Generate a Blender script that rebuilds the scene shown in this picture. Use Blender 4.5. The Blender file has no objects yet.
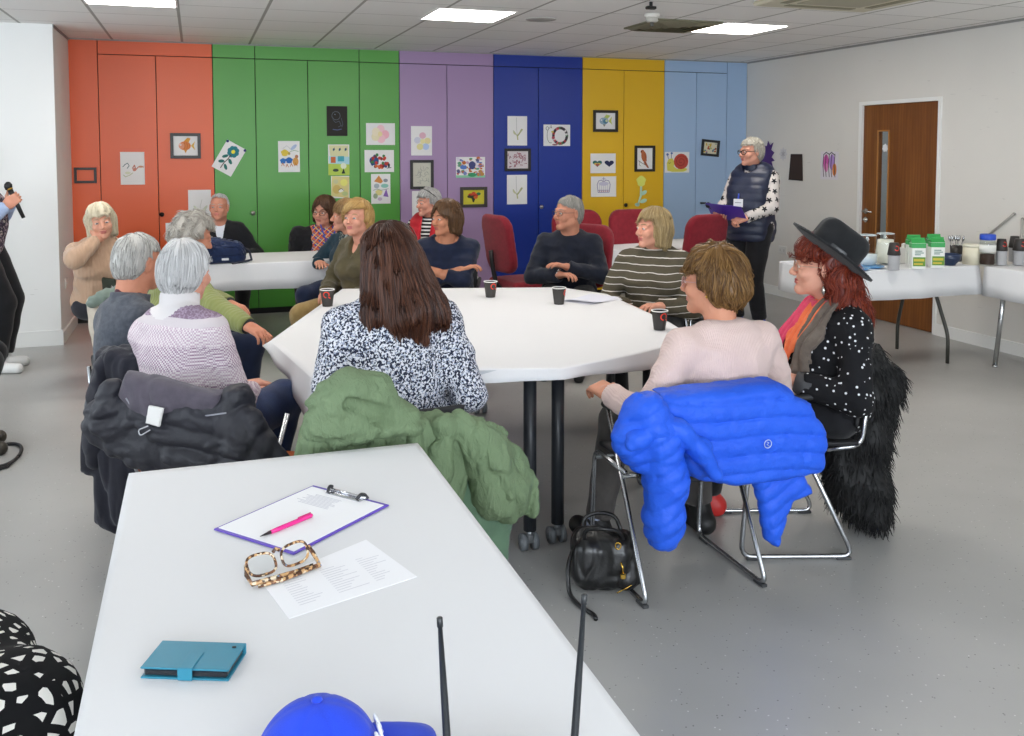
import bpy, math, random
import numpy as np

# ---------------------------------------------------------------- camera, world, light, exposure
SC = bpy.context.scene
COL = SC.collection
F, YAW, PITCH, PY, EYE = 922.4, 0.3298, 0.06045, 205.8, 1.5897   # focal length and principal row for a 1024 x 736 frame
HC, YB, XR, XL = 2.5933, 9.194, 5.999, -1.066                    # ceiling height, back wall, right wall, left return
cam_data = bpy.data.cameras.new('camera')
cam = bpy.data.objects.new('camera', cam_data); COL.objects.link(cam)
cam_data.sensor_width = 36; cam_data.lens = F / 1024 * 36
cam_data.shift_y = (PY - 368) / 1024
cam_data.clip_start = 0.05
cam.location = (0, 0, EYE); cam.rotation_euler = (math.pi / 2 - PITCH, 0, -YAW)
SC.camera = cam
world = bpy.data.worlds.new('world'); SC.world = world; world.use_nodes = True
world.node_tree.nodes['Background'].inputs[0].default_value = (0.75, 0.85, 1.0, 1)
world.node_tree.nodes['Background'].inputs[1].default_value = 0.6
SC.view_settings.view_transform = 'Standard'; SC.view_settings.look = 'None'
SC.view_settings.gamma = 1; SC.view_settings.use_curve_mapping = False
SC.view_settings.exposure = 0.12
SC.cycles.use_denoising = True
SC.cycles.max_bounces = 8; SC.cycles.diffuse_bounces = 6; SC.cycles.glossy_bounces = 3; SC.cycles.transmission_bounces = 6
def area_light(name, loc, rot, sx, sy, power, color):
    l = bpy.data.lights.new(name, 'AREA'); l.shape = 'RECTANGLE'; l.size = sx; l.size_y = sy; l.energy = power; l.color = color
    o = bpy.data.objects.new(name, l); o.location = loc; o.rotation_euler = rot; COL.objects.link(o); return o
# daylight entering through the windows of the left wall and of the wall behind the camera
area_light('daylight_side', (-4.45, 3.6, 1.55), (0, -math.pi / 2 - .45, 0), 1.3, 6.0, 145, (0.82, 0.91, 1.0))
area_light('daylight_rear', (0.6, -3.0, 1.6), (math.pi / 2 + .4, 0, 0), 6.0, 1.3, 335, (0.85, 0.92, 1.0))
LAMP = 17.0                                                      # ceiling panel radiance

# ---------------------------------------------------------------- small helpers
rnd = random.Random(7)
RNG = np.random.default_rng(11)
V = lambda *a: np.array(a, float)
def ray(u, v):
    X = (u - 512) / F; Y = -(v - PY) / F
    cp, sp, c, s = math.cos(PITCH), math.sin(PITCH), math.cos(YAW), math.sin(YAW)
    d = cp + Y * sp; up = Y * cp - sp
    return V(X * c + d * s, -X * s + d * c, up)
def at(u, v, z):                         # the point of the photograph (u, v) on the horizontal plane z
    d = ray(u, v); return d * ((z - EYE) / d[2]) + V(0, 0, EYE)
def on_y(u, v, y):
    d = ray(u, v); return d * (y / d[1]) + V(0, 0, EYE)
def on_x(u, v, x):
    d = ray(u, v); return d * (x / d[0]) + V(0, 0, EYE)

def lin(c):
    if isinstance(c, str):
        c = tuple(int(c[i:i + 2], 16) / 255 for i in (0, 2, 4))
    return tuple(((x / 12.92) if x <= .04045 else ((x + .055) / 1.055) ** 2.4) for x in c) + (1,)

class NT:                                # thin wrapper round a material's node tree
    def __init__(s, name, rough=.6, metal=0, spec=.5):
        s.m = bpy.data.materials.new(name); s.m.use_nodes = True
        s.t = s.m.node_tree; s.b = s.t.nodes['Principled BSDF']
        s.b.inputs['Roughness'].default_value = rough; s.b.inputs['Metallic'].default_value = metal
        s.b.inputs['Specular IOR Level'].default_value = spec
        s._co = None
    def n(s, typ, **kw):
        nd = s.t.nodes.new('ShaderNode' + typ)
        for k, v in kw.items():
            if k.startswith('i_'):
                key = k[2:]; key = int(key) if key.isdigit() else key.replace('_', ' ')
                s.put(nd.inputs[key], v)
            else: setattr(nd, k, v)
        return nd
    def put(s, sock, v):
        if isinstance(v, bpy.types.NodeSocket): s.t.links.new(v, sock)
        elif isinstance(v, bpy.types.Node): s.t.links.new(v.outputs[0], sock)
        else: sock.default_value = v
    def co(s, scale=None, rot=(0, 0, 0), which='Object'):
        tc = s.n('TexCoord')
        if scale is None: return tc.outputs[which]
        mp = s.n('Mapping'); s.put(mp.inputs[0], tc.outputs[which]); mp.inputs['Rotation'].default_value = rot
        mp.inputs['Scale'].default_value = scale if hasattr(scale, '__len__') else (scale,) * 3
        return mp.outputs[0]
    def math(s, op, a, b=0.0, c=None):
        nd = s.n('Math', operation=op); s.put(nd.inputs[0], a); s.put(nd.inputs[1], b)
        if c is not None: s.put(nd.inputs[2], c)
        return nd.outputs[0]
    def noise(s, scale, co=None, detail=3, rough=.55):
        nd = s.n('TexNoise'); s.put(nd.inputs['Vector'], co if co is not None else s.co())
        nd.inputs['Scale'].default_value = scale; nd.inputs['Detail'].default_value = detail; nd.inputs['Roughness'].default_value = rough
        return nd.outputs['Fac']
    def ramp(s, fac, stops, interp='LINEAR'):
        nd = s.n('ValToRGB'); r = nd.color_ramp; r.interpolation = interp
        while len(r.elements) < len(stops): r.elements.new(.5)
        for e, (p, c) in zip(r.elements, stops): e.position = p; e.color = lin(c)
        s.put(nd.inputs[0], fac); return nd.outputs[0]
    def mix(s, fac, a, b):
        nd = s.n('Mix', data_type='RGBA'); s.put(nd.inputs[0], fac); s.put(nd.inputs[6], a); s.put(nd.inputs[7], b); return nd.outputs[2]
    def color(s, c):
        s.put(s.b.inputs['Base Color'], lin(c) if isinstance(c, (str, tuple)) else c); return s
    def bump(s, h, strength=.3, dist=.004):
        nd = s.n('Bump'); nd.inputs['Strength'].default_value = strength; nd.inputs['Distance'].default_value = dist
        s.put(nd.inputs['Height'], h); s.put(s.b.inputs['Normal'], nd.outputs[0]); return s
MC = {}
def plain(c, rough=.55, metal=0, spec=.5):
    k = (c, rough, metal, spec)
    if k not in MC: MC[k] = NT('paint_' + str(len(MC)), rough, metal, spec).color(c).m
    return MC[k]
def cloth_mat(c, c2=None, scale=300, nscale=18, strength=.35, dist=.003, rough=.85):
    """woven or knitted cloth: fine thread bump, slight colour mottling of the dye"""
    k = ('cloth', c, c2, scale, nscale, strength)
    if k in MC: return MC[k]
    t = NT('fabric_' + str(len(MC)), rough, 0, .25)
    if c2: t.color(t.ramp(t.noise(nscale, detail=4), [(.35, c), (.65, c2)]))
    else: t.color(c)
    t.bump(t.noise(scale, detail=2), strength, dist)
    t.b.inputs['Sheen Weight'].default_value = .15
    MC[k] = t.m; return t.m

def tag(o, label=None, cat=None, group=None, kind=None):
    if label: o['label'] = label
    if cat: o['category'] = cat
    if group: o['group'] = group
    if kind: o['kind'] = kind
    return o
def empty(name, loc=(0, 0, 0), rz=0, label=None, cat=None, group=None):
    o = bpy.data.objects.new(name, None); o.empty_display_size = .1; COL.objects.link(o)
    o.location = [float(x) for x in loc]; o.rotation_euler = (0, 0, rz); return tag(o, label, cat, group)
def link(name, me, mats, parent=None, loc=None, rot=None):
    o = bpy.data.objects.new(name, me); COL.objects.link(o)
    for m in (mats if isinstance(mats, (list, tuple)) else [mats]): me.materials.append(m)
    if parent: o.parent = parent
    if loc is not None: o.location = [float(x) for x in loc]
    if rot is not None: o.rotation_euler = rot
    return o
def copy_tree(o, parent=None):
    c = o.copy(); COL.objects.link(c)
    if parent: c.parent = parent
    for ch in list(o.children): copy_tree(ch, c)
    return c

class MB:
    """collects shapes and links them as ONE mesh object"""
    def __init__(s): s.v = []; s.f = []; s.mi = []; s.sm = []; s.k = 0; s.smooth = False
    def add(s, vs, fs, smooth=False, k=None):
        b = len(s.v); s.v += [tuple(float(c) for c in p) for p in vs]; s.f += [tuple(i + b for i in f) for f in fs]
        s.mi += [s.k if k is None else k] * len(fs); s.sm += [smooth] * len(fs); return s
    def box(s, lo, hi, k=None, bev=0):
        (x0, y0, z0), (x1, y1, z1) = lo, hi
        if not bev:
            vs = [(x0, y0, z0), (x1, y0, z0), (x1, y1, z0), (x0, y1, z0), (x0, y0, z1), (x1, y0, z1), (x1, y1, z1), (x0, y1, z1)]
            return s.add(vs, [(0, 3, 2, 1), (4, 5, 6, 7), (0, 1, 5, 4), (1, 2, 6, 5), (2, 3, 7, 6), (3, 0, 4, 7)], k=k)
        b = bev; vs = []; fs = []
        c = [((x0 + x1) / 2), ((y0 + y1) / 2), ((z0 + z1) / 2)]; h = [(x1 - x0) / 2, (y1 - y0) / 2, (z1 - z0) / 2]
        idx = {}
        for sx in (-1, 1):
            for sy in (-1, 1):
                for sz in (-1, 1):
                    for ax in range(3):
                        sg = (sx, sy, sz); p = [c[i] + sg[i] * (h[i] - (0 if i == ax else b)) for i in range(3)]
                        idx[(sg, ax)] = len(vs); vs.append(p)
        for ax in range(3):
            u, w = [(1, 2), (2, 0), (0, 1)][ax]
            for sg in (-1, 1):
                q = []
                for a, e in ((-1, -1), (1, -1), (1, 1), (-1, 1)):
                    g = [0, 0, 0]; g[ax] = sg; g[u] = a; g[w] = e; q.append(idx[(tuple(g), ax)])
                fs.append(q if sg > 0 else q[::-1])
            for a in (-1, 1):
                for e in (-1, 1):
                    g0 = [0, 0, 0]; g0[u] = a; g0[w] = e; g1 = list(g0); g0[ax] = -1; g1[ax] = 1; g0 = tuple(g0); g1 = tuple(g1)
                    q = [idx[(g0, u)], idx[(g1, u)], idx[(g1, w)], idx[(g0, w)]]
                    fs.append(q if a * e < 0 else q[::-1])
        for sx in (-1, 1):
            for sy in (-1, 1):
                for sz in (-1, 1):
                    q = [idx[((sx, sy, sz), i)] for i in range(3)]; fs.append(q if sx * sy * sz > 0 else q[::-1])
        return s.add(vs, fs, k=k)
    def tube(s, pts, r, n=10, k=None, cap=True, closed=False):
        pts = [np.array(p, float) for p in pts]; m = len(pts)
        rs = r if hasattr(r, '__len__') else [r] * m
        vs = []; fs = []; up = None
        for i, p in enumerate(pts):
            if closed: t = pts[(i + 1) % m] - pts[i - 1]
            else: t = pts[min(i + 1, m - 1)] - pts[max(i - 1, 0)]
            t = t / (np.linalg.norm(t) + 1e-9)
            if up is None:
                up = np.cross(t, V(0, 0, 1) if abs(t[2]) < .9 else V(1, 0, 0))
            up = up - t * (up @ t); up /= np.linalg.norm(up) + 1e-9; w = np.cross(t, up)
            for j in range(n):
                a = 2 * math.pi * j / n; vs.append(p + rs[i] * (math.cos(a) * up + math.sin(a) * w))
        for i in range(m if closed else m - 1):
            for j in range(n):
                a, b = i * n + j, i * n + (j + 1) % n; c, d = ((i + 1) % m) * n + (j + 1) % n, ((i + 1) % m) * n + j
                fs.append((a, b, c, d))
        if cap and not closed: fs += [tuple(range(n))[::-1], tuple((m - 1) * n + j for j in range(n))]
        return s.add(vs, fs, True, k)
    def lathe(s, prof, c=(0, 0, 0), n=24, k=None, sx=1, sy=1):
        vs = []; fs = []; m = len(prof)
        for (r, z) in prof:
            for j in range(n):
                a = 2 * math.pi * j / n; vs.append((c[0] + sx * r * math.cos(a), c[1] + sy * r * math.sin(a), c[2] + z))
        for i in range(m - 1):
            for j in range(n): fs.append((i * n + j, i * n + (j + 1) % n, (i + 1) * n + (j + 1) % n, (i + 1) * n + j))
        if prof[0][0] > 1e-5: fs.append(tuple(range(n))[::-1])
        if prof[-1][0] > 1e-5: fs.append(tuple((m - 1) * n + j for j in range(n)))
        return s.add(vs, fs, True, k)
    def prism(s, poly, z0, z1, k=None):          # polygon in x, y pulled from z0 to z1
        n = len(poly); vs = [(x, y, z0) for x, y in poly] + [(x, y, z1) for x, y in poly]
        ar = sum(poly[i][0] * poly[(i + 1) % n][1] - poly[(i + 1) % n][0] * poly[i][1] for i in range(n))
        fs = [tuple(range(n))[::-1], tuple(range(n, 2 * n))] + [(i, (i + 1) % n, n + (i + 1) % n, n + i) for i in range(n)]
        if ar < 0: fs = [f[::-1] for f in fs]
        return s.add(vs, fs, k=k)
    def build(s, name, mats, parent=None, loc=None, rot=None):
        me = bpy.data.meshes.new(name); me.from_pydata(s.v, [], s.f)
        me.polygons.foreach_set('material_index', s.mi); me.polygons.foreach_set('use_smooth', s.sm); me.update()
        return link(name, me, mats, parent, loc, rot)
def arc_fillet(pts, r, n=5):
    """polyline with its inner corners rounded"""
    P = [np.array(p, float) for p in pts]; out = [P[0]]
    for i in range(1, len(P) - 1):
        a, b, c = P[i - 1], P[i], P[i + 1]; u = (a - b) / np.linalg.norm(a - b); w = (c - b) / np.linalg.norm(c - b)
        rr = min(r, .45 * np.linalg.norm(a - b), .45 * np.linalg.norm(c - b)); p0, p1 = b + u * rr, b + w * rr
        for j in range(n + 1):
            t = j / n; out.append((1 - t) ** 2 * p0 + 2 * t * (1 - t) * b + t * t * p1)
    return out + [P[-1]]

# ---------------------------------------------------------------- distance fields and their meshing
def nrm(v): v = np.asarray(v, float); return v / (np.linalg.norm(v) + 1e-12)
def smin(a, b, k):
    h = np.clip(.5 + .5 * (b - a) / k, 0, 1); return b + (a - b) * h - k * h * (1 - h)
def smax(a, b, k): return -smin(-a, -b, k)
def ell(P, c, r, R=None):
    q = P - np.asarray(c, np.float32)
    if R is not None: q = q @ np.asarray(R, np.float32)
    r = np.asarray(r, np.float32); k0 = np.sqrt(((q / r) ** 2).sum(1)) + 1e-9; k1 = np.sqrt(((q / r ** 2) ** 2).sum(1)) + 1e-9
    return k0 * (k0 - 1) / k1
def cone(P, a, b, ra, rb, sx=1.0):
    a = np.asarray(a, np.float32); b = np.asarray(b, np.float32); ba = b - a; pa = P - a
    t = np.clip((pa @ ba) / (ba @ ba + 1e-12), 0, 1)
    q = pa - t[:, None] * ba
    return np.sqrt((q * q).sum(1)) - (ra + (rb - ra) * t)
def bx(P, c, h, r=0, R=None):
    q = P - np.asarray(c, np.float32)
    if R is not None: q = q @ np.asarray(R, np.float32)
    q = np.abs(q) - (np.asarray(h, np.float32) - r)
    return np.sqrt((np.maximum(q, 0) ** 2).sum(1)) + np.minimum(q.max(1), 0) - r
def union(ds, k):
    d = ds[0]
    for e in ds[1:]: d = smin(d, e, k)
    return d
def vnoise(P, f, seed=0):
    """smooth value noise in -1..1"""
    q = P * f + 17.3 * seed; i = np.floor(q).astype(np.int64); u = (q - i).astype(np.float32); u = u * u * (3 - 2 * u); out = 0
    for dx in (0, 1):
        for dy in (0, 1):
            for dz in (0, 1):
                n = (i[:, 0] + dx) * 374761393 + (i[:, 1] + dy) * 668265263 + (i[:, 2] + dz) * 2147483647 + seed * 1274126177
                n = (n ^ (n >> 13)) * 1274126177; n = n & 0x7fffffff; n = n ^ (n >> 16)
                w = (u[:, 0] if dx else 1 - u[:, 0]) * (u[:, 1] if dy else 1 - u[:, 1]) * (u[:, 2] if dz else 1 - u[:, 2])
                out = out + w * ((n & 0xffff).astype(np.float32) / 32767.5 - 1)
    return out
def creases(P, f, seed=0):               # ridged noise: cloth creases
    return 1 - np.abs(vnoise(P, f, seed)) * 2
def snet(fn, lo, hi, h):
    """surface nets: (verts, quads) of fn = 0 in the box"""
    lo = np.asarray(lo, float); hi = np.asarray(hi, float); n = np.ceil((hi - lo) / h).astype(int) + 1
    ax = [(lo[i] + h * np.arange(n[i])).astype(np.float32) for i in range(3)]
    D = np.empty(tuple(n), np.float32); st = max(1, int(400000 // (n[1] * n[2])))
    for i in range(0, n[0], st):
        g = np.meshgrid(ax[0][i:i + st], ax[1], ax[2], indexing='ij'); P = np.stack([a.ravel() for a in g], 1)
        D[i:i + st] = fn(P).reshape(g[0].shape)
    D[0] = np.maximum(D[0], 1e-4); D[-1] = np.maximum(D[-1], 1e-4); D[:, 0] = np.maximum(D[:, 0], 1e-4); D[:, -1] = np.maximum(D[:, -1], 1e-4)
    D[:, :, 0] = np.maximum(D[:, :, 0], 1e-4); D[:, :, -1] = np.maximum(D[:, :, -1], 1e-4)
    S = D < 0; c = [n[i] - 1 for i in range(3)]
    cnt = np.zeros(c, np.int8)
    for o in np.ndindex(2, 2, 2): cnt += S[o[0]:o[0] + c[0], o[1]:o[1] + c[1], o[2]:o[2] + c[2]]
    act = (cnt > 0) & (cnt < 8); I = np.argwhere(act)
    if len(I) == 0: return np.zeros((0, 3)), np.zeros((0, 4), int)
    ids = -np.ones(c, np.int64); ids[act] = np.arange(len(I))
    acc = np.zeros((len(I), 3)); w = np.zeros(len(I))
    for o in np.ndindex(2, 2, 2):
        for a in range(3):
            if o[a]: continue
            o2 = list(o); o2[a] = 1
            d0 = D[I[:, 0] + o[0], I[:, 1] + o[1], I[:, 2] + o[2]]; d1 = D[I[:, 0] + o2[0], I[:, 1] + o2[1], I[:, 2] + o2[2]]
            x = (d0 < 0) != (d1 < 0); t = np.where(x, d0 / np.where(x, d0 - d1, 1), 0)
            p = np.tile(np.array(o, float), (len(I), 1)); p[:, a] = t; acc[x] += p[x]; w += x
    vt = lo + h * (I + acc / w[:, None]); Q = []
    for a in range(3):
        b, d = (a + 1) % 3, (a + 2) % 3
        s0 = [slice(1, -1)] * 3; s0[a] = slice(0, -1); s1 = list(s0); s1[a] = slice(1, None)
        A, B = S[tuple(s0)], S[tuple(s1)]; E = np.argwhere(A != B); off = np.ones(3, int); off[a] = 0; E = E + off
        inside = S[E[:, 0], E[:, 1], E[:, 2]]
        def g(db, dd):
            J = E.copy(); J[:, b] += db; J[:, d] += dd; return ids[J[:, 0], J[:, 1], J[:, 2]]
        q = np.stack([g(-1, -1), g(0, -1), g(0, 0), g(-1, 0)], 1); q[~inside] = q[~inside][:, ::-1]; Q.append(q)
    Q = np.concatenate(Q); return vt, Q[(Q >= 0).all(1)]
def sdf_mesh(name, pieces, mats, parent=None, matfn=None, smooth=True):
    """pieces: (verts, quads[, material index per face]) joined in one mesh"""
    vs = []; qs = []; mi = []; b = 0
    for p in pieces:
        vs.append(p[0]); qs.append(p[1] + b); b += len(p[0])
        mi.append(p[2] if len(p) > 2 else np.zeros(len(p[1]), int))
    v = np.concatenate(vs); q = np.concatenate(qs); mi = np.concatenate(mi).astype(np.int32)
    me = bpy.data.meshes.new(name); me.vertices.add(len(v)); me.vertices.foreach_set('co', v.astype(np.float32).ravel())
    k = q.shape[1]; me.loops.add(len(q) * k); me.loops.foreach_set('vertex_index', q.astype(np.int32).ravel())
    me.polygons.add(len(q)); me.polygons.foreach_set('loop_start', np.arange(0, len(q) * k, k, dtype=np.int32))
    me.polygons.foreach_set('material_index', mi); me.polygons.foreach_set('use_smooth', np.ones(len(q), bool) if smooth else np.zeros(len(q), bool))
    me.update(calc_edges=True); me.validate()
    return link(name, me, mats, parent)
def sdf_obj(name, fn, lo, hi, h, mats, parent=None): return sdf_mesh(name, [snet(fn, lo, hi, h)], mats, parent)
def grad(fn, P, e=.002):
    g = np.stack([fn(P + V(e, 0, 0).astype(np.float32)) - fn(P - V(e, 0, 0).astype(np.float32)),
                  fn(P + V(0, e, 0).astype(np.float32)) - fn(P - V(0, e, 0).astype(np.float32)),
                  fn(P + V(0, 0, e).astype(np.float32)) - fn(P - V(0, 0, e).astype(np.float32))], 1)
    return g / (np.linalg.norm(g, axis=1, keepdims=True) + 1e-9)
def tubes(paths, rad, sides=4):
    """paths (N, M, 3), rad (N, M) -> verts, quads of N tapering strands"""
    N, M, _ = paths.shape; T = np.gradient(paths, axis=1); T /= np.linalg.norm(T, axis=2, keepdims=True) + 1e-9
    ref = np.where(np.abs(T[:, :, 2:3]) < .9, V(0, 0, 1), V(1, 0, 0)); U = np.cross(T, ref); U /= np.linalg.norm(U, axis=2, keepdims=True) + 1e-9; W = np.cross(T, U)
    a = 2 * np.pi * np.arange(sides) / sides
    ring = paths[:, :, None] + rad[:, :, None, None] * (np.cos(a)[None, None, :, None] * U[:, :, None] + np.sin(a)[None, None, :, None] * W[:, :, None])
    v = ring.reshape(-1, 3); base = (np.arange(N)[:, None, None] * M + np.arange(M - 1)[None, :, None]) * sides; j = np.arange(sides)[None, None]; j2 = (j + 1) % sides
    q = np.stack([base + j, base + j2, base + sides + j2, base + sides + j], 3).reshape(-1, 4); return v, q

# ---------------------------------------------------------------- people
def Rz(a): c, s = math.cos(a), math.sin(a); return np.array([[c, -s, 0], [s, c, 0], [0, 0, 1.]])
def Rx(a): c, s = math.cos(a), math.sin(a); return np.array([[1., 0, 0], [0, c, -s], [0, s, c]])
def Ry(a): c, s = math.cos(a), math.sin(a); return np.array([[c, 0, s], [0, 1., 0], [-s, 0, c]])
def rad(x): return math.radians(x)
def ik(S, T, l1, l2, pole):
    S, T = np.asarray(S, float), np.asarray(T, float); d = T - S; L = np.linalg.norm(d)
    if L > (l1 + l2) * .995: T = S + d / L * (l1 + l2) * .995; d = T - S; L = np.linalg.norm(d)
    u = d / L; a = (l1 * l1 - l2 * l2 + L * L) / (2 * L); hh = math.sqrt(max(l1 * l1 - a * a, 1e-6))
    p = np.asarray(pole, float); p = nrm(p - u * (p @ u)); return S + u * a + p * hh, T
def skin_mat(c):
    k = ('skin', c)
    if k not in MC:
        t = NT('skin_' + str(len(MC)), .58, 0, .25)
        r, g, b, _ = lin(c)
        t.color(t.mix(t.noise(28, detail=4), (r * .84, g * .70, b * .64, 1), (r, g * .93, b * .90, 1)))
        t.b.inputs['Subsurface Weight'].default_value = .08; t.b.inputs['Subsurface Radius'].default_value = (.01, .004, .002)
        t.bump(t.noise(160, detail=3), .25, .002); MC[k] = t.m
    return MC[k]
def hair_mat(c1, c2, c3=None):
    k = ('hair', c1, c2, c3)
    if k not in MC:
        t = NT('hair_' + str(len(MC)), .42, 0, .35)
        g = t.n('NewGeometry'); f = g.outputs['Random Per Island']
        t.color(t.ramp(f, [(0, c1), (.5, c2), (1, c3 or c2)])); MC[k] = t.m
    return MC[k]
def hand_field(Wr, d, n, right, curl=.32, spread=.012, thumb=None, E=None, cuff=.0):
    d = nrm(d); n = np.asarray(n, float); n = nrm(n - d * (n @ d)); th = np.cross(d, n) * (1 if right else -1)
    R = np.stack([th, d, n], 1); segs = []
    for i, L in enumerate((.070, .078, .073, .057)):
        c = curl[i] if hasattr(curl, '__len__') else curl * (1 + .12 * i)
        p = Wr + d * (.090 - .004 * (i == 3) - .003 * (i == 0)) + th * (.030 - .0200 * i); dr = nrm(d + th * spread * (1.5 - i) * 3); ang = c * .8; r = .0092 - .0007 * (i == 3)
        segs.append((p - dr * .03, p, r + .001, r))
        for s, f in enumerate((.44, .31, .25)):
            dd = nrm(dr * math.cos(ang) + n * math.sin(ang)); q = p + dd * L * f; segs.append((p, q, r - .0007 * s, r - .0007 * (s + 1))); p = q; ang += c * 1.1
    td = nrm(th * .7 + d * .65 + n * .3) if thumb is None else nrm(th * thumb[0] + d * thumb[1] + n * thumb[2])
    p = Wr + d * .022 + th * .022; q = p + td * .042; e = q + nrm(td * .8 + d * .45 + n * .15) * .034; g = e + nrm(td * .55 + d * .7 + n * .2) * .024
    tseg = [(p, q, .0135, .0112), (q, e, .0108, .0096), (e, g, .0096, .0078)]
    def fn(P):
        dp = bx(P, Wr + d * .048 - n * .001, (.039, .047, .0135), .012, R)
        dp = smin(dp, ell(P, Wr + d * .04 + th * .026 + n * .006, (.016, .034, .014), R), .012)
        fs = [cone(P, *s) for s in segs]; f = fs[0]
        for s in fs[1:]: f = np.minimum(f, s)
        t = union([cone(P, *s) for s in tseg], .006)
        o = smin(smin(dp, f, .006), t, .01)
        if E is not None:
            o = smin(o, cone(P, Wr + nrm(E - Wr) * max(np.linalg.norm(E - Wr) - cuff, .02), Wr + d * .012, .040 if cuff < .1 else .033, .0265), .02)
        return o
    ps = [s[1] for s in segs] + [s[1] for s in tseg] + [Wr]
    if E is not None: ps.append(Wr + nrm(E - Wr) * (max(np.linalg.norm(E - Wr) - cuff, .02) + .01))
    ps = np.array(ps); return fn, ps.min(0) - .05, ps.max(0) + .05

def head_field(neck, fem, age):
    def fn(Q):
        cr = ell(Q, (0, -.012, .028), (.073, .093, .085)); fa = ell(Q, (0, .03, -.042), (.055, .06, .072))
        d = smin(cr, fa, .03)
        for s in (-1, 1):
            d = smin(d, cone(Q, (s * (.043 if fem else .047), .004, -.06), (0, .068, -.094), .02, .017), .02)
            d = smin(d, ell(Q, (s * .038, .066, -.03), (.024, .022, .022)), .02)
            d = smin(d, cone(Q, (s * .047, .066, .021), (s * .012, .085, .019), .010, .009), .014)
        d = smin(d, ell(Q, (0, .078, -.097), (.017, .015, .015)), .014)
        d = smin(d, cone(Q, (0, .086, .010), (0, .110, -.030), .0075, .0115), .012)
        for s in (-1, 1): d = smin(d, ell(Q, (s * .0115, .1, -.035), (.008, .010, .0075)), .006)
        for s in (-1, 1):
            d = smax(d, -ell(Q, (s * .031, .106, .003), (.017, .016, .0115)), .012)
            d = smin(d, ell(Q, (s * .031, .0785, .0015), (.017, .0128, .0105)), .004); d = smin(d, cone(Q, (s * .019, .0875, .0085), (s * .043, .082, .0075), .0026, .0024), .004)
            d = smin(d, ell(Q, (s * .077, -.008, -.006), (.0085, .0185, .032), Rz(-s * .35)), .008)
            d = smax(d, -ell(Q, (s * .087, -.002, -.003), (.007, .0095, .018), Rz(-s * .35)), .005)
        d = smin(d, ell(Q, (0, .0885, -.0585), (.025, .0085, .0046)), .006); d = smin(d, ell(Q, (0, .0875, -.0685), (.021, .0092, .0056)), .006)
        d = smax(d, -ell(Q, (0, .102, -.0632), (.025, .011, .0012)), .002)
        if age:
            for s in (-1, 1): d = smax(d, -cone(Q, (s * .021, .1, -.04), (s * .033, .088, -.066), .0015, .002), .007)
        nk = cone(Q, (0, -.022, -.05), neck, .053 if fem else .060, .058 if fem else .066)
        d = smin(d, nk, .03)
        return d + .0006 * vnoise(Q, 90, 3)
    return fn
LIP = {}
def lip_mat(c):
    if c not in LIP: LIP[c] = NT('lips', .4).color(c).m
    return LIP[c]
IRIS = {}
def make_eyes(par, H, Hl, hs, iris, brow, browmat):
    if iris not in IRIS: IRIS[iris] = [plain('cfc6bf', .3), plain(iris, .25), plain('0a0a0a', .2)]
    for s in (-1, 1):
        m = MB(); prof = []; n = 14; R = V(.0132, .0120, .0076); c = V(s * .031, .0822, -.0004)
        vs = [(0, 1, 0)]; fs = []; mi = []
        angs = (.3, .62, .9, 1.3, 1.9)
        for a in angs:
            for j in range(n):
                t = 2 * math.pi * j / n; vs.append((math.sin(a) * math.cos(t), math.cos(a), math.sin(a) * math.sin(t)))
        vs = [Hl + H @ ((c + R * np.array(v) * (1, 1, 1)) * hs) for v in vs]
        m.add(vs, [(0, 1 + (j + 1) % n, 1 + j) for j in range(n)], True, 2)
        b = 0
        for r in range(len(angs) - 1):
            k = 1 if r == 0 else 0
            m.v, base = m.v, 0
            m.f += [(1 + r * n + j, 1 + r * n + (j + 1) % n, 1 + (r + 1) * n + (j + 1) % n, 1 + (r + 1) * n + j) for j in range(n)]
            m.mi += [k] * n; m.sm += [True] * n
        m.build('eye', IRIS[iris], par)
        if brow:
            pts = [Hl + H @ (V(s * x, y, z) * hs) for x, y, z in ((.014, .0955, .0215), (.026, .0925, .026), (.038, .085, .026), (.049, .075, .021))]
            MB().tube(pts, [.002, .0032, .003, .0014], 6).build('eyebrow', browmat, par)
def make_glasses(par, H, Hl, hs, c='3a2a22', r=.0019, lens=(.024, .019), metal=0, name='glasses'):
    m = MB(); X = lambda x, y, z: Hl + H @ (V(x, y, z) * hs)
    cy, cz = .104, -.002
    for s in (-1, 1):
        m.tube([X(s * .033 + lens[0] * math.copysign(abs(math.cos(a)) ** .75, math.cos(a)), cy - .010 * (math.cos(a) * s * .5 + .5) * 1, cz + lens[1] * math.copysign(abs(math.sin(a)) ** .75, math.sin(a))) for a in np.linspace(0, 2 * math.pi, 18)[:-1]], r, 6, closed=True)
        m.tube([X(s * (.033 + lens[0]), cy - .010, cz + .006), X(s * .074, .06, cz + .006), X(s * .079, .0, .006), X(s * .079, -.016, -.012)], r, 6)
    m.tube([X(-.010, cy - .004, cz + .004), X(0, cy + .001, cz + .008), X(.010, cy - .004, cz + .004)], r, 6)
    g = m.build(name, plain(c, .3, metal), par)
    l = MB()
    for s in (-1, 1):
        ring = [X(s * .033 + lens[0] * .97 * math.cos(a), cy - .010 * (math.cos(a) * s * .5 + .5), cz + lens[1] * .97 * math.sin(a)) for a in np.linspace(0, 2 * math.pi, 17)[:-1]]
        l.add(ring, [tuple(range(16))])
    l.build('lens', glass_thin(), g); return g
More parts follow.
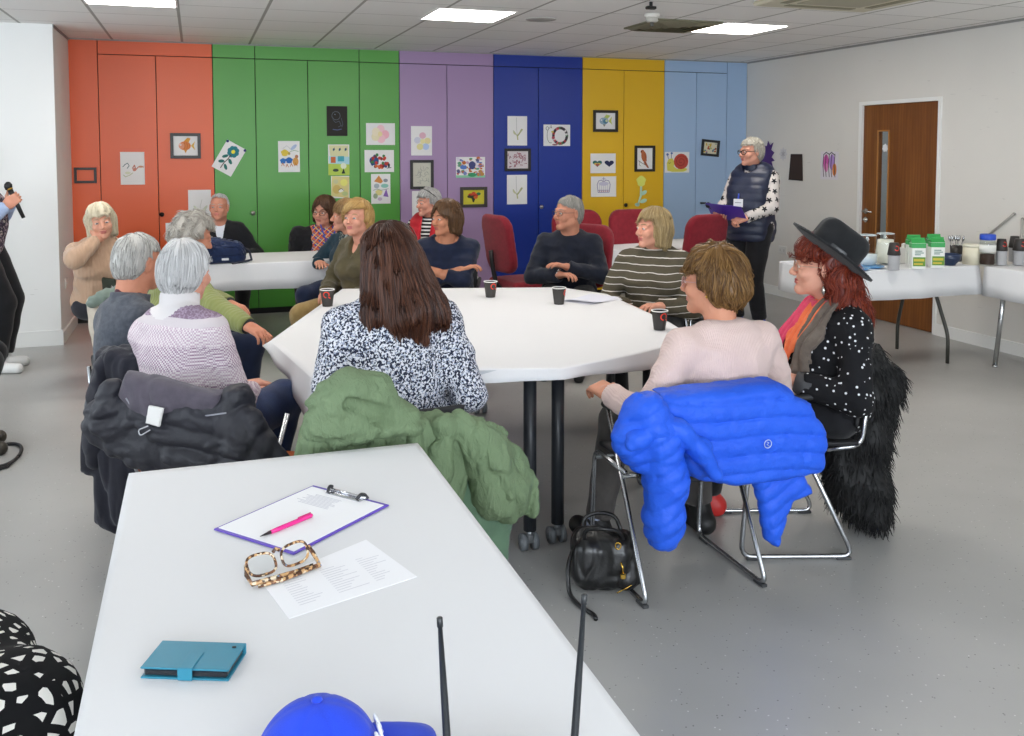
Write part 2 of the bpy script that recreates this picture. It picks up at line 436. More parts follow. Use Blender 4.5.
def glass_thin():
    if 'gthin' not in MC:
        m = bpy.data.materials.new('thin_glass'); m.use_nodes = True; t = m.node_tree; t.nodes.clear()
        o = t.nodes.new('ShaderNodeOutputMaterial'); mx = t.nodes.new('ShaderNodeMixShader'); a = t.nodes.new('ShaderNodeBsdfTransparent'); b = t.nodes.new('ShaderNodeBsdfGlossy'); f = t.nodes.new('ShaderNodeFresnel')
        b.inputs['Roughness'].default_value = .02; a.inputs[0].default_value = (.95, .97, .97, 1); f.inputs[0].default_value = 1.35
        ge = t.nodes.new('ShaderNodeNewGeometry'); su = t.nodes.new('ShaderNodeMath'); su.operation = 'SUBTRACT'; su.inputs[0].default_value = 1; mu = t.nodes.new('ShaderNodeMath'); mu.operation = 'MULTIPLY'; t.links.new(ge.outputs['Backfacing'], su.inputs[1]); t.links.new(f.outputs[0], mu.inputs[0]); t.links.new(su.outputs[0], mu.inputs[1]); t.links.new(mu.outputs[0], mx.inputs[0]); t.links.new(a.outputs[0], mx.inputs[1]); t.links.new(b.outputs[0], mx.inputs[2]); t.links.new(mx.outputs[0], o.inputs[0]); MC['gthin'] = m
    return MC['gthin']

def hair_field(h):
    vol = h.get('vol', .014); hl = h.get('hl', .055); yf = h.get('yf', .022); zl = h.get('zl', -.075); zs = h.get('zs', -.01); lump = h.get('lump', .004)
    def fn(Q):
        d = ell(Q, (0, -.014, .03), (.073 + vol, .094 + vol * .9, .085 + vol * h.get('top', 1)))
        bv = h.get('back', vol)
        d = smin(d, ell(Q, (0, -.04, -.02), (.062 + bv * .8, .06 + bv, .075)), .03)
        if h.get('bob'):
            for s in (-1, 1): d = smin(d, cone(Q, (s * (.060 + vol * .5), -.02, .01), (s * (.058 + vol * .4), -.012, zl + .02), .034, .026 + vol * .2), .03)
            d = smin(d, cone(Q, (0, -.05, -.02), (0, -.055, zl + .03), .062 + vol * .4, .045 + vol), .03)
        for c, r in h.get('puff', []): d = smin(d, ell(Q, c, r), .025)
        for a, b, ra, rb in h.get('locks', []): d = smin(d, cone(Q, a, b, ra, rb), .03)
        part = h.get('part')
        d = d + lump * vnoise(Q * np.array([1, 1, h.get('lz', .35)], np.float32), h.get('lf', 45), 5)
        fr = h.get('fringe', 0)                      # how the hairline drops at the temples
        keep = np.minimum(Q[:, 1] - yf, hl - fr * np.abs(Q[:, 0]) - Q[:, 2] - h.get('side', 0) * Q[:, 0])
        d = smax(d, keep + h.get('hn', .007) * vnoise(Q * np.array([1, 1, .6], np.float32), 60, 8), .008)
        t = np.clip((Q[:, 1] + .055) / .065, 0, 1); zb = zl + (zs - zl) * t
        d = smax(d, zb - Q[:, 2], .01)
        if 'bald' in h:
            c, r = h['bald']; d = smax(d, -ell(Q, c, r), .01)
        return d
    return fn
def make_hair(par, H, Hl, hs, h, world_up):
    fn = hair_field(h); mat = hair_mat(*h['col']); lo = V(-.17, -.2, -.16) if not h.get('long') else V(-.21, -.3, -.50); hi = V(.17, .16, .17)
    v, q = snet(fn, lo, hi, .0055 if not h.get('long') else .0075)
    pieces = [(Hl + (v * hs) @ H.T, q)]
    N = h.get('n', 500); M = h.get('m', 7); Ls = h.get('len', .07)
    rg = np.random.default_rng(h.get('seed', 3))
    idx = rg.integers(0, len(v), N); P = v[idx].astype(np.float32)
    crown = np.array(h.get('crown', (0, -.035, .10)), np.float32); down = np.array(h.get('down', (0, 0, -1)), np.float32)
    gr = h.get('g', .8); sweep = np.array(h.get('sweep', (0, 0, 0)), np.float32); wave = h.get('wave', .0); lift = rg.uniform(.0, h.get('lift', .004), N)[:, None]
    path = np.zeros((N, M, 3)); L = Ls * rg.uniform(.6, 1.15, N)[:, None]; jit = rg.normal(0, h.get('jit', .18), (N, 3))
    for k in range(M):
        g = grad(fn, P); path[:, k] = P + g * (lift * (k / (M - 1)) ** .7 + .0008) 
        rdir = P - crown; rdir /= np.linalg.norm(rdir, axis=1, keepdims=True) + 1e-6
        f = rdir + down * gr + sweep + jit
        if wave: f = f + wave * np.stack([vnoise(P, 30, 1), vnoise(P, 30, 2), vnoise(P, 30, 4)], 1)
        f = f - g * (f * g).sum(1, keepdims=True); f /= np.linalg.norm(f, axis=1, keepdims=True) + 1e-6
        P = (P + f * L / (M - 1)).astype(np.float32)
        d = fn(P); P = (P - np.clip(d, -.01, .004)[:, None] * grad(fn, P)).astype(np.float32)
    dist = np.stack([np.abs(fn(path[:, k].astype(np.float32))) for k in range(M)], 1).max(1); okk = dist < .014 + h.get('lift', .004); path = path[okk]; N = len(path)
    r0 = rg.uniform(.5, 1.2, N)[:, None] * h.get('r', .0022); prof = np.linspace(1, .25, M)[None]; prof = np.where(np.arange(M)[None] == 0, .5, prof)
    tv, tq = tubes(path, r0 * prof, 4); pieces.append((Hl + (tv * hs) @ H.T, tq))
    return sdf_mesh(h.get('name', 'hair'), pieces, mat, par)

PEOPLE = []
def person(label, head, yaw, hyaw, hpitch=0, hroll=0, seat=.45, lean=.10, side=0., w=1.0, d=1.0, belly=0., fem=True, age=True, skin='cf9a80', lip='b5675f',
           hair=None, brow='8a7560', iris='5b6b72', glasses=None, neckz=.150, top=None, legs=None, shoes='1c1c1e', arms=None, feet=None, hs=1.0, stand=False, hands=None, root=None, neckf=.050, sh=1.0):
    head = np.asarray(head, float); yw = rad(yaw); R = Rz(yw)
    Hl = V(side, lean, head[2]); base = head[:2] - (R @ V(side, lean, 0))[:2]
    par = empty('person', (base[0], base[1], 0), yw, label, 'person')
    H = Rz(rad(hyaw - yaw)) @ Rx(rad(hpitch)) @ Ry(rad(hroll))
    pel = V(0, 0, .92 if stand else seat + .10)
    N = V(side * .85, lean - neckf, head[2] - neckz * hs)
    T3 = nrm(N - pel); T1 = nrm(V(1, 0, 0) - T3 * T3[0]); T2 = np.cross(T3, T1); T = np.stack([T1, T2, T3], 1); L = np.linalg.norm(N - pel)
    top = dict(dict(t=.012, cuff=.01, fold=.006, mat=plain('888888'), hem=-.10), **(top or {})); legs = dict(dict(mat=plain('1b1b20', .85), t=.012, fold=.005), **(legs or {}))
    Tf = T.astype(np.float32)
    def torso(P):
        q = (P - pel.astype(np.float32)) @ Tf; q = q * np.array([1, 1, .5 / L], np.float32)
        ds = [ell(q, (0, -.01, .0), (.172 * w, .128 * d, .13)), ell(q, (0, .015 + belly * .5, .16), (.150 * w, .118 * d + belly, .17)), ell(q, (0, .0, .33), (.158 * w * sh, .112 * d, .17)),
              cone(q, (-.118 * w * sh, -.014, .425), (.118 * w * sh, -.014, .425), .052, .052), cone(q, (-.06, -.022, .48), (.06, -.022, .48), .047, .047)]
        if fem:
            for s in (-1, 1): ds.append(ell(q, (s * .072 * w, .085 * d, .29), (.066 * w, .06, .068)))
        return union(ds, .05)
    sc = 1.0
    arms = dict(dict(L=((-.07, .28, seat + .20), (-.45, -.6, -.8)), R=((.07, .28, seat + .20), (.45, -.6, -.8))), **(arms or {}))
    hands = dict(dict(L={}, R={}), **(hands or {}))
    J = {}
    for s, sd in ((-1, 'L'), (1, 'R')):
        S = pel + T @ V(s * .152 * w * sh, -.012, .845 * L); tgt, pole = arms[sd]; E, Wr = ik(S, tgt, .285, .25, pole); J[sd] = (S, E, Wr)
    def arm(P, sd, thick=0, end=0.0):
        S, E, Wr = J[sd]; f = nrm(E - Wr); Wc = Wr + f * end
        a = smin(cone(P, S, E, .050 * (.5 + .5 * w), .041), cone(P, E, Wc, .040, .030), .02)
        return a
    feet = dict(dict(L=(-.12, .40, .085), R=(.12, .40, .085)), **(feet or {}))
    K = {}
    for s, sd in ((-1, 'L'), (1, 'R')):
        Hj = pel + V(s * .09 * w, .015, -.02); A = np.array(feet[sd][:3], float); K[sd] = (Hj,) + ik(Hj, A, .43, .42, feet[sd][3] if len(feet[sd]) > 3 else (s * .12, 1, .6))
    def leg(P, sd, e=0.):
        Hj, Kn, A = K[sd]; return smin(cone(P, Hj, Kn, .086 * (.5 + .5 * w), .062), cone(P, Kn, A + nrm(Kn - A) * e, .059, .043), .02)
    # ----- skin: one continuous body
    pieces = []
    def core(P):
        d_ = torso(P)
        for sd in 'LR': d_ = smin(d_, arm(P, sd), .04); d_ = smin(d_, leg(P, sd), .03)
        return d_ + .004
    pts = np.array([pel, N] + [x for sd in 'LR' for x in J[sd] + K[sd]])
    pieces.append(snet(core, pts.min(0) - .20, pts.max(0) + .16, .02))
    nk = H.T @ (N + V(0, -.005, -.03) - Hl) / hs
    hf = head_field(nk, fem, age); v, q = snet(hf, V(-.12, -.14, min(-.15, nk[2] - .05)), V(.12, .15, .125), .0042)
    fc = v[q].mean(1); lipm = ((ell(fc, (0, .092, -.0588), (.0255, .014, .0048)) < 0) | (ell(fc, (0, .091, -.0685), (.0215, .014, .0055)) < 0)) & (fc[:, 1] > .08)
    pieces.append((Hl + (v * hs) @ H.T, q, lipm.astype(int)))
    for sd in 'LR':
        S, E, Wr = J[sd]; o = dict(d=Wr - E, n=(0, 0, -1), curl=.35, cuff=.03, spread=.012, thumb=None); o.update(hands[sd])
        f, lo, hi = hand_field(Wr, o['d'], o['n'], sd == 'R', o['curl'], o['spread'], o['thumb'], E, top['cuff'] + .04)
        pieces.append(snet(f, lo, hi, .0048))
    body = sdf_mesh('body', pieces, [skin_mat(skin), lip_mat(lip)], par)
    # ----- face, hair
    make_eyes(par, H, Hl, hs, iris, brow, plain(brow or '777777', .8))
    if glasses: make_glasses(par, H, Hl, hs, **glasses)
    if hair: make_hair(par, H, Hl, hs, hair, None)
    # ----- clothes
    t = top['t']; fo = top['fold']; sd0 = len(PEOPLE) + 2
    def nkring(P, r0, th, z0, z1):
        ax = nrm(Hl + V(0, -.03, -.06) - N); q = P - N.astype(np.float32); hgt = q @ ax.astype(np.float32); rr = np.sqrt(np.maximum((q * q).sum(1) - hgt * hgt, 0))
        return np.maximum(np.abs(rr - r0) - th, np.abs(hgt - (z0 + z1) / 2) - (z1 - z0) / 2)
    def topf(P):
        q3 = ((P - pel.astype(np.float32)) @ Tf)[:, 2]
        tt = torso(P) - t; 
        if not top.get('sleeveless'):
            for sd in 'LR':
                S, E, Wr = J[sd]; c = top['cuff']; f = nrm(Wr - E).astype(np.float32)
                a = arm(P, sd) - t; a = np.maximum(a, (P - (Wr - nrm(Wr - E) * c).astype(np.float32)) @ f)
                tt = smin(tt, a, .035)
        dd = tt - fo * (.6 * vnoise(P, 11, sd0) + .7 * creases(P * np.array([1, 1, 1.6], np.float32), 9, sd0 + 1) - .25)
        dd = dd - .35 * fo * vnoise(P, 33, sd0 + 4)
        dd = smax(dd, top['hem'] - q3, .01)
        if top.get('vneck'):
            ax = (P - (N + T @ V(0, .09, -.02)).astype(np.float32)) @ Tf; dd = smax(dd, -cone(P, N + T @ V(0, .04, .02), N + T @ V(0, .16, -top['vneck']), .055, .012), .006)
        if top.get('scoop'): dd = smax(dd, -ell(P, N + V(0, .04, .03), (top['scoop'], top['scoop'], .062)), .006)
        if top.get('turtle'): dd = smin(dd, nkring(P, (.061 if fem else .068), .008, -.03, top['turtle']) - .003, .012)
        return dd
    ja = np.array([pel + V(0, 0, -.06), N] + [x for sd in 'LR' for x in J[sd]])
    if top.get('sleeveless'): ja = np.array([pel + V(0, 0, -.06), N, J['L'][0], J['R'][0]])
    lo, hi = ja.min(0) - V(.13, .17, .1), ja.max(0) + V(.13, .19, .11)
    g = top.get('res', .0085)
    tm = top['mat'] if isinstance(top['mat'], list) else [top['mat']]
    tv, tq = snet(topf, lo, hi, g); mi = np.zeros(len(tq), int)
    if 'pick' in top: mi = top['pick'](tv[tq].mean(1), dict(pel=pel, N=N, T=T, L=L, J=J))
    ob = sdf_mesh(top.get('name', 'sweater'), [(tv, tq, mi)], tm, par)
    lt, lfo = legs['t'], legs['fold']
    def legf(P):
        q3 = ((P - pel.astype(np.float32)) @ Tf)[:, 2]
        dd = smax(torso(P) + .004, q3 - .05, .02)
        for sd in 'LR':
            Hj, Kn, A = K[sd]; f = nrm(A - Kn).astype(np.float32); a = leg(P, sd) - lt
            dd = smin(dd, np.maximum(a, (P - (A - nrm(A - Kn) * legs.get('cuff', .03)).astype(np.float32)) @ f), legs.get('k', .03))
        for q_ in legs.get('lap', ()): dd = smin(dd, cone(P, K['L'][0] * (1 - q_) + K['L'][1] * q_, K['R'][0] * (1 - q_) + K['R'][1] * q_, .10, .10), .06)
        return dd - lfo * (.8 * vnoise(P, 12, sd0) + .6 * creases(P, 10, sd0 + 2) - .2)
    kp = np.array([pel] + [x for sd in 'LR' for x in K[sd]]); lo, hi = kp.min(0) - V(.16, .17, .1), kp.max(0) + V(.16, .14, .14); lo[2] = max(lo[2], .03)
    sdf_obj(legs.get('name', 'trousers'), legf, lo, hi, .0125, legs['mat'], par)
    for sd in 'LR':
        Hj, Kn, A = K[sd]; toe = nrm(V(A[0] * .3, 1, 0)) if not stand else V(0.15 * (1 if sd == 'R' else -1), 1, 0)
        toe = nrm((A - Hj) * V(1, 1, 0) * .5 + V(0, .5, 0)) if not stand else nrm(toe)
        z0 = max(A[2] - .085, .002)
        def shoe(P, A=A, toe=toe, z0=z0):
            b = V(A[0], A[1], z0)
            d_ = smin(cone(P, b - toe * .045 + V(0, 0, .04), b + toe * .14 + V(0, 0, .032), .042, .038), cone(P, b - toe * .03 + V(0, 0, .05), A + V(0, 0, .02), .042, .047), .03)
            return np.maximum(d_, z0 - P[:, 2])
        sm = shoes if not isinstance(shoes, str) else plain(shoes, .5)
        b = V(A[0], A[1], z0); sdf_obj('shoe', shoe, b - V(.26, .26, .02), b + V(.26, .26, .17), .0085, sm, par)
    info = dict(par=par, pel=pel, N=N, T=T, L=L, J=J, K=K, H=H, Hl=Hl, hs=hs, R=R, base=V(base[0], base[1], 0), yaw=yw, torso=torso, arm=arm)
    PEOPLE.append(info); return info
def to_local(I, p): return I['R'].T @ (np.asarray(p, float) - I['base'])
def wloc(head, yaw, lean, side, p):      # a world point in a person's own frame, before the person exists
    R = Rz(rad(yaw)); b = np.asarray(head, float)[:2] - (R @ V(side, lean, 0))[:2]; return R.T @ (np.asarray(p, float) - V(b[0], b[1], 0))

# ---------------------------------------------------------------- the room
def struct(o): o['kind'] = 'structure'; return o
def build_room():
    t = NT('grey_vinyl', .32, 0, .4); co = t.co()
    base = t.ramp(t.noise(1.2, co, 3), [(.3, 'a09f9c'), (.7, 'aaa9a6')])
    sp = t.n('TexVoronoi'); t.put(sp.inputs[0], co); sp.inputs['Scale'].default_value = 60
    rg = t.n('TexWhiteNoise'); t.put(rg.inputs[0], sp.outputs['Position'])
    m1 = t.math('MULTIPLY', t.math('LESS_THAN', sp.outputs['Distance'], .16), t.math('GREATER_THAN', rg.outputs[0], .72))
    c1 = t.mix(m1, base, t.ramp(rg.outputs[0], [(.72, '6d6c6a'), (.86, '8a8986'), (.92, 'cfcecb')], 'CONSTANT'))
    t.color(c1).bump(t.noise(220, co, 2), .05, .002)
    t.put(t.b.inputs['Roughness'], t.math('MULTIPLY_ADD', t.noise(3, co, 3), .15, .27))
    m = MB(); m.box((-4.7, -3.3, -.1), (6.3, 9.6, 0)); struct(m.build('floor', t.m))
    # ceiling of 600 mm tiles with pale T bars
    t = NT('ceiling_tiles', .9, 0, .2); co = t.co(); sx = t.n('SeparateXYZ'); t.put(sx.inputs[0], co)
    fr = lambda ax, off, wd: t.math('LESS_THAN', t.math('ABSOLUTE', t.math('SUBTRACT', t.math('FRACT', t.math('DIVIDE', t.math('ADD', sx.outputs[ax], off), .6)), .5)), wd / 1.2)
    lx = fr('X', .6994 + .3 + 6, .022); ly = fr('Y', -9.194 - .12 + .3 + .66 + 12, .010)
    tone = t.mix(t.math('MULTIPLY', t.noise(90, co, 4), .5), lin('f0efed'), lin('e6e5e3'))
    wn = t.n('TexWhiteNoise', noise_dimensions='2D'); fl = t.n('VectorMath', operation='FLOOR'); mp = t.n('Mapping'); mp.inputs['Location'].default_value = (.6994 + 6, -9.314 + .66 + 12, 0)
    t.put(mp.inputs[0], co); dv = t.n('VectorMath', operation='DIVIDE'); t.put(dv.inputs[0], mp.outputs[0]); dv.inputs[1].default_value = (.6, .6, 1); t.put(fl.inputs[0], dv.outputs[0]); t.put(wn.inputs[0], fl.outputs[0])
    tone = t.mix(t.math('MULTIPLY', wn.outputs[0], .3), tone, lin('e2e0dc'))
    c = t.mix(lx, tone, lin('a8a6a1')); c = t.mix(ly, c, lin('aaa8a5')); t.color(c).bump(t.math('SUBTRACT', t.noise(260, co, 3), t.math('MULTIPLY', lx, 1.5)), .25, .004)
    m = MB(); m.box((-4.7, -3.3, HC), (6.3, 9.6, HC + .1)); struct(m.build('ceiling', t.m))
    # painted walls
    t = NT('white_emulsion', .75, 0, .3); co = t.co()
    w = t.mix(t.math('MULTIPLY', t.noise(1.3, co, 3), .35), lin('e9e9e7'), lin('dcdbd8'))
    sc = t.n('TexNoise'); t.put(sc.inputs['Vector'], t.co((3, 3, 26))); sc.inputs['Scale'].default_value = 2.3; sc.inputs['Detail'].default_value = 2
    w = t.mix(t.math('MULTIPLY', t.math('GREATER_THAN', sc.outputs['Fac'], .755), .25), w, lin('8f8d8a')); t.color(w).bump(t.noise(140, co, 3), .08, .002)
    wall = t.m
    t2 = NT('warm_white_emulsion', .75, 0, .3); c2 = t2.co(); sc2 = t2.n('TexNoise'); t2.put(sc2.inputs['Vector'], t2.co((3, 3, 26))); sc2.inputs['Scale'].default_value = 2.3; sc2.inputs['Detail'].default_value = 2
    t2.color(t2.mix(t2.math('MULTIPLY', t2.math('GREATER_THAN', sc2.outputs['Fac'], .75), .25), t2.mix(t2.noise(1.3, c2, 3), lin('dcd9d3'), lin('d2cfc9')), lin('8f8d8a'))).bump(t2.noise(140, c2, 3), .08, .002); wallr = t2.m
    white = plain('e6e6e3', .45)
    m = MB(); m.box((XL - .0, YB + .28, 0), (XR + .1, YB + .4, HC)); m.box((-4.7, 8.244, 0), (XL, YB + .4, HC)); struct(m.build('wall_back', wall))
    D0, D1, DH = 6.2536, 7.2811, 2.0444
    m = MB(); m.box((XR, -3.3, 0), (XR + .14, D0 + .035, HC)); m.box((XR, D1 - .035, 0), (XR + .14, YB + .4, HC)); m.box((XR, D0 + .035, DH - .03), (XR + .14, D1 - .035, HC)); struct(m.build('wall_right', wallr))
    # left wall and rear wall with their windows (out of frame, they let the daylight in)
    def pierced(name, ax, c0, c1, a0, a1, wins, z0=.95, z1=2.2):
        m = MB(); cur = a0
        B = lambda lo, hi, za, zb: m.box((c0, lo, za), (c1, hi, zb)) if ax == 'x' else m.box((lo, c0, za), (hi, c1, zb))
        for (p, q) in wins: B(cur, p, 0, HC); B(p, q, 0, z0); B(p, q, z1, HC); cur = q
        B(cur, a1, 0, HC); return struct(m.build(name, wall))
    wl = [(.6, 2.4), (2.7, 4.5), (4.8, 6.6)]; wr = [(-2.4, -.4), (-.1, 1.9), (2.2, 4.2)]
    pierced('wall_left', 'x', -4.7, -4.55, -3.3, 9.6, wl); pierced('wall_rear', 'y', -3.3, -3.15, -4.7, 6.3, wr)
    k = 0
    for ax, wins in (('x', wl), ('y', wr)):
        for p, q in wins:
            k += 1; e = empty('window_%d' % k, (-4.62, (p + q) / 2, .95) if ax == 'x' else ((p + q) / 2, -3.22, .95), 0 if ax == 'y' else math.pi / 2); struct(e); h = (q - p) / 2; m = MB()
            for a, b, c_, d_ in ((-h, -h + .06, 0, 1.25), (h - .06, h, 0, 1.25), (-.03, .03, 0, 1.25), (-h, h, 0, .06), (-h, h, 1.19, 1.25)): m.box((a, -.03, c_), (b, .03, d_))
            struct(m.build('window_frame', white, e)); g = MB(); g.box((-h, -.004, 0), (h, .004, 1.25)); struct(g.build('pane', glass_thin(), e))
    # skirtings
    m = MB(); m.box((XR - .016, -3.1, 0), (XR, D0 - .005, .10)); m.box((XR - .016, D1 + .005, 0), (XR, YB, .10)); struct(m.build('baseboard_right', white))
    m = MB(); m.box((-4.5, 8.228, 0), (XL + .016, 8.244, .125)); m.box((XL, 8.244, 0), (XL + .016, YB - .01, .10)); struct(m.build('baseboard_left', white))
    m = MB(); m.box((XR - .006, -3.1, HC - .02), (XR, YB, HC)); m.box((XL, YB - .012, HC - .012), (XR, YB, HC)); m.box((XL, 8.244, HC - .02), (XL + .008, YB, HC)); struct(m.build('trim_1', plain('8d8b88')))
    # door in the right wall
    e = struct(empty('door_1', (XR, (D0 + D1) / 2, 0)))
    wood = NT('oak_veneer', .4); co = wood.co((5, 5, .55)); n1 = wood.noise(2.2, co, 5, .6)
    wv = wood.n('TexWave', wave_type='BANDS', bands_direction='Y'); wood.put(wv.inputs[0], wood.co((1, 1, .12))); wv.inputs['Scale'].default_value = 9; wv.inputs['Distortion'].default_value = 7; wv.inputs['Detail'].default_value = 3
    wood.color(wood.mix(wood.math('MULTIPLY', wv.outputs['Fac'], .35), wood.ramp(n1, [(.3, '673812'), (.55, '7c4a1e'), (.75, '895626')]), lin('552c0e')))
    h = (D1 - D0) / 2; y0 = -h + .038; y1 = h - .042
    gy0, gy1, gz0, gz1 = y1 - .335, y1 - .205, .52, 1.76
    m = MB(); X0, X1 = .014, .058
    m.box((X0, y0, .008), (X1, gy0, DH - .035)); m.box((X0, gy1, .008), (X1, y1, DH - .035)); m.box((X0, gy0, .008), (X1, gy1, gz0)); m.box((X0, gy0, gz1), (X1, gy1, DH - .035)); struct(m.build('door_leaf', wood.m, e))
    m = MB(); w_ = .014; m.box((X0 - .006, gy0 - w_, gz0 - w_), (X0 + .004, gy0, gz1 + w_)); m.box((X0 - .006, gy1, gz0 - w_), (X0 + .004, gy1 + w_, gz1 + w_)); m.box((X0 - .006, gy0, gz0 - w_), (X0 + .004, gy1, gz0)); m.box((X0 - .006, gy0, gz1), (X0 + .004, gy1, gz1 + w_)); struct(m.build('glazing_bead', plain('a9743c', .4), e))
    m = MB(); m.box((.03, gy0, gz0), (.036, gy1, gz1)); struct(m.build('vision_panel', glass_thin(), e))
    m = MB(); m.box((-.012, -h, 0), (.14, -h + .036, DH)); m.box((-.012, h - .04, 0), (.14, h, DH)); m.box((-.012, -h + .036, DH - .034), (.14, h - .04, DH)); struct(m.build("door_frame", white, e))
    m = MB(); m.lathe([(.0, 0), (.026, 0), (.026, .008), (.0, .008)], n=20)
    ch = plain('b9b6b0', .25, 1)
    hy = y1 - .06
    def rose(z): 
        r = MB(); r.lathe([(.0, 0), (.026, 0), (.026, .008), (.010, .010), (.010, .035), (0, .035)], n=18); return r.build('door_handle' if z > 1 else 'lock_rose', ch, e, (X0, hy, z), (0, -math.pi / 2, 0))
    struct(rose(1.01)); struct(rose(.93))
    m = MB(); m.tube(arc_fillet([(X0 - .03, hy, 1.01), (X0 - .05, hy, 1.01), (X0 - .05, hy - .13, 1.01)], .012), .009, 8); struct(m.build('lever', ch, e))
    # the corridor seen through the pane
    m = MB(); m.box((XR + 1.5, D0 - 1.2, 0), (XR + 1.6, D1 + 1.2, HC)); struct(m.build('wall_corridor', plain('8f98a6', .8)))
    m = MB(); m.box((XR + .14, D0 - 1.2, -.1), (XR + 1.6, D1 + 1.2, 0)); struct(m.build('floor_corridor', plain('77756f', .5)))
    m = MB(); m.box((XR + .14, D0 - 1.2, HC), (XR + 1.6, D1 + 1.2, HC + .1)); m.box((XR + .14, D0 - 1.3, 0), (XR + 1.6, D0 - 1.2, HC)); m.box((XR + .14, D1 + 1.2, 0), (XR + 1.6, D1 + 1.3, HC)); struct(m.build('ceiling_corridor', plain('b5b3ae', .8)))
build_room()
area_light('corridor_fill', (XR + .8, 6.8, HC - .05), (0, 0, 0), .6, 1.2, 22, (.8, .9, 1.0))  # unseen area light added to brighten the corridor behind the door pane

# ---------------------------------------------------------------- coloured cupboards
def cupboards():
    units = [('orange', 'dd5b22', [(-1.079, -.827, 'f'), (-.827, -.335, 'd'), (-.335, .164, 'd')], 'between the white wall and the green cupboard'),
             ('green', '50993a', [(.164, .551, 'd'), (.551, 1.045, 'd'), (1.045, 1.547, 'd'), (1.547, 1.950, 'd')], 'four doors wide beside the orange one'),
             ('lilac', 'a084aa', [(1.950, 2.444, 'd'), (2.444, 2.943, 'd')], 'between the green and the dark blue ones'),
             ('royal blue', '0f308e', [(2.943, 3.443, 'd'), (3.443, 3.949, 'd')], 'between the lilac and the yellow ones'),
             ('mustard yellow', 'dcae1c', [(3.949, 4.441, 'd'), (4.441, 4.937, 'd')], 'between the royal blue and the pale blue ones'),
             ('pale blue', '9fb9d8', [(4.937, 5.340, 'd'), (5.340, 5.734, 'd'), (5.734, 5.997, 'f')], 'in the corner by the grey white wall')]
    ZT = 2.458; knob = {0: [(-.31, .99, 'k')], 1: [(.51, .985, 'n')], 3: [(3.47, .985, 'n')], 4: [(4.46, .985, 'k')], 5: [(5.39, .99, 'l')]}
    for u, (nm, c, ps, where) in enumerate(units):
        t = NT('laminate_' + nm.split()[-1], .38, 0, .45); t.color(c).bump(t.noise(60, t.co(), 2), .04, .002); mat = t.m
        x0, x1 = ps[0][0], ps[-1][1]
        e = empty('cupboard', ((x0 + x1) / 2, YB, 0), 0, 'tall %s built in cupboard, %s' % (nm, where), 'cupboard', 'painted built in cupboards along the back wall')
        cx = (x0 + x1) / 2; ga = .0035
        m = MB(); m.box((x0 - cx + .001, .022, .06), (x1 - cx - .001, .26, HC - .002)); m.build('carcass', plain('26241f', .8), e)
        m = MB(); m.box((x0 - cx + .002, .03, 0), (x1 - cx - .002, .06, .07)); m.build('plinth', plain('191817', .7), e)
        tops = [(x0, x1)] if u != 1 else [(.164, .551), (.551, 1.547), (1.547, 1.950)]
        if u == 0: tops = [(-.827, .164)]
        if u == 5: tops = [(4.937, 5.734)]
        for a, b in tops: m = MB(); m.box((a - cx + ga, 0, ZT + ga), (b - cx - ga, .02, HC - .006), bev=.001); m.build('top_panel', mat, e)
        for a, b, kd in ps:
            m = MB(); m.box((a - cx + ga, 0, .06), (b - cx - ga, .02, (ZT - ga) if kd == 'd' else HC - .006), bev=.001)
            o = m.build('door' if kd == 'd' else 'filler_panel', mat, e)
            if kd == 'd':
                for kx, kz, kt in knob.get(u, []):
                    if a < kx < b:
                        q = MB()
                        if kt == 'l': q.tube([(kx - cx, -.03, kz), (kx - cx + .07, -.03, kz)], .011, 8); q.tube([(kx - cx + .02, 0, kz), (kx - cx + .02, -.03, kz)], .01, 8)
                        else: q.lathe([(0, 0), (.008, 0), (.008, .016), (.02, .02), (.022, .03), (.014, .038), (0, .04)], n=14); q.v = [(kx - cx + x, -z, kz + y) for x, y, z in q.v]; q.f = [f[::-1] for f in q.f]
                        q.build('handle', plain('2a2724' if kt != 'n' else 'b9b4ab', .3, .8), o)
cupboards()

# ---------------------------------------------------------------- ceiling fittings
def ceiling_lights():
    led = bpy.data.materials.new('led_diffuser'); led.use_nodes = True; t = led.node_tree; t.nodes.clear(); o = t.nodes.new('ShaderNodeOutputMaterial'); em = t.nodes.new('ShaderNodeEmission')
    em.inputs[0].default_value = (1, .95, .885, 1); em.inputs[1].default_value = LAMP; t.links.new(em.outputs[0], o.inputs[0])
    fm = MB(); 
    for a, b, c, d in ((-.298, -.283, -.298, .298), (.283, .298, -.298, .298), (-.283, .283, -.298, -.283), (-.283, .283, .283, .298)): fm.box((a, c, -.004), (b, d, .0))
    df = MB(); df.box((-.283, -.283, -.003), (.283, .283, -.001))
    off_o = df.build('unlit', plain('dedcd8', .5)); off_me = off_o.data; bpy.data.objects.remove(off_o)
    first = None
    where = {(-.397, 6.7): 'nearest the orange cupboard', (1.94, 6.7): 'in front of the lilac and blue cupboards', (4.277, 6.7): 'nearest the corner with the door'}
    for ix, x in enumerate((-.397, 1.94, 4.277)):
        for y in (6.7, 4.3, 1.9, -.5):
            if first is None: r = first = empty('ceiling_light', (x, y, HC)); fm.build('frame', plain('e8e6e2', .5), r); df.build('diffuser', led, r)
            else: r = copy_tree(first); r.location = (x, y, HC)
            if y < 2: [c for c in r.children if c.name.startswith('diffuser')][0].data = off_me
            lb = where.get((x, y)) or '%s column, %s' % (('left', 'middle', 'right')[ix], {4.3: 'above the big table', 1.9: 'above the near table', -.5: 'behind the viewer'}[y])
            tag(r, 'square white ceiling panel light ' + lb, 'ceiling light', 'led panels in the ceiling')
ceiling_lights()
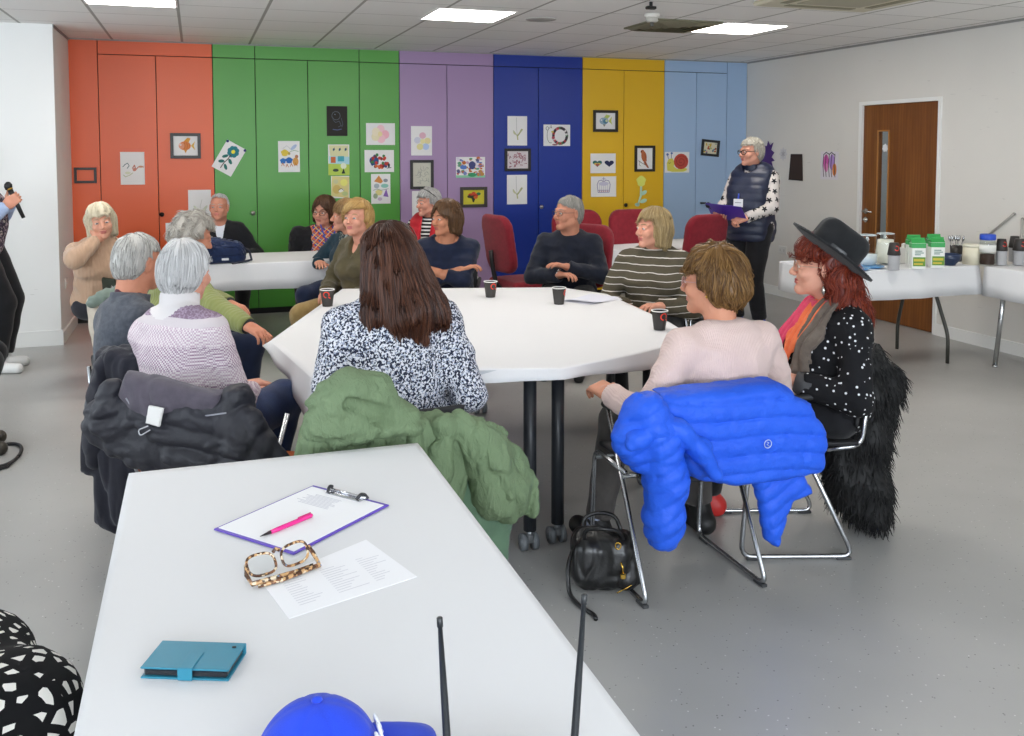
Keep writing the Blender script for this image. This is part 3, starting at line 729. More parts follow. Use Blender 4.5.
def ceiling_bits():
    # four way air diffuser
    e = empty('air_vent', (3.64, 6.66, HC), 0, 'square grey louvred air vent in the ceiling beside a light panel', 'vent')
    m = MB(); m.box((-.29, -.29, -.012), (.29, .29, 0)); m.build('back_plate', plain('6f6c56', .8), e)
    for i, s in enumerate((.285, .215, .15, .085)):
        m = MB(); w = .045; a, b = s, s - w
        vs = [(-a, -a, -.006), (a, -a, -.006), (a, a, -.006), (-a, a, -.006), (-b, -b, -.03), (b, -b, -.03), (b, b, -.03), (-b, b, -.03)]
        m.add(vs, [(j, (j + 1) % 4, 4 + (j + 1) % 4, 4 + j) for j in range(4)] + [(4 + j, 4 + (j + 1) % 4, (j + 1) % 4, j) for j in range(4)]); m.build('louvre', plain('a59f86', .6), e)
    p = at(652, 14, HC); e = empty('smoke_detector', p, 0, 'small round white smoke detector hanging from the ceiling', 'smoke detector')
    m = MB(); m.lathe([(0, 0), (.055, 0), (.055, -.02), (.05, -.026), (0, -.026)][::-1], n=22); m.build('base', plain('dcd9d2', .5), e)
    m = MB(); m.lathe([(0, -.026), (.042, -.026), (.046, -.05), (.036, -.06), (0, -.062)][::-1], n=22); m.build('sensor_head', plain('b9b6ae', .5), e)
    m = MB(); m.lathe([(0, -.062), (.014, -.062), (.012, -.09), (0, -.092)][::-1], n=12); m.build('indicator', plain('55534e', .4), e)
    p = at(541, 19, HC); e = empty('ceiling_speaker', p, 0, 'flat round grey speaker grille set in a ceiling tile', 'speaker')
    m = MB(); m.lathe([(0, -.008), (.10, -.008), (.112, -.004), (.115, 0)], n=28); m.build('grille', plain('a3a19d', .8), e)
    m = MB(); m.tube([(.115 * math.cos(a), .115 * math.sin(a), -.003) for a in np.linspace(0, 2 * math.pi, 29)[:-1]], .004, 6, closed=True); m.build('rim', plain('b8b6b1', .6), e)
    e = empty('cassette_unit', (4.05, 5.0, HC), 0, 'large cream air conditioning cassette in the ceiling at the picture top', 'air conditioner')
    m = MB(); m.box((-.46, -.46, -.03), (.46, .46, 0), bev=.012); m.build('fascia', plain('c9c3ac', .55), e)
    m = MB(); m.box((-.25, -.25, -.036), (.25, .25, -.028)); m.build('intake_grille', plain('a9a48f', .7), e)
    for a in range(4): q = MB(); q.box((-.27, .31, -.034), (.27, .37, -.026)); q.build('vane', plain('8a866f', .7), e, rot=(0, 0, a * math.pi / 2))
    p = at(651, 2, HC); e = empty('hanging_sensor', p, 0, 'small black sensor on the ceiling at the picture top edge', 'sensor')
    m = MB(); m.tube([(0, 0, 0), (0, 0, -.03)], .012, 8); m.build('stem', plain('222222'), e); m = MB(); m.box((-.035, -.02, -.05), (.035, .02, -.028), bev=.006); m.build('sensor_body', plain('1c1c1c'), e)
ceiling_bits()
def wall_plates():
    def plate(name, label, p, rz, cols):
        e = empty(name, p, rz, label, 'socket' if 'socket' in name else 'switch')
        m = MB(); m.box((-.073 if cols == 2 else -.043, -.01, -.043), (.073 if cols == 2 else .043, 0, .043), bev=.004); m.build('plate', plain('d8d7d3', .4), e)
        for i in range(cols):
            c = (i - (cols - 1) / 2) * .065; q = MB(); q.box((c - .010, -.015, -.014), (c + .010, -.009, .014), bev=.002); q.build('rocker', plain('c4c3bf', .4), e)
    p = on_x(783, 250, XR); plate('double_socket', 'white double socket on the wall behind the standing woman', p, -math.pi / 2, 2)
    p = on_x(65.5, 283, XL); plate('light_switch', 'small white switch on the side of the wall by the orange cupboard', p, math.pi / 2, 1)
wall_plates()

# ---------------------------------------------------------------- pictures on the doors and the wall
def star_poly(cx, cy, r, n=5, k=.42, rot=math.pi / 2):
    return [(cx + (r if i % 2 == 0 else r * k) * math.cos(rot + math.pi * i / n), cy + (r if i % 2 == 0 else r * k) * math.sin(rot + math.pi * i / n)) for i in range(2 * n)]
def blob(cx, cy, rx, ry=None, n=16, rot=0, wob=0):
    ry = ry or rx; return [(cx + rx * (1 + wob * math.sin(5 * a)) * math.cos(a) * math.cos(rot) - ry * math.sin(a) * math.sin(rot), cy + rx * (1 + wob * math.sin(5 * a)) * math.cos(a) * math.sin(rot) + ry * math.sin(a) * math.cos(rot)) for a in np.linspace(0, 2 * math.pi, n + 1)[:-1]]
def heart(cx, cy, s):
    return [(cx + s * .062 * 16 * math.sin(t) ** 3 / 1, cy + s * .062 * (13 * math.cos(t) - 5 * math.cos(2 * t) - 2 * math.cos(3 * t) - math.cos(4 * t))) for t in np.linspace(0, 2 * math.pi, 25)[:-1]]
class Art:
    """flat coloured shapes and pen strokes in the unit square of one sheet"""
    def __init__(s, w, h): s.w, s.h = w, h; s.by = {}; s.lay = 0
    def poly(s, pts, c):
        s.lay += 1; s.by.setdefault(c, []).append(([(x * s.w, y * s.h) for x, y in pts], s.lay)); return s
    def line(s, pts, c, t=.012):
        P = [np.array((x * s.w, y * s.h)) for x, y in pts]; t = t * min(s.w, s.h); s.lay += 1
        for a, b in zip(P[:-1], P[1:]):
            d = b - a; d = d / (np.linalg.norm(d) + 1e-9); n = np.array((-d[1], d[0])) * t / 2; a2, b2 = a - d * t * .3, b + d * t * .3
            s.by.setdefault(c, []).append(([tuple(a2 - n), tuple(b2 - n), tuple(b2 + n), tuple(a2 + n)], s.lay))
        return s
    def build(s, par, z=.0008):
        m = MB(); mats = []
        for k, (c, items) in enumerate(s.by.items()):
            mats.append(plain(c, .8))
            for pts, lay in items:
                ar = sum(pts[i][0] * pts[(i + 1) % len(pts)][1] - pts[(i + 1) % len(pts)][0] * pts[i][1] for i in range(len(pts)))
                if ar < 0: pts = pts[::-1]
                y = -(z + .00004 * lay); m.add([(x, y, q) for x, q in pts], [tuple(range(len(pts)))], k=k)
        if mats: m.build('drawing', mats, par)
ARTS = {}
def art(f): ARTS[f.__name__] = f; return f
L = lambda *p: list(p)
@art
def fish(a):
    a.poly(L((.22, .5), (.1, .72), (.14, .5), (.1, .3)), 'd9a24a') if 0 else None
    a.poly(L((.72, .5), (.9, .75), (.84, .5), (.9, .26)), 'd8ae4e'); a.poly(L((.4, .7), (.58, .92), (.72, .88), (.62, .66)), 'd99b3c'); a.poly(blob(.47, .5, .25, .23), 'd9824a'); a.poly(blob(.33, .5, .12, .16), 'dd9a7a'); a.poly(L((.42, .3), (.5, .12), (.56, .3)), 'd79a3c')
    for x in (.45, .55, .64): a.line([(x, .33), (x + .03, .5), (x, .67)], 'b4602c', .02)
    a.poly(blob(.29, .55, .035, .05), 'ffffff'); a.poly(blob(.29, .55, .015, .022), '222222')
@art
def blue_fish(a):
    a.poly(L((.66, .5), (.84, .8), (.8, .5), (.86, .26)), 'c3c95a'); a.poly(L((.4, .68), (.55, .9), (.76, .84), (.6, .62)), 'b5c464'); a.poly(blob(.43, .5, .23, .22), '8fa6b8'); a.poly(blob(.5, .48, .12, .14), '4f7b93'); a.poly(blob(.56, .52, .06, .08), 'cfd6a0'); a.poly(L((.38, .3), (.44, .14), (.52, .28)), '7e7a6a'); a.line([(.22, .42), (.3, .4), (.34, .44)], '344', .02) if 0 else None; a.poly(blob(.3, .56, .035, .04), 'ffffff'); a.poly(blob(.3, .56, .014), '222222')
@art
def teal_flower(a):
    for i in range(8): t = i * math.pi / 4; a.poly(blob(.52 + .17 * math.cos(t), .74 + .12 * math.sin(t), .11, .078), '2b7d86')
    a.poly(blob(.52, .74, .13, .09), '2b7d86'); a.poly(blob(.52, .74, .09, .065), 'd8d23c'); a.line([(.5, .62), (.47, .45), (.4, .3), (.38, .1)], '5b3a34', .04)
    for x, y, r in ((.3, .5, .5), (.62, .42, -.4), (.26, .3, .3), (.56, .2, -.5)): a.poly(blob(x, y, .13, .055, rot=r), '2c6e66')
@art
def meadow(a):
    a.poly(blob(.3, .62, .17, .11, wob=.15), 'dcc04a'); a.poly(blob(.22, .36, .14, .09, wob=.2), '2f6fb4'); a.poly(blob(.5, .38, .16, .1, wob=.2), '2d68b0'); a.poly(blob(.8, .34, .14, .13), 'd09a4e'); a.poly(blob(.85, .5, .08, .06), 'b07b5a'); a.poly(blob(.72, .8, .16, .06, rot=.5), 'a8b8d4'); a.poly(blob(.5, .6, .06, .05), 'b9a24f')
    for x, y in ((.15, .2), (.35, .16), (.55, .18), (.75, .2)): a.line([(x, y), (x + .05, y + .1), (x + .12, y)], 'c07a34', .03)
    a.line([(.2, .75), (.4, .85), (.6, .72)], '9aa0a8', .012); a.line([(.55, .66), (.75, .7), (.95, .66)], '6a9a5a', .02)
@art
def chalk_bird(a):
    a.line(blob(.45, .68, .2, .14) + [blob(.45, .68, .2, .14)[0]], '6f7684', .02); a.line([(.3, .55), (.42, .45), (.6, .5), (.7, .35), (.55, .3)], '626a7a', .02); a.line([(.7, .6), (.78, .4), (.72, .3)], '5a6274', .02); a.line([(.3, .22), (.5, .2), (.7, .23)], '5d6690', .04); a.poly(blob(.4, .72, .03, .02), '7a8090')
@art
def farm(a):
    a.poly(L((0, 0), (1, 0), (1, .35), (0, .38)), 'b8cf5a'); a.poly(L((.05, .38), (1, .35), (1, .6), (.05, .62)), 'a9d3dd'); a.poly(L((.1, .62), (.95, .6), (.95, .97), (.04, .97)), 'd9d6a8')
    a.poly(L((.12, .4), (.35, .4), (.35, .6), (.12, .6)), 'c96a3c'); a.poly(L((.45, .45), (.75, .45), (.75, .62), (.45, .62)), '4aa6b4'); a.poly(blob(.72, .3, .14, .1), 'e4ead0')
    for x in (.22, .5, .78): a.poly(L((x, .78), (x + .1, .82), (x + .08, .9), (x, .86)), '2e4f6a')
    a.poly(blob(.35, .16, .14, .05), '3d4a40'); a.poly(L((.62, .05), (.72, .22), (.8, .05)), '15262f')
@art
def rabbit(a):
    a.poly(L((0, .1), (.95, 0), (1, .95), (.05, 1)), 'd9cc8a'); a.poly(blob(.3, .4, .22, .2), 'cfb468'); a.poly(blob(.7, .7, .2, .16), 'e6e27a'); a.poly(blob(.55, .34, .15, .07, rot=.3), 'e8e6dc'); a.line([(.4, .36), (.55, .44), (.7, .34)], '4a4a44', .03); a.poly(blob(.25, .75, .14, .1), 'c9c79a'); a.poly(blob(.75, .2, .16, .1), 'b9c486')
@art
def pink_flower(a):
    for x, y, c in ((.5, .72, 'efc4cc'), (.66, .48, 'eeb0bd'), (.52, .28, 'efc0c9'), (.32, .38, 'e6dcb6'), (.34, .6, 'ece0c4')): a.poly(blob(x, y, .14, .2), c)
    a.poly(blob(.48, .5, .08, .12), 'e9d9a0')
@art
def fruit_bunch(a):
    a.poly(blob(.32, .52, .16, .2), '2b4c82'); r = random.Random(2)
    for i in range(34): t = r.uniform(0, 6.28); q = r.uniform(0, 1) ** .5; a.poly(blob(.52 + .28 * q * math.cos(t), .48 + .33 * q * math.sin(t), .05, .075, 10), r.choice(('c23a2c', 'c23a2c', 'd4703a', '23427a', '7a2a2a', '3b7a4a')))
    a.poly(blob(.82, .3, .04, .1), '2b2b33'); a.line([(.75, .18), (.9, .2)], '33333a', .03)
@art
def jungle(a):
    a.poly(L((.15, .75), (.4, .95), (.62, .75), (.5, .68)), 'd08a4a'); a.poly(blob(.75, .78, .12, .06), '8a8f96'); a.poly(blob(.28, .6, .14, .08), 'a8b2b8'); a.poly(blob(.7, .6, .2, .07), '8ac2b4'); a.poly(blob(.4, .38, .18, .1, wob=.15), 'd9cf8a'); a.poly(L((.62, .25), (.78, .5), (.9, .22)), '8a64b0'); a.poly(blob(.22, .26, .12, .09), '9aa88a'); a.poly(blob(.45, .16, .12, .06), 'c9b4c9'); a.line([(.1, .45), (.3, .5), (.5, .45), (.9, .5)], '6a7a70', .02)
@art
def balloon_flower(a):
    for x, y, c in ((.55, .68, 'dcb0be'), (.78, .5, 'e3d6a0'), (.7, .3, 'b4c8e6'), (.42, .3, 'dfd79a'), (.3, .52, 'ccccda')): a.poly(blob(x, y, .16, .11), c)
    a.poly(blob(.55, .48, .12, .08), 'e8e0a4')
@art
def scribble_pale(a):
    r = random.Random(4)
    for i in range(16): x, y = r.uniform(.1, .7), r.uniform(.1, .8); a.line([(x, y), (x + .1, y + r.uniform(-.1, .15)), (x + .2, y + r.uniform(-.1, .1)), (x + .15, y + .12)], r.choice(('9a9a90', 'b5b49c', '8d9088')), .018)
@art
def sprig(a):
    a.line([(.45, .95), (.46, .6), (.5, .32)], 'aaaaa6', .02); a.line([(.5, .32), (.3, .5)], 'b5b894', .05); a.line([(.5, .32), (.75, .55)], 'a4a878', .07); a.line([(.5, .32), (.52, .2)], 'b8b480', .06); a.poly(blob(.36, .42, .09, .04, rot=-.6), 'c0c098'); a.poly(blob(.66, .48, .12, .035, rot=.9), 'a9ac80')
@art
def leaf_sketch(a):
    a.line([(.5, .1), (.52, .5), (.6, .7)], 'bdbcb4', .02); a.poly(blob(.36, .4, .18, .05, rot=-.7), 'c9cdb8'); a.poly(blob(.7, .4, .18, .05, rot=.7), 'c4c8b4'); a.poly(blob(.5, .2, .2, .06), 'd2d2c6')
@art
def busy_garden(a):
    r = random.Random(9); a.poly(L((0, 0), (1, 0), (1, .12), (0, .12)), '8ac6a4')
    for i in range(60): a.poly(blob(r.uniform(.06, .94), r.uniform(.1, .95), r.uniform(.03, .08), r.uniform(.04, .1), 9, wob=.2), r.choice(('c4703a', 'b85a4a', '7a8ac0', '6a7ab0', '5a9a7a', 'c9a4c0', 'd8d4de', 'd8d4de', '5a5a80', 'c08a4a')))
    a.poly(blob(.55, .6, .12, .2, wob=.1), '4a4f7e'); a.poly(blob(.25, .5, .12, .1), '5b7cc4'); a.poly(blob(.55, .14, .15, .1), '3f9a6a')
@art
def red_bouquet(a):
    a.poly(L((0, 0), (1, 0), (1, 1), (0, 1)), 'c9be3a'); a.poly(L((.38, .55), (.62, .55), (.52, .14), (.46, .14)), '26301f')
    for x, y, c in ((.35, .66, 'b83a22'), (.5, .76, 'c2472a'), (.64, .64, 'b8321f'), (.5, .56, '8a2a1c'), (.42, .5, '27381f'), (.6, .48, 'c25a2a'), (.74, .72, '2c6a4a'), (.3, .54, '3a2a1f')): a.poly(blob(x, y, .1, .11, wob=.1), c)
@art
def rose_window(a):
    r = random.Random(5)
    for i in range(26): t = i / 26 * 6.28; a.poly(blob(.62 + .25 * math.cos(t), .48 + .36 * math.sin(t), .05, .07, 8), r.choice(('b03040', '3a3038', 'd8d4d0', 'c8606a', '4a7a4a', '3a3038')))
    a.line([(.62 + .3 * math.cos(t), .48 + .42 * math.sin(t)) for t in np.linspace(0, 6.3, 20)], '40383a', .02); a.line([(.26 + .13 * math.cos(t), .5 + .36 * math.sin(t)) for t in np.linspace(1.2, 5, 14)], '50484a', .02); a.line(blob(.14, .82, .05, .08) + [blob(.14, .82, .05, .08)[0]], '504a4a', .02); a.line([(.24, .9), (.28, .96), (.3, .86)], '504a4a', .02); a.poly(blob(.33, .66, .05, .04), 'd8c23a'); a.poly(blob(.36, .38, .06, .06), 'b04a5a'); a.poly(blob(.42, .06, .1, .04), '9a6a70')
@art
def maroon_print(a):
    r = random.Random(6); a.poly(L((0, 0), (1, 0), (1, 1), (0, 1)), 'd9cfd0')
    for i in range(40): x, y = r.uniform(.03, .85), r.uniform(.05, .85); a.line([(x, y), (x + r.uniform(-.05, .1), y + r.uniform(0, .16)), (x + r.uniform(0, .12), y + r.uniform(-.05, .1))], r.choice(('8a4a58', '9a5a66', 'a86a72')), .035)
@art
def two_hearts(a):
    a.poly(heart(.27, .5, .19), '2f6a62'); a.poly([(x, y * .8 + .06) for x, y in heart(.27, .48, .13)], 'd8b44a'); a.poly(heart(.27, .42, .07), '9a3a4a'); a.poly(heart(.74, .5, .19), '22284e')
@art
def crown_sketch(a):
    c = '8d86a8'; a.line([(.28, .22), (.24, .6), (.3, .78), (.42, .82), (.5, .7), (.58, .82), (.7, .78), (.76, .6), (.72, .22), (.28, .22)], c, .035); a.line([(.28, .32), (.72, .32)], c, .03); a.line([(.5, .7), (.5, .96)], c, .03); a.line([(.44, .88), (.56, .88)], c, .03)
    for x in (.34, .42, .5, .58, .66): a.poly(blob(x, .27, .02, .028), 'b46a7a'); a.line([(x, .34), (x, .6)], 'b4b0c4', .02)
    a.poly(blob(.5, .64, .2, .1), 'c6c2d4')
@art
def owl(a):
    a.poly(blob(.46, .6, .17, .27, rot=.25), 'b8663c'); a.poly(blob(.36, .82, .12, .1), 'b86a44'); a.poly(L((.55, .4), (.8, .05), (.68, .06), (.44, .3)), 'a05a3c'); a.poly(blob(.3, .84, .03, .025), '2a1a14'); a.line([(.12, .4), (.3, .3), (.6, .18)], '5a4a3a', .03); a.line([(.2, .36), (.16, .2), (.28, .14)], '6a5a40', .02); a.line([(.5, .7), (.6, .5), (.64, .36)], '8a4428', .03)
@art
def snail(a):
    a.poly([(.1, .1), (.3, .04), (.75, .04), (.92, .12), (.88, .22), (.5, .18), (.36, .3), (.4, .5), (.3, .7), (.14, .66), (.07, .45)], 'd8cf5a'); a.poly(blob(.66, .54, .3, .38), 'b8483a'); a.line([(.66 + .24 * (1 - t / 14) * math.cos(t), .54 + .3 * (1 - t / 14) * math.sin(t)) for t in np.linspace(0, 12, 40)], '7e2c26', .025); a.line([(.14, .68), (.1, .84)], '5a5a8a', .03); a.line([(.26, .7), (.26, .9)], '5a5a8a', .03); a.poly(blob(.1, .88, .05, .06), '5a6aa4'); a.poly(blob(.27, .94, .05, .05), '4a70b0'); a.line([(.12, .5), (.18, .44), (.24, .5)], '6a6430', .02)
@art
def little_print(a):
    r = random.Random(12); a.poly(L((0, 0), (1, 0), (1, 1), (0, 1)), 'd6cfb4')
    for i in range(22): a.poly(blob(r.uniform(.08, .92), r.uniform(.1, .9), r.uniform(.04, .09), r.uniform(.05, .12), 8), r.choice(('c9a83a', 'b45a3a', '5a7a8a', 'c98a9a', '3a3a3a', 'a4b06a')))
@art
def toy_animals(a):
    a.line([(.1, .55), (.2, .62), (.3, .66), (.36, .58), (.28, .5)], '4a6a6a', .03); a.line([(.5, .5), (.58, .6), (.64, .46), (.74, .54), (.96, .54)], 'c0705a', .04); a.poly(blob(.58, .46, .08, .05), 'd08a7a'); a.poly(blob(.84, .55, .1, .03), 'c08a6a'); a.line([(.12, .3), (.2, .24), (.4, .3), (.5, .36)], 'b5b890', .03); a.poly(blob(.3, .36, .12, .04), 'd4d6bc')
@art
def mermaid_sketch(a):
    a.poly(blob(.5, .78, .2, .1), 'd68a92'); a.line([(.35, .8), (.4, .5), (.6, .3), (.55, .1)], '8a98a8', .03); a.poly(blob(.5, .3, .2, .08), 'b4c0cc'); a.line([(.2, .6), (.5, .55), (.8, .6)], 'c49aa0', .02)
@art
def cats(a):
    a.poly(blob(.32, .6, .16, .3), 'c25aa0'); a.poly(blob(.66, .62, .16, .28), 'a884c8'); a.poly(blob(.34, .42, .1, .16), 'd680b4'); a.poly(blob(.8, .36, .12, .22), 'd0803c')
    for x in (.18, .32, .5, .64, .82): a.line([(x, .9), (x - .04, .5), (x + .02, .1)], '2c1c30', .035)
    a.line([(.2, .9), (.32, .97), (.5, .9), (.62, .97), (.8, .88)], '2c1c30', .035)
def sheet(name, kind, box, label, cat, motif=None, plane='back', rot=0, paper='e6e4e2', frame=None, pins=None, curl=False):
    (u0, v0, u1, v1) = box; y = YB - .004
    if plane == 'back': a, b = on_y(u0, v0, y), on_y(u1, v1, y); w, h = abs(b[0] - a[0]), abs(b[2] - a[2]); c = (a + b) / 2; e = empty(name, (c[0], y, c[2]), 0, label, cat)
    else: a, b = on_x(u0, v0, XR - .004), on_x(u1, v1, XR - .004); w, h = abs(b[1] - a[1]), abs(b[2] - a[2]); c = (a + b) / 2; e = empty(name, (XR - .004, c[1], c[2]), -math.pi / 2, label, cat)
    if rot: w, h = rot[1], rot[2]; e.rotation_euler.y = rad(rot[0])
    iw, ih = w, h; fw = 0
    if frame:
        fw = frame[1]; m = MB()
        for x0, x1, z0, z1 in ((-w / 2, -w / 2 + fw, -h / 2, h / 2), (w / 2 - fw, w / 2, -h / 2, h / 2), (-w / 2 + fw, w / 2 - fw, -h / 2, -h / 2 + fw), (-w / 2 + fw, w / 2 - fw, h / 2 - fw, h / 2)): m.box((x0, -.018, z0), (x1, 0, z1), bev=.002)
        m.build('frame', plain(frame[0], .4), e); iw, ih = w - 2 * fw, h - 2 * fw
    if motif == 'none': return e
    m = MB(); n = 6; vs = []; fs = []
    bend = (lambda s, t: .0) if frame else (lambda s, t: .002 + (.012 * max(0, (s - .5) * 2 - .2) * max(0, (.4 - t)) if curl else 0))
    for j in range(n + 1):
        for i in range(n + 1): s, t = i / n, j / n; vs.append(((s - .5) * iw, -bend(s, t), (t - .5) * ih))
    m.add(vs, [(j * (n + 1) + i, j * (n + 1) + i + 1, (j + 1) * (n + 1) + i + 1, (j + 1) * (n + 1) + i) for j in range(n) for i in range(n)])
    b = len(vs); m.add([(x, .0012, z) for x, _, z in vs], [(j * (n + 1) + i, (j + 1) * (n + 1) + i, (j + 1) * (n + 1) + i + 1, j * (n + 1) + i + 1) for j in range(n) for i in range(n)])
    m.build('paper', plain(paper, .8), e)
    if motif:
        ar = Art(iw, ih); ARTS[motif](ar)
        for k in ar.by: ar.by[k] = [([(x - iw / 2, z - ih / 2) for x, z in pts], l) for pts, l in ar.by[k]]
        ar.build(e, .0010 if frame else .0030)
    if pins:
        for x, z in pins: q = MB(); q.lathe([(0, 0), (.013, 0), (.013, .005), (.008, .009), (0, .01)], n=12); q.v = [(x * w + a_, -c_ - .002, z * h + b_) for a_, b_, c_ in q.v]; q.f = [f[::-1] for f in q.f]; q.build('pin', plain('23286a', .4), e)
    return e
BK = ('1d1815', .028)
def pictures():
    S = sheet
    S('empty_frame', 0, (74, 167.5, 97, 183), 'empty black picture frame on the far left orange panel', 'picture frame', 'none', frame=('1d1613', .022))
    S('child_drawing', 0, (120, 152, 145, 184.5), 'white sheet with faint animal sketches on an orange door', 'drawing', 'toy_animals')
    S('framed_picture', 0, (170, 133, 201, 158.5), 'black framed orange fish picture on the orange cupboard', 'picture', 'fish', frame=BK)
    S('leaf_drawing', 0, (188, 190, 211.5, 222), 'pale pencil leaf drawing low on the orange door', 'drawing', 'leaf_sketch')
    S('blank_sheet', 0, (165.5, 223, 180, 238), 'small blank white paper under the black knob of the orange door', 'paper', None)
    S('flower_drawing', 0, (214, 139, 244, 177), 'tilted white sheet with a teal flower pinned to the green cupboard', 'drawing', 'teal_flower', rot=(30, .20, .295), pins=((-.45, .46), (.45, .46)))
    S('meadow_drawing', 0, (278, 141, 300, 172), 'colourful meadow drawing with two blue flowers on a green door', 'drawing', 'meadow')
    S('chalk_drawing', 0, (326.5, 106, 347.5, 136), 'black sheet with a faint chalk outline on the green cupboard', 'drawing', 'chalk_bird', paper='2b2723')
    S('farm_drawing', 0, (328, 144.5, 349.5, 175), 'busy farm drawing in green and blue under the black sheet', 'drawing', 'farm')
    S('rabbit_drawing', 0, (331, 176, 349.5, 198), 'yellowish drawing below the farm drawing on the green door', 'drawing', 'rabbit')
    S('flower_drawing', 0, (366, 123, 395, 145), 'very pale pink flower drawing on the right green door', 'drawing', 'pink_flower')
    S('bouquet_drawing', 0, (364.5, 150, 394, 172), 'white sheet with red and blue bunch of dots on the right green door', 'drawing', 'fruit_bunch')
    S('jungle_drawing', 0, (371, 174, 390.5, 203.5), 'upright crayon drawing of a volcano and plants on the right green door', 'drawing', 'jungle')
    S('flower_drawing', 0, (411, 126, 432, 155.5), 'pastel five petal flower drawing at the top of the lilac door', 'drawing', 'balloon_flower')
    S('framed_picture', 0, (410, 160, 433.5, 189), 'black framed pale scribbled picture on the lilac cupboard', 'picture', 'scribble_pale', frame=BK, paper='c9c7b8')
    S('figure_drawing', 0, (412, 191, 432, 217), 'faint coloured drawing half hidden behind the grey haired woman in red', 'drawing', 'mermaid_sketch')
    S('garden_drawing', 0, (456, 157, 485, 177.5), 'crowded multicoloured garden drawing on the right lilac door', 'drawing', 'busy_garden')
    S('framed_picture', 0, (460, 187, 487, 207), 'brown framed yellow picture of a red bouquet on the lilac door', 'picture', 'red_bouquet', frame=('3a332c', .032), paper='c9be3a')
    S('sprig_drawing', 0, (507.5, 116, 527, 145.5), 'upper pale green sprig drawing on the royal blue door', 'drawing', 'sprig')
    S('framed_picture', 0, (504.5, 148.5, 530.5, 171), 'black framed maroon patterned picture on the royal blue door', 'picture', 'maroon_print', frame=BK)
    S('sprig_drawing', 0, (507, 175, 527, 204), 'lower pale sprig drawing with a cut corner on the royal blue door', 'drawing', 'sprig')
    S('circle_drawing', 0, (543.5, 124.5, 570, 146), 'drawing of a red and black wreath on the right royal blue door', 'drawing', 'rose_window')
    S('framed_picture', 0, (593, 110, 617.5, 132), 'black framed blue fish picture on the yellow cupboard', 'picture', 'blue_fish', frame=('1d1815', .03))
    S('heart_drawing', 0, (590.5, 153.5, 615.5, 173), 'white sheet with two hearts on the yellow cupboard', 'drawing', 'two_hearts')
    S('crown_drawing', 0, (591, 176.5, 616, 196.5), 'drawing of a crown with a curling corner below the two hearts', 'drawing', 'crown_sketch', curl=True)
    S('framed_picture', 0, (634.5, 145.5, 654.5, 171.5), 'black framed owl picture on the right yellow door', 'picture', 'owl', frame=BK)
    S('snail_drawing', 0, (665, 152, 689, 172.5), 'snail drawing with a red shell on the pale blue cupboard', 'drawing', 'snail')
    S('framed_picture', 0, (701.5, 140, 718.5, 156), 'small tilted black framed picture on the pale blue door', 'picture', 'little_print', rot=(5, .23, .185), frame=('17171b', .028))
    # paper flower cut out
    c = on_y(641, 191, YB - .004); e = empty('paper_flower', c, 0, 'pale yellow cut out paper flower below the owl picture', 'decoration')
    m = MB(); z = .12
    m.prism([(x, y + .11) for x, y in blob(0, 0, .055, .06, 20, wob=.14)], 0, .003); q = m; q.v = [(x, -zz - .001, y) for x, y, zz in q.v]; q.f = [f[::-1] for f in q.f]; q.build('bloom', plain('d8dc6a', .8), e)
    m = MB(); m.prism([(-.012, .06), (.012, .06), (.012, -.05), (-.03, -.15), (-.05, -.16), (-.014, -.05)], 0, .002); m.prism(blob(.035, -.02, .04, .022, rot=.5), 0, .002); m.prism(blob(.03, -.11, .045, .022, rot=.3), 0, .002); m.prism(blob(-.045, -.15, .03, .02), 0, .002)
    m.v = [(x, -zz - .001, y) for x, y, zz in m.v]; m.f = [f[::-1] for f in m.f]; m.build('stem', plain('b8dcc4', .8), e)
    # right wall
    c = on_x(768, 157, XR - .004); e = empty('paper_dragon', c, -math.pi / 2, 'purple paper cut out on the white wall behind the standing woman', 'decoration')
    m = MB(); m.prism([(-.16, -.13), (-.12, -.02), (-.15, .02), (-.07, .03), (-.06, .10), (-.09, .13), (-.02, .12), (.0, .18), (.04, .13), (.1, .16), (.06, .08), (.12, .05), (.07, .0), (.13, -.04), (.07, -.05), (.11, -.13), (.03, -.09), (-.02, -.15), (-.05, -.08), (-.1, -.15)], 0, .003); m.v = [(x, -zz - .001, y) for x, y, zz in m.v]; m.f = [f[::-1] for f in m.f]; m.build('paper_shape', plain('4a2c72', .8), e)
    c = on_x(783.5, 154, XR - .004); e = empty('paper_snowflake', c, -math.pi / 2, 'small grey white paper snowflake on the wall beside the dark sheet', 'decoration')
    m = MB(); m.prism([(x, y) for x, y in star_poly(0, 0, .075, 8, .7)], 0, .003); m.v = [(x, -zz - .001, y) for x, y, zz in m.v]; m.f = [f[::-1] for f in m.f]; m.build('paper_shape', plain('c8c7c9', .8), e)
    m = MB(); m.prism(star_poly(0, 0, .045, 6, .4), .003, .0045); m.v = [(x, -zz - .001, y) for x, y, zz in m.v]; m.f = [f[::-1] for f in m.f]; m.build('cut_pattern', plain('a9a8ac', .8), e)
    a, b = on_x(789.5, 154, XR - .004), on_x(803, 181, XR - .004); e = empty('dark_sheet', (XR - .004, (a[1] + b[1]) / 2, (a[2] + b[2]) / 2), -math.pi / 2, 'dark brown tapering sheet hung on the white wall', 'wall hanging'); w, h = abs(a[1] - b[1]) / 2, abs(a[2] - b[2]) / 2
    m = MB(); m.prism([(-w * .75, h), (w * .85, h), (w, -h), (-w, -h * .96)], 0, .006); m.v = [(x, -zz - .001, y) for x, y, zz in m.v]; m.f = [f[::-1] for f in m.f]; m.build('panel', plain('33241f', .75), e)
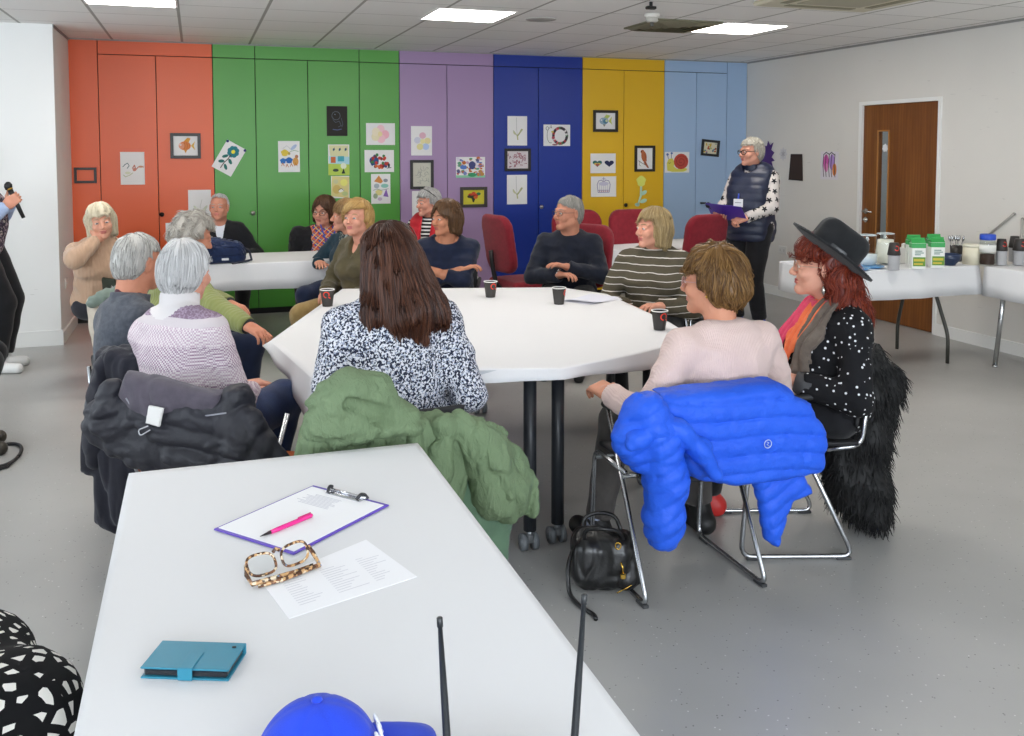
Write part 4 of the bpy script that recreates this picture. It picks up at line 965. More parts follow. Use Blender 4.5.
    m = MB(); m.prism([(-w * .92, -h * .86), (w * .96, -h * .88), (w, -h), (-w, -h * .96)], .006, .008); m.v = [(x, -zz - .001, y) for x, y, zz in m.v]; m.f = [f[::-1] for f in m.f]; m.build('hem', plain('241915', .75), e)
    S('cat_drawing', 0, (821, 151.5, 838, 180), 'pink and purple animal drawing on the wall near the door', 'drawing', 'cats', plane='right', paper='d9d4da')
    c = on_x(884.5, 148, XR + .012); e = empty('paper_snowflake', (XR + .022, c[1], c[2]), -math.pi / 2, 'white paper snowflake stuck on the door window', 'decoration')
    m = MB(); m.prism(star_poly(0, 0, .042, 7, .72), 0, .002); m.v = [(x, -zz - .001, y) for x, y, zz in m.v]; m.f = [f[::-1] for f in m.f]; m.build('paper_shape', plain('dcdcdc', .8), e)
pictures()

# ---------------------------------------------------------------- tables and their cloths
TZ = .74
def paper_cloth_mat():
    if 'pcloth' not in MC:
        t = NT('paper_cloth', .6, 0, .25); co = t.co(); t.color(t.mix(t.noise(1.5, co, 2), lin('dededf'), lin('d8d8da')))
        h = t.math('ADD', t.math('MULTIPLY', t.noise(6, co, 3), 1.0), t.math('MULTIPLY', t.noise(300, co, 2), .05)); t.bump(h, .12, .012); MC['pcloth'] = t.m
    return MC['pcloth']
def drape(poly, drops, z, flare=.02, wav=.012, seed=1, folds=()):
    """a sheet lying on the polygon and hanging over its edges by the given drops"""
    P = [np.array(p, float) for p in poly]; n = len(P); c = sum(P) / n; loop = []; m = MB()
    for i in range(n):
        a, b = P[i], P[(i + 1) % n]; k = max(3, int(np.linalg.norm(b - a) / .05))
        for j in range(k): t = j / k; loop.append((a * (1 - t) + b * t, drops[i] * (1 - t) + drops[(i + 1) % n] * t))
    N = len(loop); rg = random.Random(seed); ph = rg.uniform(0, 6); vs = []; s = 0
    rings = [(.0, None), (.55, None), (.97, None)]
    vs.append((c[0], c[1], z)); fs = []
    for r in (.5, .97):
        for p, d in loop: q = c + (p - c) * r; vs.append((q[0], q[1], z))
    for lv in (0., .04, .25, .6, 1.):
        s = 0
        for i, (p, d) in enumerate(loop):
            t = loop[(i + 1) % N][0] - loop[i - 1][0]; nn = np.array((t[1], -t[0])); nn /= np.linalg.norm(nn) + 1e-9; s = i * .05
            if nn @ (p - c) < 0: nn = -nn
            o = .003 + lv * (flare + wav * (math.sin(s * 9 + ph) + .6 * math.sin(s * 23 + ph * 2)))
            q = p + nn * max(.003, o) ; vs.append((q[0], q[1], z - (0 if lv == 0 else max(d * lv, .004 * lv))))
    R = 7
    for i in range(N): fs.append((0, 1 + i, 1 + (i + 1) % N))
    for r in range(R - 1):
        b = 1 + r * N
        for i in range(N): fs.append((b + i, b + N + i, b + N + (i + 1) % N, b + (i + 1) % N))
    m.add(vs, fs, True); return m
def cloth(poly, drops, z, label, **kw):
    m = drape(poly, drops, z, **kw); o = m.build('tablecloth', paper_cloth_mat()); md = o.modifiers.new('sheet', 'SOLIDIFY'); md.thickness = .0012; md.offset = 1
    return tag(o, label, 'tablecloth')
DARK = lambda: plain('24272c', .4); CHROME = lambda: plain('c9cbcd', .22, 1)
def caster_leg(par, x, y, ztop, mat):
    m = MB(); m.tube([(x, y, .085), (x, y, ztop)], .026, 14); l = m.build('leg', mat, par)
    q = MB(); q.tube([(x, y, .085), (x, y, .062)], .014, 8); q.box((x - .012, y - .016, .035), (x + .012, y + .016, .068), bev=.004); q.build('caster_fork', plain('9a9da0', .3, .8), l)
    for s in (-1, 1):
        w = MB(); w.tube([(x + s * .013, y + .012, .034), (x + s * .034, y + .012, .034)], .034, 18); w.tube([(x + s * .034, y + .012, .034), (x + s * .037, y + .012, .034)], .02, 14); w.build('caster_wheel', plain('6e7276', .4), l)
def round_tables():
    A, B, Cc, Dd, E, Fp, G, I, Jp = [at(u, v, TZ)[:2] for u, v in ((271, 341), (343, 289), (560, 287.5), (606, 294), (668, 322), (694, 338), (640, 353), (562, 369), (470, 369))]
    K = np.array((.40, 3.46))
    split0, split1 = (I + np.array((.0, .02))), (B * .45 + Cc * .55)
    def half(label, poly, legs):
        c = sum(np.array(p) for p in poly) / len(poly); e = empty('folding_table', (c[0], c[1], 0), 0, label, 'table')
        pl = [tuple(c + (np.array(p) - c) * .985 - c) for p in poly]
        m = MB(); m.prism(pl, TZ - .03, TZ - .003); m.build('tabletop', plain('b9bcc0', .5), e)
        m = MB(); inn = [tuple(np.array(p) * .86) for p in pl]; n = len(inn)
        for i in range(n): a, b = V(*inn[i], TZ - .06), V(*inn[(i + 1) % n], TZ - .06); m.tube([a, b], .026, 4)
        m.build('underframe', DARK(), e)
        for x, y in legs: caster_leg(e, x - c[0], y - c[1], TZ - .04, DARK())
    half('grey folding table on castors under the left part of the big white cloth', [A, K, split0, split1, B], [(1.225, 3.36), (.52, 3.68), (.98, 5.3), (1.42, 5.25)])
    half('grey folding table on castors under the right part of the big white cloth', [split0, G, Fp, E, Dd, Cc, split1], [(1.355, 3.39), (2.0, 3.86), (2.2, 4.7), (1.6, 5.25)])
    cloth([A, K, Jp, I, G, Fp, E, Dd, Cc, B], [.02, .16, .05, .035, .07, .08, .08, .08, .08, .08], TZ, 'large white paper cloth on the table everyone sits around', seed=4)
    # loose corner where two sheets of the cloth overlap
    a, b = at(520, 371, TZ - .02), at(561, 372, TZ - .02)
round_tables()
def rect_table(name, label, x0, x1, y0, y1, drops, clabel, legs='fold', legmat=None, z=TZ, seed=2):
    e = empty(name, ((x0 + x1) / 2, (y0 + y1) / 2, 0), 0, label, 'table'); w, d = (x1 - x0) / 2, (y1 - y0) / 2
    m = MB(); m.box((-w + .01, -d + .01, z - .03), (w - .01, d - .01, z - .003), bev=.004); m.build('tabletop', plain('c2beb6', .5), e)
    lm = legmat or plain('2b2b2b', .4)
    long_x = w > d; a, b = (w, d) if long_x else (d, w)
    for s in (-1, 1):
        q = MB(); Q = (lambda u, v, zz: (u, v, zz)) if long_x else (lambda u, v, zz: (v, u, zz))
        if legs == 'fold':
            for t in (-1, 1): q.tube(arc_fillet([Q(s * (a - .25), t * .05 * b, z - .05), Q(s * (a - .24), t * b * .35, z - .10), Q(s * (a - .2), t * b * .80, .22), Q(s * (a - .2), t * b * .80, .012)], .06), .0135, 8)
            q.tube([Q(s * (a - .22), -b * .5, .52), Q(s * (a - .22), b * .5, .52)], .011, 8); q.build('folding_leg', lm, e)
        else:
            for t in (-1, 1):
                l = MB(); l.tube([Q(s * (a - .10), t * (b - .10), z - .03), Q(s * (a - .06), t * (b - .06), .01)], .017, 10); l.tube([Q(s * (a - .06), t * (b - .06), 0), Q(s * (a - .06), t * (b - .06), .012)], .02, 10); l.build('leg', lm, e)
    cloth([(x0, y0), (x1, y0), (x1, y1), (x0, y1)], drops, z, clabel, seed=seed)
rect_table('work_table', 'long table nearest the viewer under a white cloth', -.178, .583, .82, 2.545, [.25, .25, .18, .18], 'white paper cloth on the near table with the clipboard', z=.75)
rect_table('side_table', 'far table under a white cloth in front of the green cupboard', -.45, .98, 7.16, 7.86, [.20] * 4, 'white cloth hanging over the far table by the green doors', seed=5)
rect_table('side_table', 'white clothed table in front of the yellow cupboard', 3.35, 4.75, 7.1, 7.8, [.26] * 4, 'white cloth over the table in front of the yellow cupboard', seed=6)
rect_table('refreshment_table', 'drinks table with jugs and cartons by the wooden door', 4.18, 5.44, 5.28, 5.93, [.21] * 4, 'white cloth on the drinks table by the wooden door', legmat=plain('35352f', .4), seed=7)
rect_table('refreshment_table', 'drinks table with stacked cups along the right wall', 5.46, 5.96, 3.75, 5.24, [.22] * 4, 'white cloth on the table of stacked cups by the right wall', legs='posts', legmat=CHROME(), seed=8)

# ---------------------------------------------------------------- things on the near table
NZ = .7515
def near_things():
    P = lambda u, v, z=NZ: at(u, v, z)
    def frame2(o, a, b):                       # matrix-free placing: origin, x towards a
        d = a - o; return math.atan2(d[1], d[0])
    # clipboard
    c0, c1, c2, c3 = P(223, 528), P(317, 484.5), P(386, 509), P(284, 559)
    c = (c0 + c1 + c2 + c3) / 4; rz = math.atan2(*((c1 + c2 - c0 - c3)[[1, 0]]))
    Lh = (np.linalg.norm(c1 - c0) + np.linalg.norm(c2 - c3)) / 4; Wh = (np.linalg.norm(c3 - c0) + np.linalg.norm(c2 - c1)) / 4
    e = empty('clipboard', (c[0], c[1], NZ + .0015), rz, 'purple clipboard holding a white sheet on the near table', 'clipboard')
    m = MB(); m.box((-Lh, -Wh, 0), (Lh, Wh, .003), bev=.001); m.build('board', plain('5a3fb0', .4), e)
    m = MB(); m.box((-Lh + .008, -Wh + .007, .0032), (Lh - .012, Wh - .007, .0045)); o = m.build('paper', plain('ececee', .7), e)
    m = MB(); r = random.Random(3)
    for i in range(10): y = Wh * .55 - i * .009; m.box((Lh * .1, y, .0046), (Lh * .1 + r.uniform(.05, .09), y + .0025, .0048)) if 0 else m.box((Lh * .35 + i * .006, -Wh * .2 + r.uniform(0, .02), .0046), (Lh * .35 + i * .006 + .0022, Wh * .75 - r.uniform(0, .03), .0048))
    m.build('printing', plain('c6c6ce', .8), o)
    m = MB(); m.box((Lh - .03, -.055, .004), (Lh - .004, .055, .008), bev=.002); m.tube([(Lh - .012, -.06, .010), (Lh - .012, .06, .010)], .0035, 8); m.build('clip', plain('c8c8cc', .2, 1), e)
    for s in (-1, 1):
        m = MB(); m.tube(arc_fillet([(Lh - .03, s * .045, .009), (Lh - .02, s * .05, .02), (Lh - .006, s * .05, .016), (Lh - .008, s * .062, .008)], .006), .004, 6); m.build('clip_spring', plain('26262a', .4), e)
    # pen
    a, b = P(260, 536.5, NZ + .011), P(312, 515, NZ + .011); d = nrm(b - a)
    e = empty('pen', a, 0, 'pink pen with a black grip lying on the clipboard', 'pen'); q = lambda t: tuple(d * t)
    Ln = np.linalg.norm(b - a)
    m = MB(); m.tube([q(.028), q(.05), q(Ln * .97), q(Ln)], [.0042, .005, .005, .0035], 12); m.build('barrel', plain('e02f8a', .25), e)
    m = MB(); m.tube([q(0), q(.010), q(.03)], [.0006, .0022, .0042], 10); m.build('tip', plain('2a2228', .4), e)
    n = nrm(np.cross(d, V(0, 0, 1))); m = MB(); m.tube([tuple(d * Ln * .72 + V(0, 0, .006)), tuple(d * Ln * .97 + V(0, 0, .0065))], .0018, 6); m.build('pen_clip', plain('c21f6e', .3), e)
    # loose sheet
    s0, s1, s2, s3 = P(289, 619), P(417, 577), P(366, 540), P(262, 583); c = (s0 + s1 + s2 + s3) / 4
    e = empty('paper_sheet', (c[0], c[1], NZ), 0, 'loose printed white sheet under the glasses on the near table', 'paper')
    m = MB(); m.prism([tuple((s - c)[:2]) for s in (s0, s1, s2, s3)], 0, .0009); m.build('sheet', plain('ececef', .7), e)
    m = MB(); ux = (s1 - s0); uy = (s3 - s0); r = random.Random(8)
    for i in range(12):
        t = .2 + i * .06
        for (f0, f1) in ((.12, .12 + r.uniform(.1, .2)), (.42, .42 + r.uniform(.1, .25)), (.72, .72 + r.uniform(.05, .2))):
            a_, b_ = s0 - c + ux * f0 + uy * t, s0 - c + ux * f1 + uy * t; w = nrm(uy) * .0022
            m.add([tuple(a_[:2]) + (.0011,), tuple(b_[:2]) + (.0011,), tuple((b_ + w)[:2]) + (.0011,), tuple((a_ + w)[:2]) + (.0011,)], [(0, 1, 2, 3)])
    m.build('printing', plain('cfcfd6', .8), e)
    # reading glasses
    t = NT('tortoiseshell', .2); v = t.n('TexVoronoi'); t.put(v.inputs[0], t.co()); v.inputs['Scale'].default_value = 170
    t.color(t.ramp(v.outputs['Color'], [(.2, '4a2f1e'), (.42, 'c49a6a'), (.6, '7a5136'), (.75, 'd8c6a8'), (.9, '6b7f96')], 'CONSTANT'))
    a, b = P(252, 590), P(319, 567); c = (a + b) / 2; rz = math.atan2(*((b - a)[[1, 0]])); W = np.linalg.norm(b - a) / 2
    e = empty('eyeglasses', (c[0], c[1], NZ + .0012), rz, 'tortoiseshell reading glasses resting on the near table', 'glasses')
    m = MB(); lens = []
    for s in (-1, 1):
        ring = []
        for q in np.linspace(0, 2 * math.pi, 29)[:-1]:
            x = s * W * .5 + W * .40 * math.copysign(abs(math.cos(q)) ** .7, math.cos(q)); h = .026 + .021 * math.copysign(abs(math.sin(q)) ** .7, math.sin(q)) + .003 * math.cos(q) * s
            ring.append((x, .018 + h * .55, .006 + h * .80))
        m.tube(ring, .0028, 8, closed=True); lens.append(ring)
    m.tube([(-W * .1, .04, .040), (0, .043, .044), (W * .1, .04, .040)], .0036, 8)
    m.build('front_frame', t.m, e)
    for s, yo, zo in ((-1, .004, .008), (1, -.006, .006)):
        m = MB(); m.tube([(s * W * .93, .035, .034), (s * W, .022, .020), (s * W * .97, yo, zo), (-s * W * .2, yo - .006, zo - .001), (-s * W * .85, yo + .002, .004)], [.0036, .0045, .005, .0042, .0036], 8); m.build('temple', t.m, e)
    m = MB()
    for r_ in lens: m.add(r_, [tuple(range(len(r_)))])
    m.build('lens', glass_thin(), e)
    # phone case
    p0, p1, p2, p3 = P(142.5, 677), P(229, 680), P(246, 656), P(160, 653)
    c = (p0 + p1 + p2 + p3) / 4; rz = math.atan2(*((p1 - p0)[[1, 0]])); Lx = (np.linalg.norm(p1 - p0) + np.linalg.norm(p2 - p3)) / 4; Ly = .040
    teal = NT('teal_leatherette', .45); teal.color('2b7f98').bump(teal.noise(900, detail=2), .25, .001)
    e = empty('phone_case', (c[0], c[1], NZ), rz, 'teal wallet phone case lying closed on the near table', 'phone case')
    m = MB(); m.box((-Lx, -Ly, .0), (Lx, Ly, .003), bev=.0012); m.build('back_cover', teal.m, e)
    m = MB(); m.box((-Lx + .004, -Ly + .003, .003), (Lx - .004, Ly - .002, .0155), bev=.003); m.build('phone', plain('20242a', .3), e)
    m = MB(); m.box((-Lx, -Ly, .0157), (Lx, Ly, .0188), bev=.0012); m.box((-Lx, Ly - .002, .001), (Lx, Ly + .002, .0185), bev=.001); m.build('front_cover', teal.m, e)
    m = MB(); m.tube(arc_fillet([(.004, .006, .0200), (.004, -Ly - .0012, .0196), (.004, -Ly - .0014, .002)], .004), .0009, 4); m.v = [(x * 1 + (.012 if (i % 2) else -.012), y, z) for i, (x, y, z) in enumerate(m.v)]
    m = MB(); m.box((-.010, -Ly - .002, .0188), (.014, .006, .0212), bev=.0008); m.box((-.010, -Ly - .0035, .001), (.014, -Ly - .0012, .0210), bev=.0008); m.build('magnet_strap', teal.m, e)
    m = MB(); m.tube([(Lx - .018, Ly - .014, .0190), (Lx - .012, Ly - .014, .0190)], .0022, 8); m.build('camera_hole', plain('101418', .4), e)
    # baseball cap
    c = P(318, 775); e = empty('baseball_cap', (c[0], c[1], NZ), rad(-8), 'royal blue baseball cap at the near edge of the table', 'cap')
    blue = cloth_mat('1c3cbe', '2142c8', 500, 20, .3, .002)
    def crown(Q):
        d_ = ell(Q, (0, 0, .005), (.088, .078, .098)); th = np.arctan2(Q[:, 1], Q[:, 0]); seam = np.abs(((th / (math.pi / 3) + .5) % 1) - .5) * math.pi / 3 * np.sqrt(Q[:, 0] ** 2 + Q[:, 1] ** 2)
        d_ = d_ + .0016 * np.exp(-(seam / .003) ** 2) - .002 * vnoise(Q, 22, 3); d_ = np.maximum(d_, -(d_ + .010)); return np.maximum(d_, -Q[:, 2] + .001)
    sdf_obj('crown', crown, (-.11, -.1, -.002), (.11, .1, .12), .0036, blue, e)
    m = MB(); vs = []; fs = []; nn, mm = 16, 6
    for j in range(mm + 1):
        for i in range(nn + 1):
            a_ = -1.15 + 2.3 * i / nn; t_ = j / mm; r0 = V(.086 * math.cos(a_), .076 * math.sin(a_)); r1 = V(.075 + .085 * math.cos(a_ * .9), .076 * math.sin(a_)); q = r0 * (1 - t_) + r1 * t_; vs.append((q[0], q[1], .012 + .014 * t_ * (1 - t_) * 2 - 5.0 * q[1] ** 2 * t_ * .8 + .022 * t_))
    for j in range(mm):
        for i in range(nn): b_ = j * (nn + 1) + i; fs.append((b_, b_ + nn + 1, b_ + nn + 2, b_ + 1))
    m.add(vs, fs, True); o = m.build('peak', blue, e); md = o.modifiers.new('t', 'SOLIDIFY'); md.thickness = .004
    m = MB(); m.lathe([(0, .006), (.006, .005), (.008, .001), (.007, 0)][::-1], c=(0, 0, .1035), n=12); m.build('button', blue, e)
    m = MB(); 
    for k, a_ in enumerate((-.3, 0, .3)): m.tube([(.082 * math.cos(a_ - .09) + .004, .075 * math.sin(a_ - .09), .045), (.074 * math.cos(a_) + .006, .07 * math.sin(a_), .062), (.082 * math.cos(a_ + .09) + .004, .075 * math.sin(a_ + .09), .045)], .0028, 6)
    m.build('embroidery', plain('e4e6ea', .7), e)
    # radio microphone receiver with two aerials
    b0, b1 = V(.305, 1.155, .0), V(.463, 1.100, 0)
    c = (b0 + b1) / 2; rz = math.atan2(*((b1 - b0)[[1, 0]])); Wd = np.linalg.norm(b1 - b0) / 2
    e = empty('radio_receiver', (c[0], c[1], .7515), rz, 'black wireless receiver whose two thin aerials stand up over the near table', 'receiver')
    m = MB(); m.box((-Wd - .035, -.16, .002), (Wd + .035, -.014, .04), bev=.004); m.build('case', plain('1d1e20', .4), e)
    m = MB(); m.box((-Wd, -.166, .008), (Wd, -.159, .034), bev=.002); m.build('front_panel', plain('3a3c40', .3), e)
    for s, tp in ((-1, (439.5, 617)), (1, (584.5, 594))):
        bl = V(s * Wd, -.004, .026); y = 0; 
        wp = c + Rz(rz) @ V(s * Wd, -.004, 0); dd = ray(*tp); tt = (wp[1] + .015) / dd[1]; top = dd * tt + V(0, 0, EYE); tl = Rz(-rz) @ (top - V(c[0], c[1], .7515))
        d_ = nrm(tl - bl); h = np.linalg.norm(tl - bl)
        m = MB(); m.tube([tuple(bl - d_ * .02), tuple(bl + d_ * .012), tuple(bl + d_ * .016), tuple(bl + d_ * h * .45), tuple(bl + d_ * (h - .014)), tuple(bl + d_ * (h - .013)), tuple(tl - d_ * .001), tuple(tl)], [.0062, .0062, .0055, .005, .0032, .0042, .0042, .003], 12); a_ = m.build('aerial', plain('1f2225', .4), e)
        q = MB(); q.tube([(s * Wd, -.02, .026), (s * Wd, .006, .026)], .0075, 10); q.build('aerial_joint', plain('17181a', .4), a_)
near_things()

# ---------------------------------------------------------------- cups, papers, bag on the tables
def make_cup(label, p, yaw):
    e = empty('paper_cup', p, yaw, label, 'cup', 'paper cups on the big white table')
    m = MB(); m.lathe([(0, 0), (.0275, 0), (.0275, .003), (.0385, .090), (.0370, .090), (.0265, .006), (0, .006)], n=28); m.build('cup_body', plain('2d2926', .5), e)
    m = MB(); m.tube([(.0385 * math.cos(a), .0385 * math.sin(a), .0905) for a in np.linspace(0, 2 * math.pi, 29)[:-1]], .0026, 8, closed=True); m.build('rim', plain('eceae6', .5), e)
    m = MB(); m.lathe([(0, .072), (.035, .072)], n=24); m.build('coffee', plain('4a2d1c', .2), e)
    m = MB(); vs = []; fs = []; n = 22
    for i in range(n + 1):
        a = -.4 + 5.1 * i / n
        for r in (.0125, .018):
            x, z = r * math.cos(a), .066 + r * math.sin(a); z = min(z, .0875); R = .0275 + .011 * (z / .09) + .0007; th = x / R; vs.append((R * math.sin(th), -R * math.cos(th), z))
    for i in range(n): b = 2 * i; fs.append((b, b + 1, b + 3, b + 2))
    x0 = .0; m.add(vs, fs); a = -.75
    tail = []
    for r, w in ((.016, -.003), (.016, .003), (.030, .003), (.030, -.003)):
        x, z = r * math.cos(a) + w * .7, .066 + r * math.sin(a) + w * .7; R = .0275 + .011 * (z / .09) + .0008; tail.append((R * math.sin(x / R), -R * math.cos(x / R), z))
    m.add(tail, [(0, 1, 2, 3)]); o = m.build('logo', plain('e23a22', .5), e)
    for pl in o.data.polygons: pass
    return e
for lb, u, v, yw in (('black paper cup nearest the woman in the olive coat', 327.5, 306, -.3), ('black paper cup in front of the woman in the navy jumper', 490.5, 297, .2), ('black paper cup in front of the man in glasses', 559, 304, .9), ('black paper cup at the right edge, between the striped and the pink jumper', 659.5, 329.5, .1)):
    make_cup(lb, at(u, v, TZ + .0015), yw)
def papers_on_table():
    a = at(592, 300, TZ + .002); e = empty('papers', a, .35, 'few white sheets lying on the big table before the striped jumper', 'papers')
    for i in range(3):
        m = MB(); vs = []; fs = []; n = 6
        for j in range(n + 1):
            for k in range(n + 1): x, y = (k / n - .5) * .29, (j / n - .5) * .2; vs.append((x + i * .006, y + i * .004, .001 + i * .0016 + (.012 * max(0, -x / .145 - .4) if i == 2 else 0) + .002 * math.sin(k + i)))
        for j in range(n):
            for k in range(n): b = j * (n + 1) + k; fs.append((b, b + 1, b + n + 2, b + n + 1))
        m.add(vs, fs, True); m.build('sheet', plain(('dcdce4', 'e4e4ea', 'd3d4e0')[i], .7), e, rot=(0, 0, i * .12))
papers_on_table()
def shoulder_bag():
    c = at(222, 264, TZ + .002) + V(-.06, .09, 0); e = empty('shoulder_bag', c, rad(4), 'navy fabric bag lying on the far white table', 'bag')
    nav = cloth_mat('1c2a4c', '24365c', 350)
    def f(Q): return smin(bx(Q, (0, 0, .075), (.22, .11, .075), .05), ell(Q, (-.03, .0, .11), (.17, .09, .07)), .05) - .010 * vnoise(Q, 11, 2) - .005 * creases(Q, 8, 4)
    def g(Q): return np.maximum(f(Q), -Q[:, 2] + .002)
    sdf_obj('bag_body', g, (-.3, -.2, -.01), (.3, .2, .26), .011, nav, e)
    def fl(Q): return np.maximum(np.maximum(np.abs(f(Q) - .008) - .004, Q[:, 1] - .02), .055 - Q[:, 2] + .03 * np.abs(Q[:, 0]))
    sdf_obj('flap', fl, (-.3, -.2, -.01), (.3, .2, .26), .009, cloth_mat('172342', '1e2d50', 350), e)
    m = MB(); m.tube([(.2, 0, .12), (.26, -.04, .08), (.27, -.08, .02), (.2, -.13, .012), (.12, -.16, .010)], .009, 6); m.build('strap', plain('151d33', .7), e)
    m = MB(); m.box((.05, -.126, .03), (.10, -.118, .045)); m.build('tag', plain('d2d4d8', .5), e)
shoulder_bag()
def small_floor_bag():
    c = at(228, 333, 0) + V(0, .05, 0); e = empty('yellow_bag', c, .2, 'small yellow and black bag on the floor under the far table', 'bag')
    def f(Q): return bx(Q, (0, 0, .13), (.13, .07, .13), .04) - .006 * vnoise(Q, 14, 3)
    sdf_obj('bag_body', f, (-.17, -.12, -.01), (.17, .12, .30), .011, plain('e6c823', .6), e)
    m = MB(); m.tube(arc_fillet([(-.06, -.08, .2), (-.06, -.09, .05), (.08, -.09, .05), (.08, -.08, .2)], .05), .014, 8); m.build('handle', plain('1a1a1a', .6), e)
small_floor_bag()
def drinks():
    z = TZ + .0015; G = glass_thin()
    def jug(p, label, fill):
        e = empty('glass_jug', p, .9, label, 'jug')
        m = MB(); m.lathe([(0, 0), (.058, 0), (.068, .02), (.074, .09), (.062, .16), (.066, .225)], n=28); m.build('jug_body', G, e)
        m = MB(); m.tube(arc_fillet([(.062, 0, .2), (.12, 0, .2), (.13, 0, .1), (.07, 0, .06)], .04), .010, 10); m.build('handle', plain('c9d2d4', .1), e)
        m = MB(); m.lathe([(0, .010), (.062, .012), (.069, .05), (.0685, .09), (0, .09)] if fill == 'ice' else [(0, .010), (.062, .012), (.0688, .09), (.058, .16), (.056, .185), (0, .185)], n=24); m.build('drink', plain('e4e1d3', .3) if fill != 'ice' else plain('c9cfd2', .1), e)
        m = MB(); m.tube([(.06 * math.cos(a), .06 * math.sin(a), .228) for a in np.linspace(0, 2 * math.pi, 25)[:-1]], .004, 6, closed=True); m.build('lid_rim', plain('c4ced0', .1), e)
    jug(at(867, 266, z), 'left glass jug of water on the drinks table', 'ice'); jug(at(885, 264, z), 'glass jug of pale squash behind the grey cup stack', 'squash')
    def saucer(p, label):
        e = empty('saucer', p, 0, label, 'saucer', 'blue saucers on the drinks table'); m = MB(); m.lathe([(0, 0), (.045, 0), (.085, .014), (.084, .018), (.043, .005), (0, .005)], n=28); m.build('saucer_body', plain('5f95c4', .35), e)
        m = MB(); m.lathe([(.03, .0052), (.036, .0062), (.03, .0056)], n=24); m.build('well_ring', plain('4d84b5', .35), e)
    saucer(at(858, 270, z), 'blue saucer nearest the brim of the black hat'); saucer(at(872, 268, z), 'blue saucer under the glass jug by the grey cup stack')
    def stack(p, label, n, blackn, s=1.0):
        e = empty('cup_stack', p, .3, label, 'cups', 'cup stacks on the drinks tables')
        m = MB(); prof = [(0, .0)]
        for i in range(9): prof += [(.036 * s, .004 + i * .0115), (.0395 * s, .009 + i * .0115)]
        prof += [(.037 * s, .110), (0, .110)]; m.lathe(prof, n=24); m.build('ripple_sleeve', plain('a9a9ab', .6), e)
        m = MB(); m.lathe([(.041 * s, .110), (.043 * s, .113), (.030 * s, .195), (.028 * s, .197), (0, .197)], n=24); m.build('upturned_cup', plain('2a2624', .5), e)
        m = MB(); vs = []
        for i in range(13):
            a = 3.6 + 1.5 * math.pi * i / 12
            for r in (.012, .019): x, zz = r * math.cos(a), .160 + r * math.sin(a); R = (.043 - .013 * (zz - .113) / .082) * s + .0008; vs.append((R * math.sin(x / R - .5), -R * math.cos(x / R - .5), zz))
        m.add(vs, [(2 * i, 2 * i + 1, 2 * i + 3, 2 * i + 2) for i in range(12)]); m.build('logo', plain('c9382a', .5), e)
    stack(at(893.5, 270.5, z), 'stack of grey rippled cups topped by a black cup, beside the cartons', 3, 1, 1.05)
    stack(at(1001, 265.5, z), 'grey and black cup stack beside the coffee jar', 3, 1); stack(at(1019, 265.5, z), 'grey and black cup stack by the picture edge', 3, 1, 1.1); stack(at(1014, 262, z), 'grey and black cup stack behind the two front stacks', 3, 1)
    def carton(p, rz, label):
        e = empty('milk_carton', p, rz, label, 'carton', 'green and white milk cartons on the drinks table'); w = .0475
        m = MB(); m.box((-w, -.032, 0), (w, .032, .185), bev=.002); m.build('carton_body', plain('e4e6e2', .45), e)
        m = MB(); m.add([(-w, -.032, .185), (w, -.032, .185), (w, .032, .185), (-w, .032, .185), (-w, 0, .212), (w, 0, .212)], [(0, 1, 5, 4), (2, 3, 4, 5), (1, 2, 5), (3, 0, 4)]); m.box((-w, -.002, .210), (w, .002, .222)); m.build('gable_top', plain('2f9a4a', .45), e)
        m = MB(); m.box((-w - .0006, -.0326, .150), (w + .0006, .0326, .183)); m.build('top_band', plain('3aa055', .45), e)
        m = MB(); m.box((-w + .008, -.0332, .02), (w - .002, -.032, .085)); m.build('landscape_print', plain('5f8a2e', .5), e)
        m = MB(); m.box((-w + .014, -.0338, .055), (w - .01, -.033, .072)); m.box((-w + .014, -.0338, .03), (w - .02, -.033, .042)); m.build('hill_print', plain('c4b43a', .5), e)
        m = MB(); 
        for i, ww in enumerate((.05, .06, .04)): m.box((-w + .02, -.0334, .125 - i * .013), (-w + .02 + ww, -.0325, .132 - i * .013))
        m.build('printed_lines', plain('6f8f86', .5), e)
    for u, v, r, lb in ((917, 268.5, -.42, 'leftmost front green and white milk carton by the cup stack'), (936, 267.5, -.42, 'right front green and white milk carton beside the blue bowl'), (913, 264.5, -.42, 'back milk carton behind the leftmost one'), (933, 263.5, -.42, 'back milk carton behind the right front one')): carton(at(u, v, z), r, lb)
    p = at(949, 265, z); e = empty('bowl', p, 0, 'dark blue bowl beside the milk cartons', 'bowl'); m = MB(); m.lathe([(0, 0), (.045, 0), (.045, .008), (.075, .04), (.085, .078), (.081, .078), (.07, .042), (.04, .014), (0, .012)], n=30); m.build('bowl_body', plain('22314e', .3), e); m = MB(); m.tube([(.083 * math.cos(a), .083 * math.sin(a), .079) for a in np.linspace(0, 2 * math.pi, 31)[:-1]], .0028, 6, closed=True); m.build('rim', plain('2b3d60', .3), e)
    p = at(956, 261, z); e = empty('cutlery_cup', p, 0, 'dark cup of teaspoons between the bowl and the cream tin', 'cutlery holder'); m = MB(); m.lathe([(0, 0), (.04, 0), (.046, .12), (.042, .12), (.037, .01), (0, .01)], n=22); m.build('holder', plain('2b2725', .4), e)
    r = random.Random(4)
